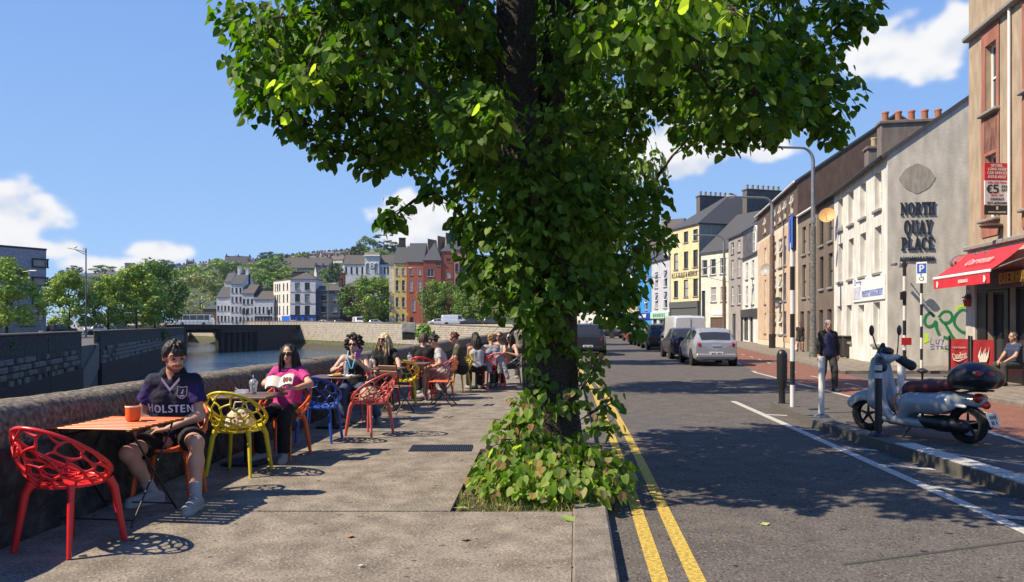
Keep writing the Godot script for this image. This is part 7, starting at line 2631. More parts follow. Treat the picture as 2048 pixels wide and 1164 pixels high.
	for k in 2:
		if bk == "shorts":
			bot.append(cap(hip[k], hip[k].lerp(knee[k], 0.66), 0.104 * sc, 0.098 * sc, bcol, 1))
		elif bk == "skirt":
			bot.append(cap(hip[k], hip[k].lerp(knee[k], 0.75), 0.105 * sc, 0.12 * sc, bcol, 1))
		else:
			bot.append(cap(hip[k], knee[k], 0.106 * sc, 0.082 * sc, bcol))
			bot.append(cap(knee[k], knee[k].lerp(ank[k], 0.97), 0.080 * sc, 0.070 * sc, bcol, 1))
	part({"shorts": "shorts", "skirt": "skirt"}.get(bk, "trousers"), sdf_mesh(bot, cell, 0.03, null, 0.006 * sc, 14.0), M.cloth, n)
	for k in 2:
		var shc: Color = o.get("shoe", Color(0.5, 0.48, 0.45))
		var fd: Vector3 = (toe[k] - Vector3(ank[k].x, toe[k].y, ank[k].z)).normalized()
		var heel: Vector3 = Vector3(ank[k].x, 0.045 * sc, ank[k].z) - fd * 0.04
		if not sit and ank[k].y > 0.11: heel.y += 0.045
		var sp := [cap(heel, toe[k] + fd * 0.03, 0.048 * sc, 0.042 * sc, shc), cap(ank[k] - Vector3(0, 0.02, 0), toe[k].lerp(heel, 0.35) + Vector3(0, 0.02, 0), 0.046 * sc, 0.034 * sc, shc)]
		var so := part("shoe", sdf_mesh(sp, maxf(0.008, cell * 0.7), 0.03), M.cloth, n)
		if cell < 0.015:
			var tip: Vector3 = toe[k] + fd * 0.045 * sc
			part("sole", sdf_mesh([cap(Vector3(heel.x, 0.016, heel.z), Vector3(tip.x, 0.016, tip.z) - fd * 0.02, 0.05 * sc, 0.047 * sc, shc * 1.15), ell(Vector3(heel.x, 0.13, heel.z).lerp(Vector3(tip.x, 0.13, tip.z), 0.5), Vector3(0.4, 0.095, 0.4), shc, Basis.IDENTITY, 2)], 0.008, 0.01), M.cloth, so)
			var lm := MB.new()
			var sd: Vector3 = fd.cross(Vector3.UP)
			for j in 3:
				var lp: Vector3 = ank[k].lerp(toe[k], 0.35 + 0.17 * j) + Vector3(0, 0.052 - 0.012 * j, 0) * sc
				lm.tube([lp - sd * 0.026, lp + Vector3(0, 0.007, 0), lp + sd * 0.026], 0.0045, 5)
			part("laces", lm, plain(lin(0.3, 0.3, 0.3), 0.8), so)
		if bk == "shorts":
			part("sock", sdf_mesh([cap(ank[k] - Vector3(0, 0.01, 0), ank[k].lerp(knee[k], 0.3), 0.042 * sc, 0.047 * sc, Color(0.62, 0.6, 0.6), 1)], maxf(0.008, cell * 0.7), 0.02), M.cloth, n)
	if o.hair[0] != "none":
		part("hair", sdf_mesh(hair_prims(hc, hb, sc, o.hair[0], o.hair[1], int(hipw.x * 100) + 7), maxf(0.006, cell * 0.5), 0.006), M.hair, n)
	if o.get("glasses", false):
		var g := MB.new()
		for s in [1.0, -1.0]:
			g.rbox(q.call(Vector3(0.034 * s, 0.008, 0.092)), Vector3(0.056, 0.038, 0.01) * sc, 0.004, hb * rot_y(0.22 * s))
			g.tube([q.call(Vector3(0.062 * s, 0.014, 0.084)), q.call(Vector3(0.084 * s, 0.012, 0.0))], 0.0035, 5)
		g.rbox(q.call(Vector3(0, 0.014, 0.098)), Vector3(0.022, 0.007, 0.007) * sc, 0.002, hb)
		part("sunglasses", g, M.lens, n)
	n.set_meta("parts", [top, nb, lb, chest, sc, P0])
	return n
# wraps flat letters or strokes onto the front of a garment: x, y on the chest plane, z found on the cloth
func wrap_front(mesh_: Mesh, prims: Array, org: Vector3, lb: Basis, off: float) -> ArrayMesh:
	var mb := MB.new()
	for sidx in mesh_.get_surface_count():
		var arr := mesh_.surface_get_arrays(sidx)
		var vs: PackedVector3Array = arr[Mesh.ARRAY_VERTEX]
		var ids: PackedInt32Array = arr[Mesh.ARRAY_INDEX]
		var base := mb.v.size()
		for p in vs:
			var w := org + lb * Vector3(p.x, p.y, 0.26)
			var dz := lb * Vector3(0, 0, -1)
			for k in 14:
				var f := sdf_at(prims, w)
				w += dz * f * 0.9
			mb.vert(w - dz * (off + clampf(p.z, -0.002, 0.002)), lb * Vector3(0, 0, 1))
		if ids.is_empty():
			for k in vs.size(): mb.ix.append(base + k)
		else:
			for k in ids: mb.ix.append(base + k)
	return mb.mesh()
func people() -> void:
	vmat("skin", 0.5)
	M.skin.subsurf_scatter_enabled = true
	M.skin.subsurf_scatter_strength = 0.15
	vmat("cloth", 0.85, "fine", 3.0, "fine_n", 0.3)
	vmat("hair", 0.62)
	mat("lens", lin(0.012, 0.012, 0.014), 0.08)
	var G := "people at the cafe tables"
	var navy := Color(0.010, 0.013, 0.045)
	var p := person("bearded man with dark fringe in navy football jersey and black shorts, nearest table", {"hip": P(-2.93, 6.55), "yaw": 0.12, "sc": 1.06, "lean": 0.15, "head": [0.6, 0.3], "skin": Color(0.50, 0.27, 0.18), "hair": ["mop", Color(0.02, 0.015, 0.012)], "beard": true, "top": ["jersey", navy], "sleeve": Color(0.03, 0.015, 0.15), "bottom": ["shorts", Color(0.008, 0.008, 0.01)], "shoe": Color(0.55, 0.53, 0.52), "cell": 0.0105, "hcell": 0.0042, "group": G,
		"feet": [P(-2.58, 6.12), P(-3.02, 6.32)], "toes": [Vector3(0.06, 0, 1), Vector3(-0.65, 0, 0.8)], "splay": 0.45, "fat": 1.0, "wide": 0.97, "wrists": [at(335, 858, 6.36), at(322, 866, 6.42)], "elbows": [Vector3(1.0, -0.7, -0.2), Vector3(-0.9, -0.6, -0.4)], "points": [Vector3(-1, -0.15, 0.25), null]})
	jersey_print(p)
	p = person("long dark haired woman in bright pink top and sunglasses reading a book", {"hip": P(-2.6, 8.68), "yaw": -0.1, "sc": 0.94, "lean": -0.14, "head": [0.05, 0.12], "fem": true, "bust": true, "skin": Color(0.55, 0.31, 0.21), "hair": ["long", Color(0.012, 0.009, 0.009)], "glasses": true, "top": ["tee", Color(0.85, 0.06, 0.36)], "bottom": ["trousers", Color(0.01, 0.01, 0.012)], "shoe": Color(0.5, 0.5, 0.5), "cell": 0.012, "group": G,
		"wrists": [at(590, 777, 8.32), at(548, 772, 8.34)], "elbows": [Vector3(1, -0.5, 0.2), Vector3(-1, -0.5, 0.1)], "points": [Vector3(-0.9, 0.1, 0.4), Vector3(0.8, 0, 0.5)]})
	p = person("curly dark haired woman in dark tank top holding up a purple phone", {"hip": P(-2.5, 11.85), "yaw": 0.0, "sc": 0.97, "lean": -0.03, "head": [-0.05, 0.05], "fem": true, "bust": true, "skin": Color(0.52, 0.31, 0.22), "hair": ["curly", Color(0.022, 0.014, 0.011)], "glasses": true, "top": ["tank", Color(0.02, 0.018, 0.03)], "bottom": ["trousers", Color(0.06, 0.10, 0.20)], "shoe": Color(0.42, 0.35, 0.28), "cell": 0.014, "group": G,
		"feet": [P(-2.05, 11.5), P(-2.55, 11.3)], "wrists": [at(714, 722, 11.55), at(678, 736, 11.5)], "elbows": [Vector3(0.7, -0.9, 0.1), Vector3(-0.8, -0.8, 0)], "points": [Vector3(0, 1, 0.2), Vector3(0.5, 0.6, 0.5)], "palms": [Vector3(-0.3, 0, -1), Vector3(1, 0, 0)]})
	p = person("woman with long blond hair, sunglasses and black polo shirt", {"hip": P(-2.36, 13.92), "yaw": -0.05, "sc": 1.03, "lean": 0.02, "head": [-0.35, 0.0], "fem": true, "skin": Color(0.52, 0.29, 0.21), "hair": ["wavy", Color(0.52, 0.40, 0.22)], "glasses": true, "top": ["polo", Color(0.012, 0.012, 0.013)], "bottom": ["trousers", Color(0.10, 0.08, 0.06)], "cell": 0.016, "group": G, "wrists": [at(799, 742, 13.5), at(752, 745, 13.55)]})
	person("person in black with short brown hair seen from behind", {"hip": P(-1.88, 15.85), "yaw": PI, "sc": 1.0, "lean": 0.12, "head": [0.15, 0.1], "skin": Color(0.44, 0.25, 0.17), "hair": ["bob", Color(0.06, 0.032, 0.018)], "top": ["tee", Color(0.012, 0.012, 0.015)], "bottom": ["trousers", Color(0.02, 0.02, 0.02)], "fat": 1.1, "wide": 1.08, "group": G})
	person("person in white shirt and shorts with headphones bent over the table", {"hip": P(-1.36, 15.3), "yaw": -1.45, "sc": 1.0, "lean": 0.32, "head": [-0.1, 0.4], "skin": Color(0.42, 0.23, 0.155), "hair": ["bun", Color(0.012, 0.010, 0.010)], "glasses": true, "top": ["tee", Color(0.70, 0.68, 0.68)], "bottom": ["shorts", Color(0.6, 0.58, 0.6)], "cell": 0.017, "group": G, "wrists": [at(858, 737, 15.0), at(856, 734, 15.4)]})
	person("woman with curly auburn hair in olive t shirt looking down", {"hip": P(-1.12, 16.75), "yaw": -1.4, "sc": 1.02, "lean": 0.2, "head": [-0.05, 0.35], "fem": true, "skin": Color(0.46, 0.25, 0.17), "hair": ["shortcurl", Color(0.10, 0.025, 0.014)], "top": ["tee", Color(0.10, 0.095, 0.055)], "bottom": ["trousers", Color(0.02, 0.018, 0.018)], "fat": 1.15, "cell": 0.017, "group": G})
	person("woman with dark hair tied up and white strappy top seen from behind", {"hip": P(-0.80, 17.2), "yaw": PI + 0.2, "sc": 0.95, "lean": 0.15, "head": [0.0, 0.05], "fem": true, "skin": Color(0.42, 0.22, 0.14), "hair": ["tail", Color(0.02, 0.013, 0.011)], "top": ["tank", Color(0.66, 0.64, 0.68)], "bottom": ["trousers", Color(0.015, 0.015, 0.018)], "group": G})
	person("man with dark hair facing the camera behind the white strappy top", {"hip": P(-0.92, 18.9), "yaw": 0.0, "sc": 0.98, "lean": 0.0, "head": [-0.1, 0.1], "skin": Color(0.40, 0.22, 0.15), "hair": ["mop", Color(0.02, 0.015, 0.012)], "top": ["tee", Color(0.05, 0.045, 0.05)], "bottom": ["trousers", Color(0.03, 0.03, 0.035)], "group": G})
	person("woman with blond hair in a clip and white t shirt seen from behind", {"hip": P(-0.47, 17.65), "yaw": PI + 0.3, "sc": 0.96, "lean": 0.12, "head": [0.15, 0.0], "fem": true, "skin": Color(0.45, 0.25, 0.17), "hair": ["bun", Color(0.30, 0.19, 0.08)], "top": ["tee", Color(0.58, 0.57, 0.62)], "bottom": ["trousers", Color(0.10, 0.10, 0.09)], "shoe": Color(0.6, 0.58, 0.56), "group": G})
	person("man in white vest and sunglasses at the farthest cafe table", {"hip": P(-0.32, 19.2), "yaw": -0.15, "sc": 1.0, "lean": 0.0, "head": [-0.1, 0.0], "skin": Color(0.46, 0.26, 0.18), "hair": ["short", Color(0.05, 0.03, 0.02)], "glasses": true, "beard": true, "top": ["tank", Color(0.66, 0.65, 0.66)], "bottom": ["shorts", Color(0.03, 0.03, 0.04)], "group": G})
	person("dark haired woman in sunglasses and black top resting chin on her hand", {"hip": P(0.02, 18.55), "yaw": -0.9, "sc": 0.97, "lean": 0.12, "head": [0.1, 0.0], "fem": true, "skin": Color(0.50, 0.29, 0.2), "hair": ["long", Color(0.012, 0.010, 0.010)], "glasses": true, "top": ["tank", Color(0.012, 0.012, 0.014)], "bottom": ["trousers", Color(0.05, 0.05, 0.05)], "group": G, "wrists": [at(1016, 706, 18.2), null]})
	person("woman with brown hair and grey patterned top standing by the wall's end, seen from behind", {"hip": P(0.27, 21.0, 0.0), "yaw": PI, "sit": false, "sc": 0.93, "fem": true, "hair": ["bob", Color(0.09, 0.035, 0.018)], "top": ["shirt", Color(0.34, 0.31, 0.28)], "bottom": ["trousers", Color(0.08, 0.075, 0.07)]})
	person("elderly balding man in dark jacket and navy shirt walking in the cycle lane", {"hip": P(7.66, 18.2, -0.1), "yaw": -0.12, "sit": false, "sc": 1.0, "stride": 0.13, "lean": 0.03, "skin": Color(0.46, 0.25, 0.18), "hair": ["short", Color(0.36, 0.34, 0.32)], "top": ["jacket", Color(0.012, 0.012, 0.012)], "bottom": ["trousers", Color(0.055, 0.055, 0.055)], "shoe": Color(0.05, 0.06, 0.10), "cell": 0.014, "fat": 1.12})
	var c := sdf_mesh([ell(Vector3(0, 1.22, 0.125), Vector3(0.12, 0.22, 0.05)), ell(Vector3(0, 1.0, 0.125), Vector3(0.15, 0.18, 0.05))], 0.014, 0.05, null, 0.005, 16.0)
	part("navy_shirt", c, plain(lin(0.008, 0.012, 0.06), 0.8), get_node("person_013"))
	person("woman in short dark dress and black tights walking past the brown houses", {"hip": P(16.25, 42.3, 0.0), "yaw": -0.3, "sit": false, "sc": 0.96, "stride": 0.08, "fem": true, "hair": ["bun", Color(0.03, 0.018, 0.012)], "glasses": true, "top": ["tee", Color(0.035, 0.035, 0.045)], "bottom": ["skirt", Color(0.05, 0.05, 0.06)], "shoe": Color(0.02, 0.02, 0.02), "cell": 0.022})
	person("person in blue shirt and grey trousers sitting on the bar's terrace", {"hip": P(12.5, 18.6, 0.0), "yaw": -1.45, "sc": 1.0, "lean": 0.1, "hair": ["short", Color(0.1, 0.08, 0.06)], "top": ["tee", Color(0.05, 0.075, 0.16)], "bottom": ["trousers", Color(0.07, 0.07, 0.065)], "shoe": Color(0.02, 0.02, 0.02), "cell": 0.016})
	# what they hold
	var ph := thing("phone", "purple phone held up by the curly haired woman", "phone", at(716, 707, 11.5), 0.25)
	var m := MB.new()
	m.rbox(Vector3.ZERO, Vector3(0.072, 0.145, 0.01), 0.004, Basis(Vector3.BACK, -0.15))
	part("case", m, plain(lin(0.25, 0.09, 0.36), 0.4), ph)
	m = MB.new()
	for y in [0.05, 0.03]: m.ball(Vector3(-0.02, y, 0.006), 0.007, 8, 6)
	part("camera_lens", m, M.lens, ph)
	var bk := thing("book", "open paperback held over the table by the woman in pink", "book", at(560, 768, 8.22), 0.15)
	for s in [1.0, -1.0]:
		m = MB.new()
		var rows := []
		for j in 2:
			var row := []
			for i in 7: row.append(Vector3(s * 0.145 * i / 6.0, 0.02 + 0.035 * sin(PI * i / 7.0) + (0.03 if s > 0 else -0.01) * i / 6.0, 0.095 - 0.19 * j))
			if s < 0: row.reverse()
			rows.append(row)
		m.grid(rows)
		var low := []
		for row in rows: low.append(row.map(func(v): return v - Vector3(0, 0.018, 0)))
		low.reverse()
		m.grid(low)
		part("pages", m, plain(lin(0.66, 0.6, 0.52), 0.8), bk).rotation.x = 0.55
	m = MB.new()
	for k in 3: m.box(Vector3(0.05 + 0.03 * k, 0.075 + 0.003 * k, 0.02), Vector3(0.02, 0.004, 0.10 - 0.02 * k))
	part("cover_print", m, plain(lin(0.2, 0.07, 0.05), 0.7), bk).rotation.x = 0.55
	var ly := part("lanyard", MB.new(), plain(lin(0.10, 0.45, 0.75), 0.6))
	m = MB.new()
	for s in [1.0, -1.0]: m.tube([P(-2.5 + 0.07 * s, 11.78, 1.09), P(-2.5 + 0.06 * s, 11.68, 0.98), P(-2.5 + 0.01 * s, 11.68, 0.82)], 0.012, 6)
	ly.mesh = m.mesh()
	tag(ly, "bright blue lanyard hanging round the curly haired woman's neck", "lanyard")
	var jk := part("jacket", sdf_mesh([cap(P(-0.62, 17.35, 0.80), P(-0.22, 17.3, 0.83), 0.05, 0.05), cap(P(-0.55, 17.3, 0.75), P(-0.52, 17.25, 0.45), 0.08, 0.06), cap(P(-0.3, 17.28, 0.75), P(-0.28, 17.24, 0.42), 0.09, 0.05), cap(P(-0.22, 17.27, 0.7), P(-0.10, 17.2, 0.3), 0.06, 0.05)], 0.016, 0.04, null, 0.015, 14.0), plain(lin(0.22, 0.23, 0.25), 0.85))
	tag(jk, "grey jacket hung over the back of the far red chair", "jacket")
func jersey_print(n: Node3D) -> void:
	var d: Array = n.get_meta("parts")
	var lb: Basis = d[2]
	var ch: Vector3 = d[3]
	var wt := plain(lin(0.62, 0.6, 0.68), 0.7)
	var t := TextMesh.new()
	var f := SystemFont.new()
	f.font_names = PackedStringArray(["Droid Sans"])
	f.font_weight = 700
	t.font = f
	t.text = "HOLSTEN"
	t.font_size = 48
	t.pixel_size = 0.0019
	t.depth = 0.003
	t.curve_step = 2.0
	part("lettering", wrap_front(t, d[0], ch + lb * Vector3(0.0, -0.085, 0), lb, 0.010), wt, n)
	var m := MB.new()
	for pr in [[Vector2(-0.075, 0.165), Vector2(0.0, 0.075)], [Vector2(0.0, 0.075), Vector2(0.075, 0.165)]]:
		for k in 8:
			var a: Vector2 = pr[0].lerp(pr[1], k / 8.0)
			var b: Vector2 = pr[0].lerp(pr[1], (k + 1) / 8.0)
			m.quad(Vector3(a.x, a.y - 0.014, 0), Vector3(b.x, b.y - 0.014, 0), Vector3(b.x, b.y + 0.014, 0), Vector3(a.x, a.y + 0.014, 0))
	part("collar_stripe", wrap_front(m.mesh(), d[0], ch, lb, 0.007), wt, n)
	m = MB.new()
	var sh := [Vector2(-0.042, 0.05), Vector2(0, 0.042), Vector2(0.042, 0.05), Vector2(0.04, -0.02), Vector2(0.02, -0.045), Vector2(0, -0.055), Vector2(-0.02, -0.045), Vector2(-0.04, -0.02)]
	var ce := Vector2(0.10, 0.055)
	for k in 8:
		var a: Vector2 = sh[k]
		var b: Vector2 = sh[(k + 1) % 8]
		for j in 3:
			var p0 := a.lerp(b, j / 3.0)
			var p1 := a.lerp(b, (j + 1) / 3.0)
			m.quad(Vector3(ce.x + p0.x, ce.y + p0.y, 0), Vector3(ce.x + p0.x * 0.88, ce.y + p0.y * 0.88, 0), Vector3(ce.x + p1.x * 0.88, ce.y + p1.y * 0.88, 0), Vector3(ce.x + p1.x, ce.y + p1.y, 0))
	# a small bird on a ball over a scroll
	for q in [[0.0, -0.005, 0.008], [0.004, 0.01, 0.007], [0.008, 0.02, 0.004], [-0.012, -0.028, 0.007], [0.0, -0.03, 0.007], [0.012, -0.028, 0.007]]:
		for k in 8:
			var a0 := TAU * k / 8.0
			var a1 := TAU * (k + 1) / 8.0
			m.tri(Vector3(ce.x + q[0], ce.y + q[1], 0), Vector3(ce.x + q[0] + cos(a0) * q[2], ce.y + q[1] + sin(a0) * q[2], 0), Vector3(ce.x + q[0] + cos(a1) * q[2], ce.y + q[1] + sin(a1) * q[2], 0))
	part("crest", wrap_front(m.mesh(), d[0], ch, lb, 0.008), wt, n)
# ---------- vehicles ----------
# type: length, width, bottom, belt line, roof line (pairs of position along 0 rear .. 1 front and height), wheel radius, wheels at, glass ranges
const CARS := {
	"hatch": {"l": 4.0, "w": 1.72, "belt": [[0, 0.90], [0.05, 0.98], [0.62, 0.95], [0.74, 0.93], [0.93, 0.75], [1, 0.50]], "roof": [[0, 0.91], [0.035, 1.02], [0.10, 1.30], [0.16, 1.44], [0.36, 1.49], [0.52, 1.45], [0.60, 1.36], [0.75, 0.96], [0.9, 0.80], [1, 0.52]], "r": 0.30, "ax": [0.17, 0.82], "rg": [0.035, 0.105], "wg": [0.60, 0.735], "sg": [[0.13, 0.30], [0.325, 0.58]]},
	"suv": {"l": 4.7, "w": 1.92, "belt": [[0, 0.95], [0.04, 1.05], [0.65, 1.03], [0.93, 0.90], [1, 0.6]], "roof": [[0, 0.96], [0.03, 1.08], [0.075, 1.45], [0.13, 1.62], [0.4, 1.68], [0.55, 1.62], [0.62, 1.5], [0.74, 1.06], [0.92, 0.96], [1, 0.62]], "r": 0.36, "ax": [0.18, 0.82], "rg": [0.03, 0.085], "wg": [0.62, 0.73], "sg": [[0.10, 0.28], [0.30, 0.44], [0.455, 0.6]]},
	"sedan": {"l": 4.6, "w": 1.78, "belt": [[0, 0.80], [0.04, 0.92], [0.7, 0.92], [0.93, 0.75], [1, 0.5]], "roof": [[0, 0.82], [0.03, 0.95], [0.14, 0.98], [0.26, 1.33], [0.42, 1.44], [0.54, 1.40], [0.70, 0.95], [0.92, 0.80], [1, 0.52]], "r": 0.31, "ax": [0.2, 0.82], "rg": [0.15, 0.25], "wg": [0.57, 0.69], "sg": [[0.24, 0.39], [0.405, 0.56]]},
	"van": {"l": 5.2, "w": 1.95, "belt": [[0, 1.2], [0.7, 1.2], [0.85, 1.1], [0.96, 0.95], [1, 0.6]], "roof": [[0, 2.0], [0.015, 2.08], [0.3, 2.14], [0.66, 2.12], [0.72, 2.0], [0.84, 1.28], [0.96, 1.0], [1, 0.62]], "r": 0.33, "ax": [0.2, 0.84], "rg": [], "wg": [0.725, 0.83], "sg": [[0.62, 0.76]]},
	"coach": {"l": 10.5, "w": 2.5, "belt": [[0, 1.6], [1, 1.55]], "roof": [[0, 3.0], [0.01, 3.15], [0.95, 3.2], [0.985, 2.9], [1, 1.7]], "r": 0.48, "ax": [0.2, 0.8], "rg": [], "wg": [0.962, 0.992], "sg": [[0.03, 0.2], [0.21, 0.4], [0.41, 0.6], [0.61, 0.8], [0.81, 0.94]]}}
func car_section(t: Dictionary, f: float) -> Array:
	var w: float = t.w / 2.0
	var nose := 1.0 - 0.16 * pow(clampf((f - 0.8) / 0.2, 0, 1), 2.0) - 0.10 * pow(clampf((0.1 - f) / 0.1, 0, 1), 2.0)
	w *= nose
	var b := interp(t.belt, f)
	var r := maxf(interp(t.roof, f), b + 0.02)
	var k := clampf((r - b) / 0.4, 0, 1)
	var boxy := 0.90 if t.r > 0.32 and t.l > 5.0 else 0.76
	var bt := 0.22 + 0.1 * pow(clampf((f - 0.9) / 0.1, 0, 1), 2.0) + 0.08 * pow(clampf((0.06 - f) / 0.06, 0, 1), 2.0)
	return [Vector2(0, bt), Vector2(w * 0.86, bt), Vector2(w * 0.97, bt + 0.10), Vector2(w, bt + 0.32), Vector2(w * 0.99, b - 0.12), Vector2(w * 0.965, b), Vector2(w * lerpf(0.93, 0.94, k), lerpf(b + 0.005, b + 0.03, k)), Vector2(w * lerpf(0.84, lerpf(0.93, boxy, 0.5), k), lerpf(b + 0.01, lerpf(b, r, 0.5), k)), Vector2(w * lerpf(0.7, boxy, k), r - 0.05 * k), Vector2(w * lerpf(0.5, boxy - 0.12, k), r - 0.008), Vector2(0, r + 0.012)]
func car_patch(t: Dictionary, f0: float, f1: float, q0: int, q1: int, side: float, off: float, shrink := 0.04) -> MB:
	var m := MB.new()
	var rows := []
	for j in 5:
		var f := lerpf(f0, f1, j / 4.0)
		var s := car_section(t, f)
		var row := []
		for q in range(q0, q1 + 1):
			var p: Vector2 = s[q]
			var a: Vector2 = s[maxi(q - 1, 0)]
			var b: Vector2 = s[mini(q + 1, 10)]
			if q == q0: p = p.lerp(s[q + 1], shrink)
			if q == q1 and q < 10: p = p.lerp(s[q - 1], shrink)
			var n := Vector2(b.y - a.y, a.x - b.x).normalized()
			var df: Vector2 = car_section(t, f + 0.01)[q] - s[q]
			var n3 := Vector3(n.x * side, n.y, -(df.dot(n)) / (0.01 * t.l)).normalized()
			row.append(Vector3(p.x * side, p.y, (f - 0.5) * t.l) + n3 * off)
		if side < 0: row.reverse()
		rows.append(row)
	m.grid(rows)
	# the sheet must face outwards
	var flip := m.n.size() > 0 and m.n[m.n.size() / 2].dot(Vector3(m.v[m.n.size() / 2].x, 0.8, 0)) < 0.0
	if flip:
		for k in m.n.size(): m.n[k] = -m.n[k]
		for k in range(0, m.ix.size(), 3):
			var x := m.ix[k + 1]
			m.ix[k + 1] = m.ix[k + 2]
			m.ix[k + 2] = x
	return m
var car_kinds := {}
func make_car(kind: String) -> Node3D:
	var t: Dictionary = CARS[kind]
	var o := Node3D.new()
	var l: float = t.l
	var m := MB.new()
	var rows := []
	for j in 41:
		var f := j / 40.0
		var s := car_section(t, f)
		var ring := []
		for q in 11: ring.append(Vector3(s[q].x, s[q].y, (f - 0.5) * l))
		for q in range(9, 0, -1): ring.append(Vector3(-s[q].x, s[q].y, (f - 0.5) * l))
		rows.append(ring)
	m.grid(rows, true)
	for e in [0, 40]:
		var ce := Vector3(0, 0.6, (e / 40.0 - 0.5) * l + (-0.02 if e == 0 else 0.03))
		for q in 20:
			if e == 0: m.tri(ce, rows[e][(q + 1) % 20], rows[e][q])
			else: m.tri(ce, rows[e][q], rows[e][(q + 1) % 20])
	part("bodywork", m, null, o)
	for sg in t.sg:
		for s in [1.0, -1.0]: part("side_window", car_patch(t, sg[0], sg[1], 6, 8, s, 0.006, 0.08), M.glass, o)
	for g in [["rear_window", t.rg], ["windscreen", t.wg]]:
		if g[1].is_empty(): continue
		m = MB.new()
		rows = []
		for j in 5:
			var f: float = lerpf(g[1][0], g[1][1], j / 4.0)
			var s := car_section(t, f)
			var row := []
			for q in [8, 9, 10]: row.append(Vector3(s[q].x * 0.93, s[q].y, (f - 0.5) * l))
			for q in [9, 8]: row.append(Vector3(-s[q].x * 0.93, s[q].y, (f - 0.5) * l))
			var up := Vector3(0, 0.008, -0.012 if g[0] == "rear_window" else 0.012)
			row = row.map(func(v): return v + up)
			row.reverse()
			rows.append(row)
		rows.reverse()
		m.grid(rows)
		part(g[0], m, M.glass, o)
	if kind == "van":
		m = MB.new()
		m.box(Vector3(0, 1.15, -l / 2 - 0.016), Vector3(0.02, 1.6, 0.02))
		part("door_seam", m, M.iron, o)
	for s in [1.0, -1.0]:
		m = MB.new()
		var ty: float = 0.86 if kind != "van" else 1.0
		if kind == "van": m.rbox(Vector3(s * t.w * 0.43, ty, -l / 2), Vector3(0.12, 0.42, 0.06), 0.02)
		else: m.rbox(Vector3(s * t.w * 0.385, ty - 0.03, -l / 2 + 0.075), Vector3(0.25, 0.23, 0.17), 0.06, rot_y(-0.3 * s))
		part("tail_light", m, plain(lin(0.35, 0.012, 0.018), 0.15), o)
		m = MB.new()
		m.rbox(Vector3(s * t.w * 0.34, 0.68, l / 2 - 0.12), Vector3(0.34, 0.15, 0.2), 0.05)
		part("headlight", m, plain(lin(0.6, 0.62, 0.65), 0.1), o)
		m = MB.new()
		m.rbox(Vector3(s * (t.w / 2 + 0.09), interp(t.belt, 0.62) + 0.08, l * 0.12), Vector3(0.2, 0.14, 0.1), 0.04)
		part("wing_mirror", m, M.iron, o)
		for a in t.ax:
			var zx := rotz()
			m = MB.new()
			m.lathe([Vector2(0.14, -0.11), Vector2(t.r - 0.03, -0.11), Vector2(t.r, -0.08), Vector2(t.r, 0.08), Vector2(t.r - 0.03, 0.11), Vector2(0.14, 0.11)], Vector3(s * (t.w / 2 - 0.11), t.r, (a - 0.5) * l), 20, zx)
			var w := part("wheel", m, plain(lin(0.015, 0.015, 0.016), 0.8), o)
			m = MB.new()
			m.lathe([Vector2(t.r * 0.68, -0.06), Vector2(t.r * 0.6, s * 0.10), Vector2(0.06, s * 0.085), Vector2(0, s * 0.085)], Vector3(s * (t.w / 2 - 0.11), t.r, (a - 0.5) * l), 16, zx)
			part("rim", m, plain(lin(0.4, 0.4, 0.42), 0.3, 0.7), w)
			m = MB.new()
			m.lathe([Vector2(0, 0.0), Vector2(t.r + 0.07, 0.0), Vector2(t.r + 0.07, 0.02), Vector2(0, 0.02)], Vector3(s * (t.w / 2 - 0.012 if s > 0 else t.w / 2 + 0.008), t.r + 0.02, (a - 0.5) * l), 20, zx)
			part("wheel_arch", m, plain(lin(0.008, 0.008, 0.008), 0.9), o)
	m = MB.new()
	m.rbox(Vector3(0, 0.50 if kind != "van" else 0.62, -l / 2 - 0.03), Vector3(0.52, 0.12, 0.02), 0.006)
	var pl := part("number_plate", m, plain(lin(0.62, 0.62, 0.6), 0.5), o)
	m = MB.new()
	for k in 7: if k != 3: m.box(Vector3(0.17 - 0.056 * k, 0.50 if kind != "van" else 0.62, -l / 2 - 0.042), Vector3(0.03, 0.06, 0.004))
	part("characters", m, M.iron, pl)
	m = MB.new()
	m.rbox(Vector3(0, 0.42, -l / 2 + 0.04), Vector3(t.w * 0.9, 0.2, 0.16), 0.06)
	part("bumper", m, null, o)
	if kind == "hatch":
		m = MB.new()
		m.rbox(Vector3(0, 0.80, -l / 2 - 0.02), Vector3(0.34, 0.06, 0.03), 0.012)
		part("tailgate_handle", m, plain(lin(0.55, 0.56, 0.58), 0.2, 0.6), o)
		m = MB.new()
		m.tube([Vector3(0.1, 1.06, -l / 2 + 0.10), Vector3(-0.32, 1.03, -l / 2 + 0.07)], 0.01, 6)
		part("wiper", m, M.iron, o)
		m = MB.new()
		m.tube([Vector3(-0.45, 0.27, -l / 2 - 0.03), Vector3(-0.45, 0.27, -l / 2 + 0.2)], 0.03, 8)
		part("exhaust", m, M.iron, o)
	return o
func rotz() -> Basis: return Basis(Vector3.BACK, -PI / 2)
func vehicle(kind: String, label: String, cat: String, group: String, p: Vector3, yaw: float, c: Color, sc := 1.0) -> void:
	if not car_kinds.has(kind): car_kinds[kind] = make_car(kind)
	var o: Node3D = car_kinds[kind].duplicate()
	o.name = numbered("parked_car" if kind != "van" and kind != "coach" else kind)
	add_child(o)
	o.position = p
	o.rotation.y = yaw
	o.scale = Vector3.ONE * sc
	tag(o, label, cat, group)
	var pm := plain(c, 0.22, 0.35 if c.r + c.g + c.b > 0.9 else 0.0)
	for k in o.get_children():
		if k.name.begins_with("bodywork") or k.name.begins_with("bumper"): k.material_override = pm if not (kind == "van" and k.name.begins_with("bumper")) else M.iron
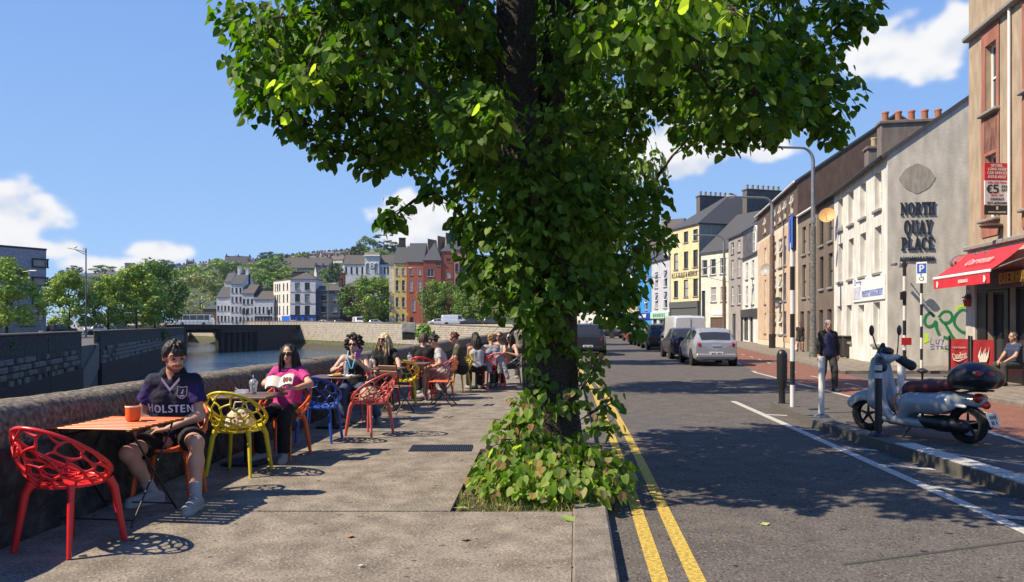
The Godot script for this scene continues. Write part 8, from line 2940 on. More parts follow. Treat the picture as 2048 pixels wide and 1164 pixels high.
func vehicles() -> void:
	var A := "cars parked along the street's right side"
	var N := PI - 0.06
	vehicle("hatch", "silver hatchback parked nearest, its rear lights and plate towards the camera", "car", A, P(8.0, 30.9, -0.1), N, lin(0.34, 0.35, 0.37))
	vehicle("hatch", "dark small car parked just ahead of the silver hatchback", "car", A, P(8.35, 36.6, -0.1), N, lin(0.03, 0.03, 0.033))
	vehicle("van", "pale silver panel van with rear doors towards the camera", "van", "", P(9.95, 43.9, -0.1), N + 0.02, lin(0.64, 0.66, 0.68))
	vehicle("suv", "dark green people carrier parked ahead of the silver van", "car", A, P(9.75, 50.0, -0.1), N, lin(0.02, 0.025, 0.022))
	vehicle("hatch", "grey hatchback parked between two dark cars beyond the van", "car", A, P(10.15, 54.8, -0.1), N, lin(0.22, 0.22, 0.24))
	vehicle("suv", "black car with roof rails parked beyond the grey hatchback", "car", A, P(10.7, 61.0, -0.1), N, lin(0.012, 0.012, 0.014))
	vehicle("sedan", "dark blue saloon parked far along the right side", "car", A, P(11.6, 68.0, -0.1), N, lin(0.02, 0.025, 0.04))
	vehicle("hatch", "red hatchback parked farthest before the bend", "car", A, P(12.2, 75.0, -0.1), N + 0.1, lin(0.25, 0.02, 0.02))
	vehicle("suv", "dark off-road car standing behind the lime trunk on the left side", "car", "", P(4.1, 41.2, -0.1), PI - 0.07, lin(0.02, 0.022, 0.026))
	vehicle("sedan", "black saloon turned sideways at the street's bend", "car", "", P(11.6, 91.0, -0.1), PI + 0.75, lin(0.014, 0.014, 0.016))
	vehicle("suv", "grey off-road car behind the black saloon at the bend", "car", "", P(10.0, 99.0, -0.1), PI + 0.5, lin(0.16, 0.17, 0.19))
	vehicle("suv", "dark car left of the grey car at the bend", "car", "", P(9.2, 92.0, -0.1), PI + 0.3, lin(0.03, 0.03, 0.035))
	var B := "cars parked across the river"
	for q in [[590, 187.0, 1.5, "sedan", lin(0.55, 0.56, 0.58), "silver car in front of the blue pub at the bridge end"], [650, 180.0, 1.4, "sedan", lin(0.6, 0.6, 0.6), "white car by the slate blue house"], [684, 178.0, 1.6, "hatch", lin(0.05, 0.05, 0.06), "dark car left of the white minibus"], [716, 175.0, 0.4, "van", lin(0.66, 0.66, 0.66), "white minibus facing the river near the round tree"], [755, 172.0, 1.5, "hatch", lin(0.35, 0.4, 0.45), "pale blue car under the round tree"], [880, 146.0, 1.5, "sedan", lin(0.62, 0.63, 0.64), "white car left of the white van on the far bank"], [911, 142.0, 1.5, "van", lin(0.7, 0.7, 0.7), "white van under the far bank trees"], [945, 139.0, 1.5, "sedan", lin(0.03, 0.04, 0.06), "dark car right of the white van on the far bank"], [988, 132.0, 1.4, "hatch", lin(0.05, 0.06, 0.06), "dark car farthest right on the far bank"]]:
		var p := at(q[0], 650, q[1])
		p.y = 1.3
		vehicle(q[3], q[5], "van" if q[3] == "van" else "car", B, p, q[2], q[4])
	for q in [[124, 118.0, 2.9, "suv", lin(0.02, 0.03, 0.06), "dark blue car beside the modern block's corner"], [165, 122.0, 1.3, "van", lin(0.62, 0.62, 0.63), "white van among the quay trees"], [205, 112.0, 1.9, "sedan", lin(0.32, 0.33, 0.36), "grey saloon by the second quay tree"], [241, 114.0, 3.0, "hatch", lin(0.02, 0.05, 0.10), "dark teal car between the quay trees"], [190, 132.0, 1.4, "hatch", lin(0.35, 0.03, 0.03), "red car far back in the quay car park"], [222, 134.0, 1.5, "sedan", lin(0.15, 0.16, 0.2), "dark grey car far back in the quay car park"]]:
		var p := at(q[0], 650, q[1])
		p.y = 0.0
		vehicle(q[3], q[5], "van" if q[3] == "van" else "car", "cars in the quay car park", p, q[2], q[4])
	vehicle("coach", "pale coach crossing beyond the river behind the willow like tree", "bus", "", P(-90.0, 213, 1.25), 1.5, lin(0.50, 0.53, 0.56))

# ---------- scooter ----------
func scooter() -> void:
	var o := thing("scooter", "pale blue scooter with burgundy seat and black top box parked on the road", "scooter", P(5.78, 10.75, -0.1), atan2(-0.70, -1.16))
	o.scale = Vector3.ONE * 1.07
	var blue := plain(lin(0.27, 0.31, 0.335), 0.18)
	var black := plain(lin(0.012, 0.012, 0.014), 0.4)
	var S := func(prims, k, cell := 0.011): return sdf_mesh(prims, cell, k)
	# z forward, y up; front axle at z 0.68, rear axle at z -0.68
	part("front_fender", S.call([ell(Vector3(0, 0.45, 0.72), Vector3(0.11, 0.13, 0.30), Color.WHITE, Basis(Vector3.RIGHT, 0.35)), ell(Vector3(0, 0.22, 0.68), Vector3(0.2, 0.24, 0.235), Color.WHITE, Basis.IDENTITY, 2)], 0.02), blue, o)
	part("front_shield", S.call([cap(Vector3(0.07, 0.98, 0.50), Vector3(0.15, 0.45, 0.46), 0.085, 0.12), cap(Vector3(-0.07, 0.98, 0.50), Vector3(-0.15, 0.45, 0.46), 0.085, 0.12), cap(Vector3(0.13, 0.45, 0.45), Vector3(0.14, 0.24, 0.26), 0.09, 0.05), cap(Vector3(-0.13, 0.45, 0.45), Vector3(-0.14, 0.24, 0.26), 0.09, 0.05), ell(Vector3(0, 0.72, 0.52), Vector3(0.16, 0.3, 0.10)), ell(Vector3(0, 0.62, 0.20), Vector3(0.12, 0.3, 0.13), Color.WHITE, Basis.IDENTITY, 2)], 0.06), blue, o)
	part("headset", S.call([ell(Vector3(0, 1.04, 0.44), Vector3(0.15, 0.09, 0.12)), cap(Vector3(0.1, 1.04, 0.40), Vector3(0.2, 1.05, 0.36), 0.05, 0.035), cap(Vector3(-0.1, 1.04, 0.40), Vector3(-0.2, 1.05, 0.36), 0.05, 0.035)], 0.05), blue, o)
	part("floorboard", S.call([cap(Vector3(0.12, 0.22, 0.34), Vector3(0.13, 0.20, -0.16), 0.055, 0.055), cap(Vector3(-0.12, 0.22, 0.34), Vector3(-0.13, 0.20, -0.16), 0.055, 0.055), cap(Vector3(0, 0.2, 0.34), Vector3(0, 0.19, -0.16), 0.07, 0.07)], 0.04), blue, o)
	part("rear_body", S.call([cap(Vector3(0.07, 0.46, 0.02), Vector3(0.10, 0.48, -0.5), 0.14, 0.15), cap(Vector3(-0.07, 0.46, 0.02), Vector3(-0.10, 0.48, -0.5), 0.14, 0.15), cap(Vector3(0, 0.50, -0.45), Vector3(0, 0.54, -0.84), 0.16, 0.075), cap(Vector3(0.10, 0.38, 0.06), Vector3(0.12, 0.26, 0.12), 0.09, 0.06), cap(Vector3(-0.10, 0.38, 0.06), Vector3(-0.12, 0.26, 0.12), 0.09, 0.06), ell(Vector3(0, 0.22, -0.66), Vector3(0.3, 0.27, 0.34), Color.WHITE, Basis.IDENTITY, 2)], 0.06), blue, o)
	part("seat", S.call([cap(Vector3(0, 0.655, 0.06), Vector3(0, 0.69, -0.2), 0.085, 0.09), cap(Vector3(0.05, 0.68, -0.2), Vector3(0.05, 0.735, -0.52), 0.085, 0.075), cap(Vector3(-0.05, 0.68, -0.2), Vector3(-0.05, 0.735, -0.52), 0.085, 0.075), cap(Vector3(0, 0.60, 0.10), Vector3(0, 0.52, 0.13), 0.075, 0.05)], 0.07), plain(lin(0.11, 0.018, 0.022), 0.5), o)
	part("engine", S.call([ell(Vector3(0, 0.22, -0.38), Vector3(0.13, 0.11, 0.26)), cap(Vector3(0.11, 0.24, -0.2), Vector3(0.12, 0.22, -0.68), 0.08, 0.09), cap(Vector3(-0.11, 0.2, -0.35), Vector3(-0.14, 0.24, -0.85), 0.05, 0.06), cap(Vector3(0, 0.44, -0.72), Vector3(0, 0.33, -0.92), 0.06, 0.04)], 0.04, 0.014), black, o)
	var tb := part("top_box", S.call([ell(Vector3(0, 0.86, -0.77), Vector3(0.225, 0.175, 0.29)), cap(Vector3(0.11, 0.80, -0.60), Vector3(0.11, 0.82, -0.95), 0.10, 0.105), cap(Vector3(-0.11, 0.80, -0.60), Vector3(-0.11, 0.82, -0.95), 0.10, 0.105)], 0.09), plain(lin(0.016, 0.016, 0.018), 0.32), o)
	var m := MB.new()
	m.tube([Vector3(0.255, 0.80, -0.55), Vector3(0.262, 0.82, -0.8), Vector3(0.22, 0.84, -1.02)], 0.008, 6)
	part("lid_seam", m, black, tb)
	for s in [1.0, -1.0]: part("reflector", S.call([cap(Vector3(0.175 * s, 0.885, -0.90), Vector3(0.12 * s, 0.885, -1.01), 0.055, 0.045)], 0.02), plain(lin(0.45, 0.03, 0.015), 0.15), tb)
	m = MB.new()
	for s in [0.08, -0.08]: m.tube([Vector3(s, 0.62, -0.55), Vector3(s, 0.67, -0.75), Vector3(s, 0.68, -0.95)], 0.014, 6)
	part("luggage_rack", m, M.iron, o)
	for w in [0.68, -0.68]:
		m = MB.new()
		var z := rotz()
		m.lathe([Vector2(0.16, -0.05), Vector2(0.21, -0.058), Vector2(0.235, -0.03), Vector2(0.24, 0.0), Vector2(0.235, 0.03), Vector2(0.21, 0.058), Vector2(0.16, 0.05)], Vector3(0, 0.24, w), 28, z)
		var wh := part("wheel", m, plain(lin(0.012, 0.012, 0.012), 0.85), o)
		m = MB.new()
		for k in 5:
			var a := TAU * k / 5.0
			m.tube([Vector3(0, 0.24, w), Vector3(0, 0.24 + 0.17 * cos(a), w + 0.17 * sin(a))], [0.022, 0.012], 6)
		m.lathe([Vector2(0.15, -0.05), Vector2(0.17, -0.05), Vector2(0.17, 0.05), Vector2(0.15, 0.05)], Vector3(0, 0.24, w), 24, z)
		part("rim", m, M.iron, wh)
	m = MB.new()
	m.tube([Vector3(0.3, 1.04, 0.30), Vector3(0.2, 1.06, 0.36), Vector3(-0.2, 1.06, 0.36), Vector3(-0.3, 1.04, 0.30)], 0.016, 8)
	part("handlebar", m, M.iron, o)
	for s in [1.0, -1.0]:
		part("hand_muff", S.call([cap(Vector3(0.22 * s, 1.02, 0.36), Vector3(0.34 * s, 0.93, 0.26), 0.055, 0.07)], 0.02), plain(lin(0.03, 0.03, 0.032), 0.7), o)
		m = MB.new()
		m.tube([Vector3(0.18 * s, 1.06, 0.37), Vector3(0.26 * s, 1.22, 0.40), Vector3(0.30 * s, 1.36, 0.42)], 0.009, 6)
		m.ball(Vector3(0.32 * s, 1.42, 0.42), Vector3(0.05, 0.075, 0.022), 14, 8)
		part("mirror", m, black, o)
		part("rear_indicator", S.call([cap(Vector3(0.20 * s, 0.50, -0.50), Vector3(0.15 * s, 0.475, -0.72), 0.032, 0.022)], 0.01), plain(lin(0.6, 0.6, 0.6), 0.12), o)
	part("instrument_hood", S.call([ell(Vector3(0, 1.13, 0.40), Vector3(0.11, 0.06, 0.08)), cap(Vector3(0, 1.1, 0.5), Vector3(0, 1.22, 0.46), 0.05, 0.03)], 0.04), black, o)
	part("tail_light", S.call([cap(Vector3(0.06, 0.58, -0.83), Vector3(-0.06, 0.58, -0.83), 0.055, 0.055), cap(Vector3(0, 0.57, -0.8), Vector3(0, 0.50, -0.9), 0.07, 0.05)], 0.02), plain(lin(0.4, 0.02, 0.012), 0.15), o)
	m = MB.new()
	var pb := Basis(Vector3.RIGHT, 0.35)
	m.rbox(Vector3(0, 0.33, -0.98), Vector3(0.23, 0.17, 0.008), 0.003, pb)
	var pl := part("number_plate", m, plain(lin(0.6, 0.58, 0.52), 0.5), o)
	m = MB.new()
	for q in [[-0.06, 0.03], [-0.02, 0.03], [0.02, 0.03], [0.06, 0.03], [-0.04, -0.04], [0.02, -0.04], [0.06, -0.04]]: m.box(Vector3(0, 0.33, -0.98) + pb * Vector3(q[0], q[1], -0.007), Vector3(0.022, 0.045, 0.003), pb)
	part("characters", m, M.iron, pl)
	m = MB.new()
	m.tube([Vector3(0.12, 0.2, -0.05), Vector3(0.2, 0.0, 0.06)], 0.012, 6)
	m.tube([Vector3(0.12, 0.2, 0.2), Vector3(0.14, 0.22, -0.2)], 0.02, 6)
	part("side_stand", m, M.iron, o)
	m = MB.new()
	var pts := []
	for k in 13: pts.append(Vector3(0.08 + 0.02 * sin(k), 0.42 + 0.15 * sin(TAU * k / 12.0), 0.17 + 0.07 * cos(TAU * k / 12.0)))
	m.tube(pts, 0.012, 6)
	part("cable_lock", m, plain(lin(0.5, 0.16, 0.03), 0.5), o)
# ---------- street furniture ----------
func bands(o: Node3D, h: float, r: float, n: int, first_white: bool, a: Material, b: Material) -> void:
	for k in n:
		var m := MB.new()
		m.tube([Vector3(0, h * k / n, 0), Vector3(0, h * (k + 1) / n, 0)], r, 14)
		part("painted_band", m, a if (k % 2 == 0) == first_white else b, o)
func lamp(label: String, p: Vector3, h: float, arm: float, low: Material, r: float, split: float) -> void:
	var o := thing("street_lamp", label, "street lamp", p, 0, "street lamps on the right pavement")
	var m := MB.new()
	m.tube([Vector3.ZERO, Vector3(0, 0.9, 0)], r * 1.25, 12)
	part("base", m, M.grey_post if low != M.rust_post else M.iron, o)
	m = MB.new()
	m.tube([Vector3(0, 0.9, 0), Vector3(0, h * split, 0)], [r * 1.1, r * 0.95], 12)
	part("lower_post", m, low, o)
	m = MB.new()
	var pts := [Vector3(0, h * split - 0.05, 0), Vector3(0, h - 0.7, 0)]
	for k in 6:
		var a := PI / 2 * (k + 1) / 6.0
		pts.append(Vector3(-0.55 * (1 - cos(a)), h - 0.7 + 0.62 * sin(a), 0))
	pts.append(Vector3(-arm + 0.3, h - 0.03, 0))
	m.tube(pts, [r * 0.7, r * 0.6, r * 0.55, r * 0.5, r * 0.45, r * 0.42, r * 0.4, r * 0.4, r * 0.4], 10)
	part("arm", m, M.galvanised, o)
	part("lantern", sdf_mesh([ell(Vector3(-arm, h + 0.0, 0), Vector3(0.34, 0.07, 0.15)), cap(Vector3(-arm - 0.1, h - 0.05, 0), Vector3(-arm + 0.15, h - 0.05, 0), 0.08, 0.07)], 0.025, 0.03), plain(lin(0.45, 0.44, 0.4), 0.4), o)
	m = MB.new()
	m.rbox(Vector3(0, h * split + 0.25, 0.1), Vector3(0.16, 0.3, 0.14), 0.02)
	part("fuse_box", m, M.galvanised, o)
func post(called: String, label: String, cat: String, p: Vector3) -> Node3D: return thing(called, label, cat, p)
func dish(label: String, p: Vector3, r: float, yaw: float, mt: Material) -> void:
	var o := thing("satellite_dish", label, "satellite dish", p, yaw)
	var m := MB.new()
	var b := Basis(Vector3.RIGHT, 1.25)
	m.lathe([Vector2(r, 0.16 * r * 2), Vector2(r * 0.7, 0.08 * r * 2), Vector2(r * 0.35, 0.02 * r * 2), Vector2(0.001, 0)], Vector3.ZERO, 20, b)
	part("dish", m, mt, o)
	m = MB.new()
	m.tube([b * Vector3(0, 0.0, r * 0.9), b * Vector3(0, r * 1.1, r * 0.15)], 0.012, 6)
	m.tube([Vector3.ZERO, Vector3(0, -0.1, -0.35)], 0.02, 6)
	part("feed_arm", m, M.galvanised, o)
func street_furniture() -> void:
	lamp("tall grey street lamp with long arm in front of the brown houses", P(14.05, 35.0), 9.85, 2.75, M.grey_post, 0.14, 0.62)
	lamp("rusty brown street lamp in front of the cream apartments", P(17.0, 49.0), 9.9, 2.7, M.rust_post, 0.17, 0.74)
	lamp("farther rusty street lamp before the cream garage house", P(18.1, 64.0), 9.2, 2.4, M.rust_post, 0.15, 0.6)
	var wt := plain(lin(0.62, 0.61, 0.58), 0.5)
	var bl := plain(lin(0.014, 0.014, 0.015), 0.4)
	var m: MB
	var o := post("bollard", "black rounded plastic bollard at the divider's far tip", "bollard", gp(1564, 810))
	m = MB.new()
	m.lathe([Vector2(0.075, 0.0), Vector2(0.075, 0.03), Vector2(0.058, 0.05), Vector2(0.058, 0.3), Vector2(0.085, 0.36), Vector2(0.095, 0.5), Vector2(0.095, 0.94), Vector2(0.075, 1.0), Vector2(0.04, 1.035), Vector2(0, 1.04)], Vector3.ZERO, 20)
	part("shaft", m, bl, o)
	o = post("sign_post", "tall black and white banded post carrying a sign, on the concrete divider", "post", gp(1585, 817))
	bands(o, 3.4, 0.042, 8, true, wt, bl)
	m = MB.new()
	m.rbox(Vector3(0.03, 3.12, -0.06), Vector3(0.05, 0.62, 0.62), 0.015, rot_y(-0.25))
	part("sign_back", m, bl, o)
	m = MB.new()
	m.rbox(Vector3(-0.01, 3.16, -0.06), Vector3(0.02, 0.60, 0.60), 0.008, rot_y(-0.25))
	part("blue_sign", m, plain(lin(0.05, 0.12, 0.5), 0.4), o)
	for q in [[1643, 838, 0.97, 0, "white reflective marker post on the concrete divider"], [1801, 841, 0.96, 0, "white marker post half hidden behind the scooter"], [1760, 872, 0.95, 1, "black marker post with two silver bands in front of the scooter"]]:
		var pp := gp(q[0], q[1])
		if q[0] == 1760: pp = P(4.86, 9.95, 0.035)
		elif q[0] == 1643: pp.y = 0.03
		o = post("marker_post", q[4], "post", pp)
		m = MB.new()
		m.lathe([Vector2(0.13, 0), Vector2(0.12, 0.025), Vector2(0.06, 0.05), Vector2(0.045, 0.06)], Vector3.ZERO, 16)
		for k in 6: m.ball(Vector3(cos(k * 1.047) * 0.095, 0.03, sin(k * 1.047) * 0.095), 0.014, 8, 6)
		part("base", m, bl if q[3] else M.galvanised, o)
		m = MB.new()
		m.tube([Vector3(0, 0.03, 0), Vector3(0, q[2], 0)], 0.045, 16)
		part("shaft", m, bl if q[3] else wt, o)
		for y in ([0.80, 0.91] if q[3] else [0.74, 0.90]):
			m = MB.new()
			m.tube([Vector3(0, q[2] * y, 0), Vector3(0, q[2] * (y + 0.075), 0)], 0.0465, 16)
			part("reflective_band", m, plain(lin(0.5, 0.5, 0.52), 0.3), o)
	o = post("sign_post", "banded post with blue disabled parking sign before the lettered gable", "post", gp(1843, 742))
	bands(o, 2.9, 0.042, 8, true, wt, bl)
	m = MB.new()
	var sb := rot_y(-0.75)
	m.rbox(Vector3(-0.02, 3.2, 0.05), Vector3(0.32, 0.7, 0.02), 0.01, sb)
	var pnl := part("sign_panel", m, plain(lin(0.7, 0.71, 0.72), 0.4), o)
	m = MB.new()
	m.rbox(Vector3(-0.02, 3.34, 0.05) + sb * Vector3(0, 0, 0.012), Vector3(0.27, 0.32, 0.006), 0.002, sb)
	part("blue_square", m, plain(lin(0.02, 0.09, 0.45), 0.4), pnl)
	text3d("P", 0.22, wt, pnl, Vector3(-0.02, 3.34, 0.05) + sb * Vector3(0, 0, 0.018), 0.004, "Droid Sans", true).rotation.y = -0.75
	m = MB.new()
	var wc := func(x, y): return Vector3(-0.02, 3.04, 0.05) + sb * Vector3(x, y, 0.014)
	m.ball(wc.call(-0.02, 0.11), 0.02, 8, 6)
	m.tube([wc.call(-0.02, 0.08), wc.call(-0.015, 0.02), wc.call(0.045, 0.02), wc.call(0.06, -0.06)], 0.01, 6)
	var wr := []
	for k in 11: wr.append(wc.call(-0.005 + 0.06 * cos(2.2 + k * 0.38), -0.035 + 0.06 * sin(2.2 + k * 0.38)))
	m.tube(wr, 0.008, 6)
	part("wheelchair_symbol", m, bl, pnl)
	o = post("sign_post", "banded post with stickers left of the parking sign post", "post", gp(1809, 759))
	bands(o, 3.25, 0.045, 8, true, wt, bl)
	m = MB.new()
	m.rbox(Vector3(-0.06, 2.3, 0.05), Vector3(0.16, 0.22, 0.06), 0.01)
	part("sticker_box", m, bl, o)
	m = MB.new()
	m.rbox(Vector3(0.03, 1.05, 0.045), Vector3(0.28, 0.2, 0.012), 0.004)
	part("red_notice", m, plain(lin(0.5, 0.02, 0.03), 0.5), o)
	o = thing("flood_light", "small grey floodlight and camera on the gable's left corner", "light", at(1800, 530, 27.6))
	m = MB.new()
	m.rbox(Vector3(0, 0, 0.25), Vector3(0.26, 0.2, 0.14), 0.03, Basis(Vector3.RIGHT, 0.4))
	m.tube([Vector3(0, -0.05, -0.1), Vector3(-0.1, -0.1, 0.2), Vector3(0, 0, 0.22)], 0.025, 6)
	m.tube([Vector3(-0.3, 0.02, 0.0), Vector3(-0.32, 0, 0.35)], 0.055, 8)
	part("housing", m, M.galvanised, o)
	dish("large rusty orange satellite dish on the white house's far corner", at(1655, 432, 36.2), 0.38, -0.6, plain(lin(0.58, 0.34, 0.13), 0.6))
	dish("dark satellite dish low on the cream apartments", at(1556, 607, 50.5), 0.42, -0.9, plain(lin(0.04, 0.04, 0.042), 0.5))
	dish("grey satellite dish on the cream apartments' far half", at(1533, 540, 54.0), 0.45, -0.9, plain(lin(0.3, 0.29, 0.27), 0.5))
	dish("brass coloured satellite dish on the bright blue house", at(1266, 615, 98.0), 0.75, -0.5, plain(lin(0.3, 0.23, 0.12), 0.5))
	# bar terrace
	var red := plain(lin(0.33, 0.015, 0.022), 0.75)
	var cream := plain(lin(0.66, 0.60, 0.52), 0.7)
	for q in [[1899, 1938, 21.6, "red canvas windbreak with white script left of the terrace entrance"], [1943, 1990, 20.4, "red canvas windbreak with cream flame print on the bar's terrace"]]:
		var a := at(q[0], 650, q[2]) * Vector3(1, 0, 1)
		var b := at(q[1], 650, q[2] - 0.25) * Vector3(1, 0, 1)
		var w := a.distance_to(b)
		o = thing("windbreak", q[3], "windbreak", a, atan2(-(b.z - a.z), b.x - a.x), "red windbreaks on the bar's terrace")
		m = MB.new()
		var rows := []
		for j in 5:
			var row := []
			for i in 9: row.append(Vector3(w * (0.03 + 0.94 * i / 8.0), 0.12 + 0.245 * j, 0.02 * sin(i * 1.1) * sin(j * 0.8)))
			rows.append(row)
		m.grid(rows)
		part("canvas", m, red, o)
		for x in [0.0, w]:
			m = MB.new()
			m.tube([Vector3(x, 0, 0), Vector3(x, 1.2, 0)], 0.028, 8)
			m.lathe([Vector2(0.0, 0.0), Vector2(0.16, 0), Vector2(0.16, 0.02), Vector2(0.0, 0.025)], Vector3(x, 0, 0), 12)
			part("pole", m, bl, o)
		if q[0] == 1899:
			text3d("Cuadrat", 0.17, cream, o, Vector3(w * 0.52, 0.62, 0.03), 0.004, "Droid Serif", true, "lettering", w * 0.74).rotation.z = 0.15
			m = MB.new()
			m.tube([Vector3(w * 0.2, 0.5, 0.03), Vector3(w * 0.45, 0.46, 0.03), Vector3(w * 0.85, 0.55, 0.03)], [0.012, 0.02, 0.004], 6)
			part("underline", m, cream, o)
			text3d("Las Damas", 0.05, cream, o, Vector3(w * 0.52, 0.86, 0.03), 0.004)
		else:
			m = MB.new()
			for k in 9:
				var x := w * (0.3 + 0.05 * k)
				m.tube([Vector3(w * 0.5 + (x - w * 0.5) * 0.6, 0.5, 0.03), Vector3(x, 0.66 + 0.05 * sin(k * 2.3), 0.03), Vector3(x + 0.03, 0.82 + 0.09 * sin(k * 1.7), 0.03)], [0.022, 0.016, 0.003], 5)
			part("flame_print", m, cream, o)
	o = thing("hanging_basket", "red flower pot hanging on a curled bracket at the bar's corner", "plant pot", at(1936, 606, 21.75))
	m = MB.new()
	m.lathe([Vector2(0, -0.1), Vector2(0.1, -0.1), Vector2(0.135, 0.1), Vector2(0.11, 0.1), Vector2(0, 0.06)], Vector3.ZERO, 16)
	part("pot", m, plain(lin(0.38, 0.03, 0.03), 0.5), o)
	var fl := foliage(o, "flowers", 120, Vector3(0.15, 0.11, 0.15), 0.04, [Color(0.06, 0.11, 0.03), Color(0.09, 0.14, 0.04), Color(0.5, 0.2, 0.3)], 5)
	fl.position.y = 0.17
	m = MB.new()
	for s in [-0.1, 0.1]: m.tube([Vector3(s, 0.1, 0), Vector3(0, 0.5, 0)], 0.006, 5)
	m.tube([Vector3(-0.03, 0.5, 0), Vector3(0.15, 0.54, 0), Vector3(0.42, 0.5, 0)], 0.012, 6)
	part("bracket", m, M.iron, o)
	o = thing("post_box", "black wall box on the bar's corner pillar", "box", at(1945, 638, 21.85))
	m = MB.new()
	m.rbox(Vector3(0, 0, 0), Vector3(0.24, 0.42, 0.14), 0.02)
	m.rbox(Vector3(0, 0.23, 0), Vector3(0.28, 0.05, 0.18), 0.02)
	part("box", m, bl, o)
	o = thing("beer_sign", "oval white projecting beer sign above the awning's left end", "sign", at(1926, 525, 21.9), 0.1)
	m = MB.new()
	var ov := PackedVector2Array()
	for k in 32: ov.append(Vector2(cos(TAU * k / 32.0) * 0.39, sin(TAU * k / 32.0) * 0.225))
	m.prism(ov, -0.05, 0.05)
	part("rim", m, plain(lin(0.16, 0.15, 0.15), 0.4), o)
	m = MB.new()
	var oi := PackedVector2Array()
	for p in ov: oi.append(p * 0.92)
	m.prism(oi, 0.04, 0.058)
	part("face", m, plain(lin(0.6, 0.6, 0.6), 0.35), o)
	text3d("Krombacher", 0.105, bl, o, Vector3(0, -0.035, 0.06), 0.006, "Droid Sans", true, "lettering", 0.62)
	m = MB.new()
	m.tube([Vector3(0.36, 0, 0), Vector3(0.62, 0.0, -0.1)], 0.02, 6)
	m.prism(PackedVector2Array([Vector2(-0.03, 0.10), Vector2(0.03, 0.10), Vector2(0.035, 0.15), Vector2(0.012, 0.13), Vector2(0, 0.155), Vector2(-0.012, 0.13), Vector2(-0.035, 0.15)]), 0.058, 0.064)
	part("crown_emblem", m, plain(lin(0.3, 0.06, 0.06), 0.5), o)
	# letting board projecting from the bar's front
	var sc := at(1993.5, 378, 19.62)
	o = thing("letting_board", "red, white and black letting board projecting from the bar's upper wall", "sign", sc, 0.08)
	for q in [[0.45, 0.46, lin(0.55, 0.02, 0.035), "red_panel"], [-0.10, 0.64, lin(0.66, 0.66, 0.68), "white_panel"], [-0.55, 0.25, lin(0.015, 0.015, 0.015), "black_panel"]]:
		m = MB.new()
		m.rbox(Vector3(0, q[0], 0), Vector3(0.68, q[1] - 0.004, 0.03), 0.004)
		part(q[3], m, plain(q[2], 0.5), o)
	for q in [["SECURE,", 0.61, 0.07, 0.33, 0], ["LONG-TERM", 0.515, 0.07, 0.5, 0], ["CAR SPACES", 0.415, 0.07, 0.54, 0], ["AVAILABLE", 0.315, 0.07, 0.5, 0], ["FOR LESS THAN", 0.165, 0.045, 0.52, 1], ["€5", -0.01, 0.22, 0.34, 2], ["INCL. VAT", -0.165, 0.045, 0.34, 1], ["CONTACT", -0.27, 0.06, 0.38, 2], ["021-4294496", -0.37, 0.06, 0.54, 2], ["CHOICE PROPERTY", -0.61, 0.04, 0.5, 0]]:
		text3d(q[0], q[2], [wt, plain(lin(0.55, 0.02, 0.035), 0.5), bl][q[4]], o, Vector3(-0.12 if q[0] == "€5" else 0.0, q[1], 0.018), 0.004, "Droid Sans", true, "lettering", q[3])
	for q in [["PER", 0.06], ["DAY", -0.03]]: text3d(q[0], 0.07, bl, o, Vector3(0.2, q[1], 0.018), 0.004, "Droid Sans", true, "lettering", 0.16)
	m = MB.new()
	m.rbox(Vector3(0, -0.5, 0.018), Vector3(0.05, 0.09, 0.004), 0.001)
	part("house_emblem", m, wt, o)
	m = MB.new()
	for y in [0.5, -0.5]: m.tube([Vector3(0.3, y, -0.02), Vector3(0.55, y, -0.06)], 0.015, 6)
	part("bracket", m, M.iron, o)
	o = thing("street_lamp", "dark lantern arm bolted to the bar's wall below the letting board", "street lamp", at(2010, 452, 20.1))
	part("lantern", sdf_mesh([ell(Vector3(-0.35, 0, 0), Vector3(0.34, 0.07, 0.14)), cap(Vector3(-0.1, 0, 0), Vector3(0.2, -0.08, 0), 0.06, 0.05)], 0.025, 0.05), plain(lin(0.05, 0.045, 0.04), 0.5), o)
	for q in [[1683, 697, 0], [1697, 697, 1]]:
		o = thing("wheelie_bin", ["left", "right"][q[2]] + " dark wheelie bin against the white house wall", "bin", at(q[0], 650, 35.0 - q[2]) * Vector3(1, 0, 1), -0.3, "wheelie bins by the white house")
		m = MB.new()
		m.rbox(Vector3(0, 0.5, 0), Vector3(0.5, 0.9, 0.55), 0.04)
		part("body", m, plain(lin(0.03, 0.025, 0.02), 0.6), o)
		m = MB.new()
		m.rbox(Vector3(0, 0.98, 0.02), Vector3(0.55, 0.07, 0.62), 0.03)
		part("lid", m, plain(lin(0.045, 0.04, 0.035), 0.6), o)
	# sagging wire between the far lamp and the lavender house
	m = MB.new()
	var wp := []
	var wa := at(1455, 516, 72.0)
	var wb := at(1290, 552, 95.0)
	for k in 13: wp.append(wa.lerp(wb, k / 12.0) - Vector3(0, 0.9 * sin(PI * k / 12.0), 0))
	m.tube(wp, 0.025, 4)
	tag(part("overhead_wire", m, M.iron), "black overhead wire sagging across the yellow building's front", "wire")

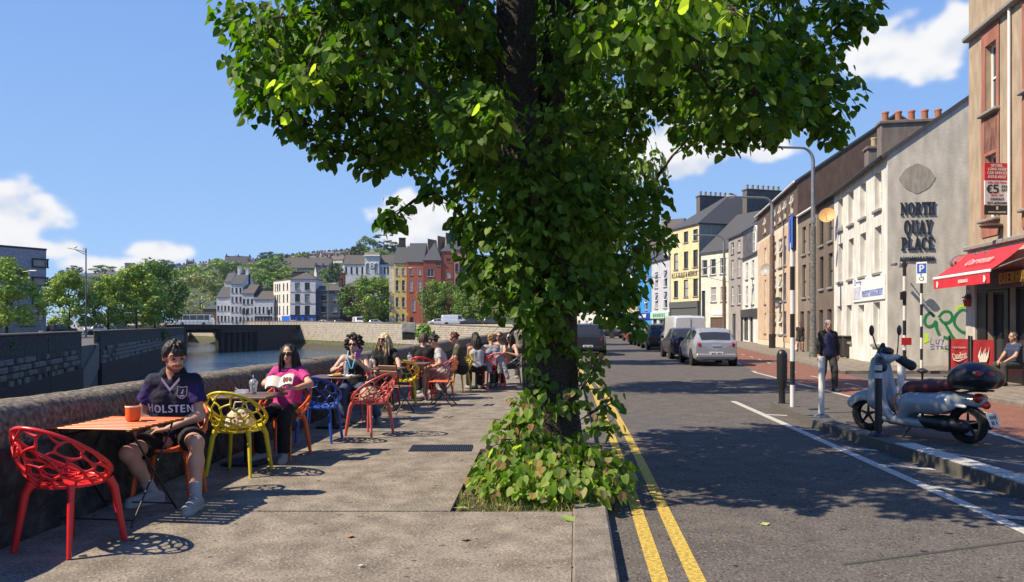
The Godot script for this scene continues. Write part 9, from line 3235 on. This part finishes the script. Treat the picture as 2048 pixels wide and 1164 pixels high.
func small_things() -> void:
	var m := MB.new()
	var o: Node3D
	# drain grate let into the pavement
	var g := thing("drain_grate", "dark iron grating let into the pavement left of the tree", "grate", P(-0.86, 9.12, 0.004), 0.02)
	for k in 30:
		m = MB.new()
		m.box(Vector3(-0.36 + 0.025 * k, 0, 0), Vector3(0.012, 0.014, 0.46))
		part("bar", m, M.iron, g)
	m = MB.new()
	for k in 9: m.box(Vector3(0, -0.001, -0.22 + 0.055 * k), Vector3(0.75, 0.012, 0.01))
	m.box(Vector3(0, -0.012, 0), Vector3(0.76, 0.006, 0.48))
	part("cross_bars", m, M.iron, g)
	for q in [[896, 834], [898, 807]]:
		var c := gp(q[0], q[1])
		for s in [-0.045, 0.045]:
			m = MB.new()
			m.box(Vector3(s, 0.002, 0), Vector3(0.035, 0.006, 0.16), rot_y(-0.35))
			part("slot", m, M.iron, thing("drain_slot", "dark iron slot in the pavement, %s of the %s pair" % ["left" if s < 0 else "right", "nearer" if q[1] > 820 else "farther"], "drain", c))
	# saddle of a bicycle standing beyond the scooter
	o = thing("bicycle", "bicycle standing behind the scooter, only its black saddle showing", "bicycle", P(6.62, 12.1, -0.1), 2.65)
	part("saddle", sdf_mesh([ell(Vector3(0, 0.86, -0.06), Vector3(0.085, 0.035, 0.10)), cap(Vector3(0, 0.86, 0), Vector3(0, 0.865, 0.16), 0.045, 0.025)], 0.01, 0.04), plain(lin(0.012, 0.012, 0.013), 0.5), o)
	m = MB.new()
	m.tube([Vector3(0, 0.84, -0.04), Vector3(0, 0.3, 0.03)], 0.016, 8)
	m.tube([Vector3(0, 0.3, 0.03), Vector3(0, 0.3, -0.42)], 0.012, 6)
	m.tube([Vector3(0, 0.62, -0.01), Vector3(0, 0.3, -0.42)], 0.01, 6)
	m.tube([Vector3(0, 0.3, 0.03), Vector3(0, 0.52, 0.55), Vector3(0, 0.3, 0.6)], 0.016, 6)
	part("frame", m, M.iron, o)
	for z in [-0.42, 0.6]:
		m = MB.new()
		var pts := []
		for k in 25: pts.append(Vector3(0, 0.3 + 0.28 * cos(TAU * k / 24.0), z + 0.28 * sin(TAU * k / 24.0)))
		m.tube(pts, 0.018, 6)
		part("wheel", m, M.iron, o)
	# bright bush growing on the far wall's sluice and the dark outlet below it
	o = thing("bush", "bright green bush growing out of the far quay wall above the outlet", "bush", at(848, 668, 128.5))
	foliage(o, "leaves", 700, Vector3(1.5, 1.9, 1.0), 0.35, [Color(0.2, 0.34, 0.05), Color(0.26, 0.4, 0.07), Color(0.14, 0.26, 0.04)], 9)
	o = thing("outlet", "stone hooded dark drain outlet in the far quay wall", "outlet", at(818, 665, 129.6))
	m = MB.new()
	m.rbox(Vector3(0, 0.9, 0.2), Vector3(2.4, 1.6, 0.9), 0.08)
	part("hood", m, M.far_stone, o)
	m = MB.new()
	m.box(Vector3(0, -0.6, 0.3), Vector3(2.2, 1.3, 0.5))
	part("opening", m, M.weed, o)
	# lamp posts and gulls across the river
	o = thing("street_lamp", "tall grey lamp mast with lattice arm and gulls on the opposite quay", "street lamp", at(172, 650, 90.0) * Vector3(1, 0, 1))
	m = MB.new()
	m.tube([Vector3.ZERO, Vector3(0, 10.7, 0)], [0.11, 0.07], 10)
	part("mast", m, plain(lin(0.12, 0.125, 0.13), 0.5), o)
	m = MB.new()
	m.tube([Vector3(0, 10.3, 0), Vector3(-2.2, 10.75, 0)], 0.05, 6)
	m.tube([Vector3(0, 9.9, 0), Vector3(-1.2, 10.5, 0)], 0.04, 6)
	for k in 5: m.tube([Vector3(-0.25 * k, 9.9 + 0.13 * k, 0), Vector3(-0.25 * k - 0.15, 10.35 + 0.05 * k, 0)], 0.025, 5)
	part("lattice_arm", m, M.galvanised, o)
	for q in [[-1.0, 10.6, 0.3, "left gull perched on the lamp mast's arm"], [-0.25, 10.45, -0.4, "right gull perched on the lamp mast's arm"]]:
		var b := thing("gull", q[3], "gull", o.position + Vector3(q[0] * 1.3, q[1], 0), 1.2 + q[2])
		part("body", sdf_mesh([ell(Vector3(0, 0.2, 0), Vector3(0.09, 0.09, 0.2)), ell(Vector3(0, 0.33, 0.16), Vector3(0.055, 0.055, 0.06)), cap(Vector3(0, 0.26, 0.12), Vector3(0, 0.32, 0.16), 0.05, 0.045), cap(Vector3(0, 0.32, 0.2), Vector3(0, 0.31, 0.27), 0.02, 0.01), cap(Vector3(0, 0.2, -0.15), Vector3(0, 0.2, -0.32), 0.04, 0.02), cap(Vector3(0.03, 0.0, 0), Vector3(0.03, 0.14, 0), 0.015, 0.015)], 0.025, 0.03), plain(lin(0.6, 0.6, 0.6), 0.7), b)
	for q in [[36, 84.0, 7.4, 1.4, 0.0, "small lamp with pale lantern in front of the modern block"], [845, 165.0, 12.6, -2.4, 1.3, "tall lamp post before the red brick building on the far bank"], [656, 176.0, 9.8, 1.2, 1.3, "lamp post in front of the slate blue house on the far bank"]]:
		o = thing("street_lamp", q[5], "street lamp", at(q[0], 650, q[1]) * Vector3(1, 0, 1) + Vector3(0, q[4], 0))
		m = MB.new()
		m.tube([Vector3.ZERO, Vector3(0, q[2] - 0.4, 0), Vector3(q[3] * 0.2, q[2], 0), Vector3(q[3], q[2] + 0.15, 0)], [0.11, 0.08, 0.06, 0.05], 8)
		part("post", m, M.galvanised, o)
		m = MB.new()
		m.rbox(Vector3(q[3] + 0.3 * signf(q[3]), q[2] + 0.17, 0), Vector3(0.8, 0.14, 0.3), 0.05)
		part("lantern", m, M.frame_white, o)
	for q in [[783, 632, "left yellow diamond warning sign by the yellow building"], [813, 632, "right yellow diamond warning sign by the orange red building"]]:
		o = thing("warning_sign", q[2], "sign", at(q[0], 650, 168.0) * Vector3(1, 0, 1) + Vector3(0, 1.3, 0), 0, "yellow warning signs on the far bank")
		m = MB.new()
		m.tube([Vector3.ZERO, Vector3(0, 3.0, 0)], 0.05, 6)
		part("post", m, M.galvanised, o)
		m = MB.new()
		m.rbox(Vector3(0, 2.6, 0.1), Vector3(0.75, 0.75, 0.04), 0.02, Basis(Vector3.BACK, PI / 4))
		part("panel", m, plain(lin(0.75, 0.5, 0.02), 0.5), o)
	for q in [[487, 168.0], [494, 170.0], [538, 176.0]]:
		o = thing("traffic_light", ["left", "middle", "right"][0 if q[0] == 487 else 1 if q[0] == 494 else 2] + " traffic light at the bridge's far end", "traffic light", at(q[0], 650, q[1]) * Vector3(1, 0, 1) + Vector3(0, 1.3, 0), 0, "traffic lights by the bridge")
		m = MB.new()
		m.tube([Vector3.ZERO, Vector3(0, 3.4, 0)], 0.06, 6)
		part("post", m, M.iron, o)
		m = MB.new()
		m.rbox(Vector3(0, 3.2, 0), Vector3(0.5, 1.2, 0.3), 0.05)
		part("signal_head", m, M.iron, o)
	# walkers by the bridge
	for q in [[437, 168.0, lin(0.03, 0.03, 0.03), "far walker in black on the bridge road"], [473, 172.0, lin(0.02, 0.05, 0.25), "far walker in blue jacket at the bridge's end"], [104, 86.0, lin(0.2, 0.05, 0.04), "far walker in red top by the modern block"]]:
		var pp := at(q[0], 650, q[1]) * Vector3(1, 0, 1) + Vector3(0, 1.45 if q[0] > 200 else 0.0, 0)
		person(q[3], {"hip": pp, "yaw": 1.2, "sit": false, "stride": 0.15, "hair": ["short", Color(0.03, 0.02, 0.02)], "top": ["shirt", q[2]], "bottom": ["trousers", Color(0.03, 0.03, 0.04)], "cell": 0.035, "hcell": 0.02})
	# fallen leaves and dry debris on the paving
	rng.seed = 31
	for q in [[1140, 1040, lin(0.2, 0.3, 0.05), 0.10, "pale green fallen leaf at the edge of the tree pit"], [700, 1074, lin(0.3, 0.18, 0.09), 0.05, "small brown dead leaf on the open paving"], [930, 1080, lin(0.2, 0.12, 0.06), 0.06, "curled brown dead leaf on the paving before the tree"], [165, 1115, lin(0.5, 0.4, 0.2), 0.05, "straw coloured scrap by the red chair's leg"], [722, 1133, lin(0.55, 0.5, 0.42), 0.03, "tiny white scrap low on the paving"], [924, 1017, lin(0.2, 0.3, 0.05), 0.09, "green leaf at the pit's left corner"], [1530, 1050, lin(0.35, 0.36, 0.14), 0.07, "yellowish fallen leaf on the shaded road"]]:
		m = MB.new()
		quad_leaf(m, Vector3(0, 0.012, 0), Vector3(rng.randfn() * 0.15, 1, rng.randfn() * 0.15).normalized(), q[3], Color.WHITE)
		var l := part("fallen_leaf", m, plain(q[2], 0.8))
		l.position = gp(q[0], q[1], -0.1 if q[0] > 1250 else 0.0)
		tag(l, q[4], "leaf")
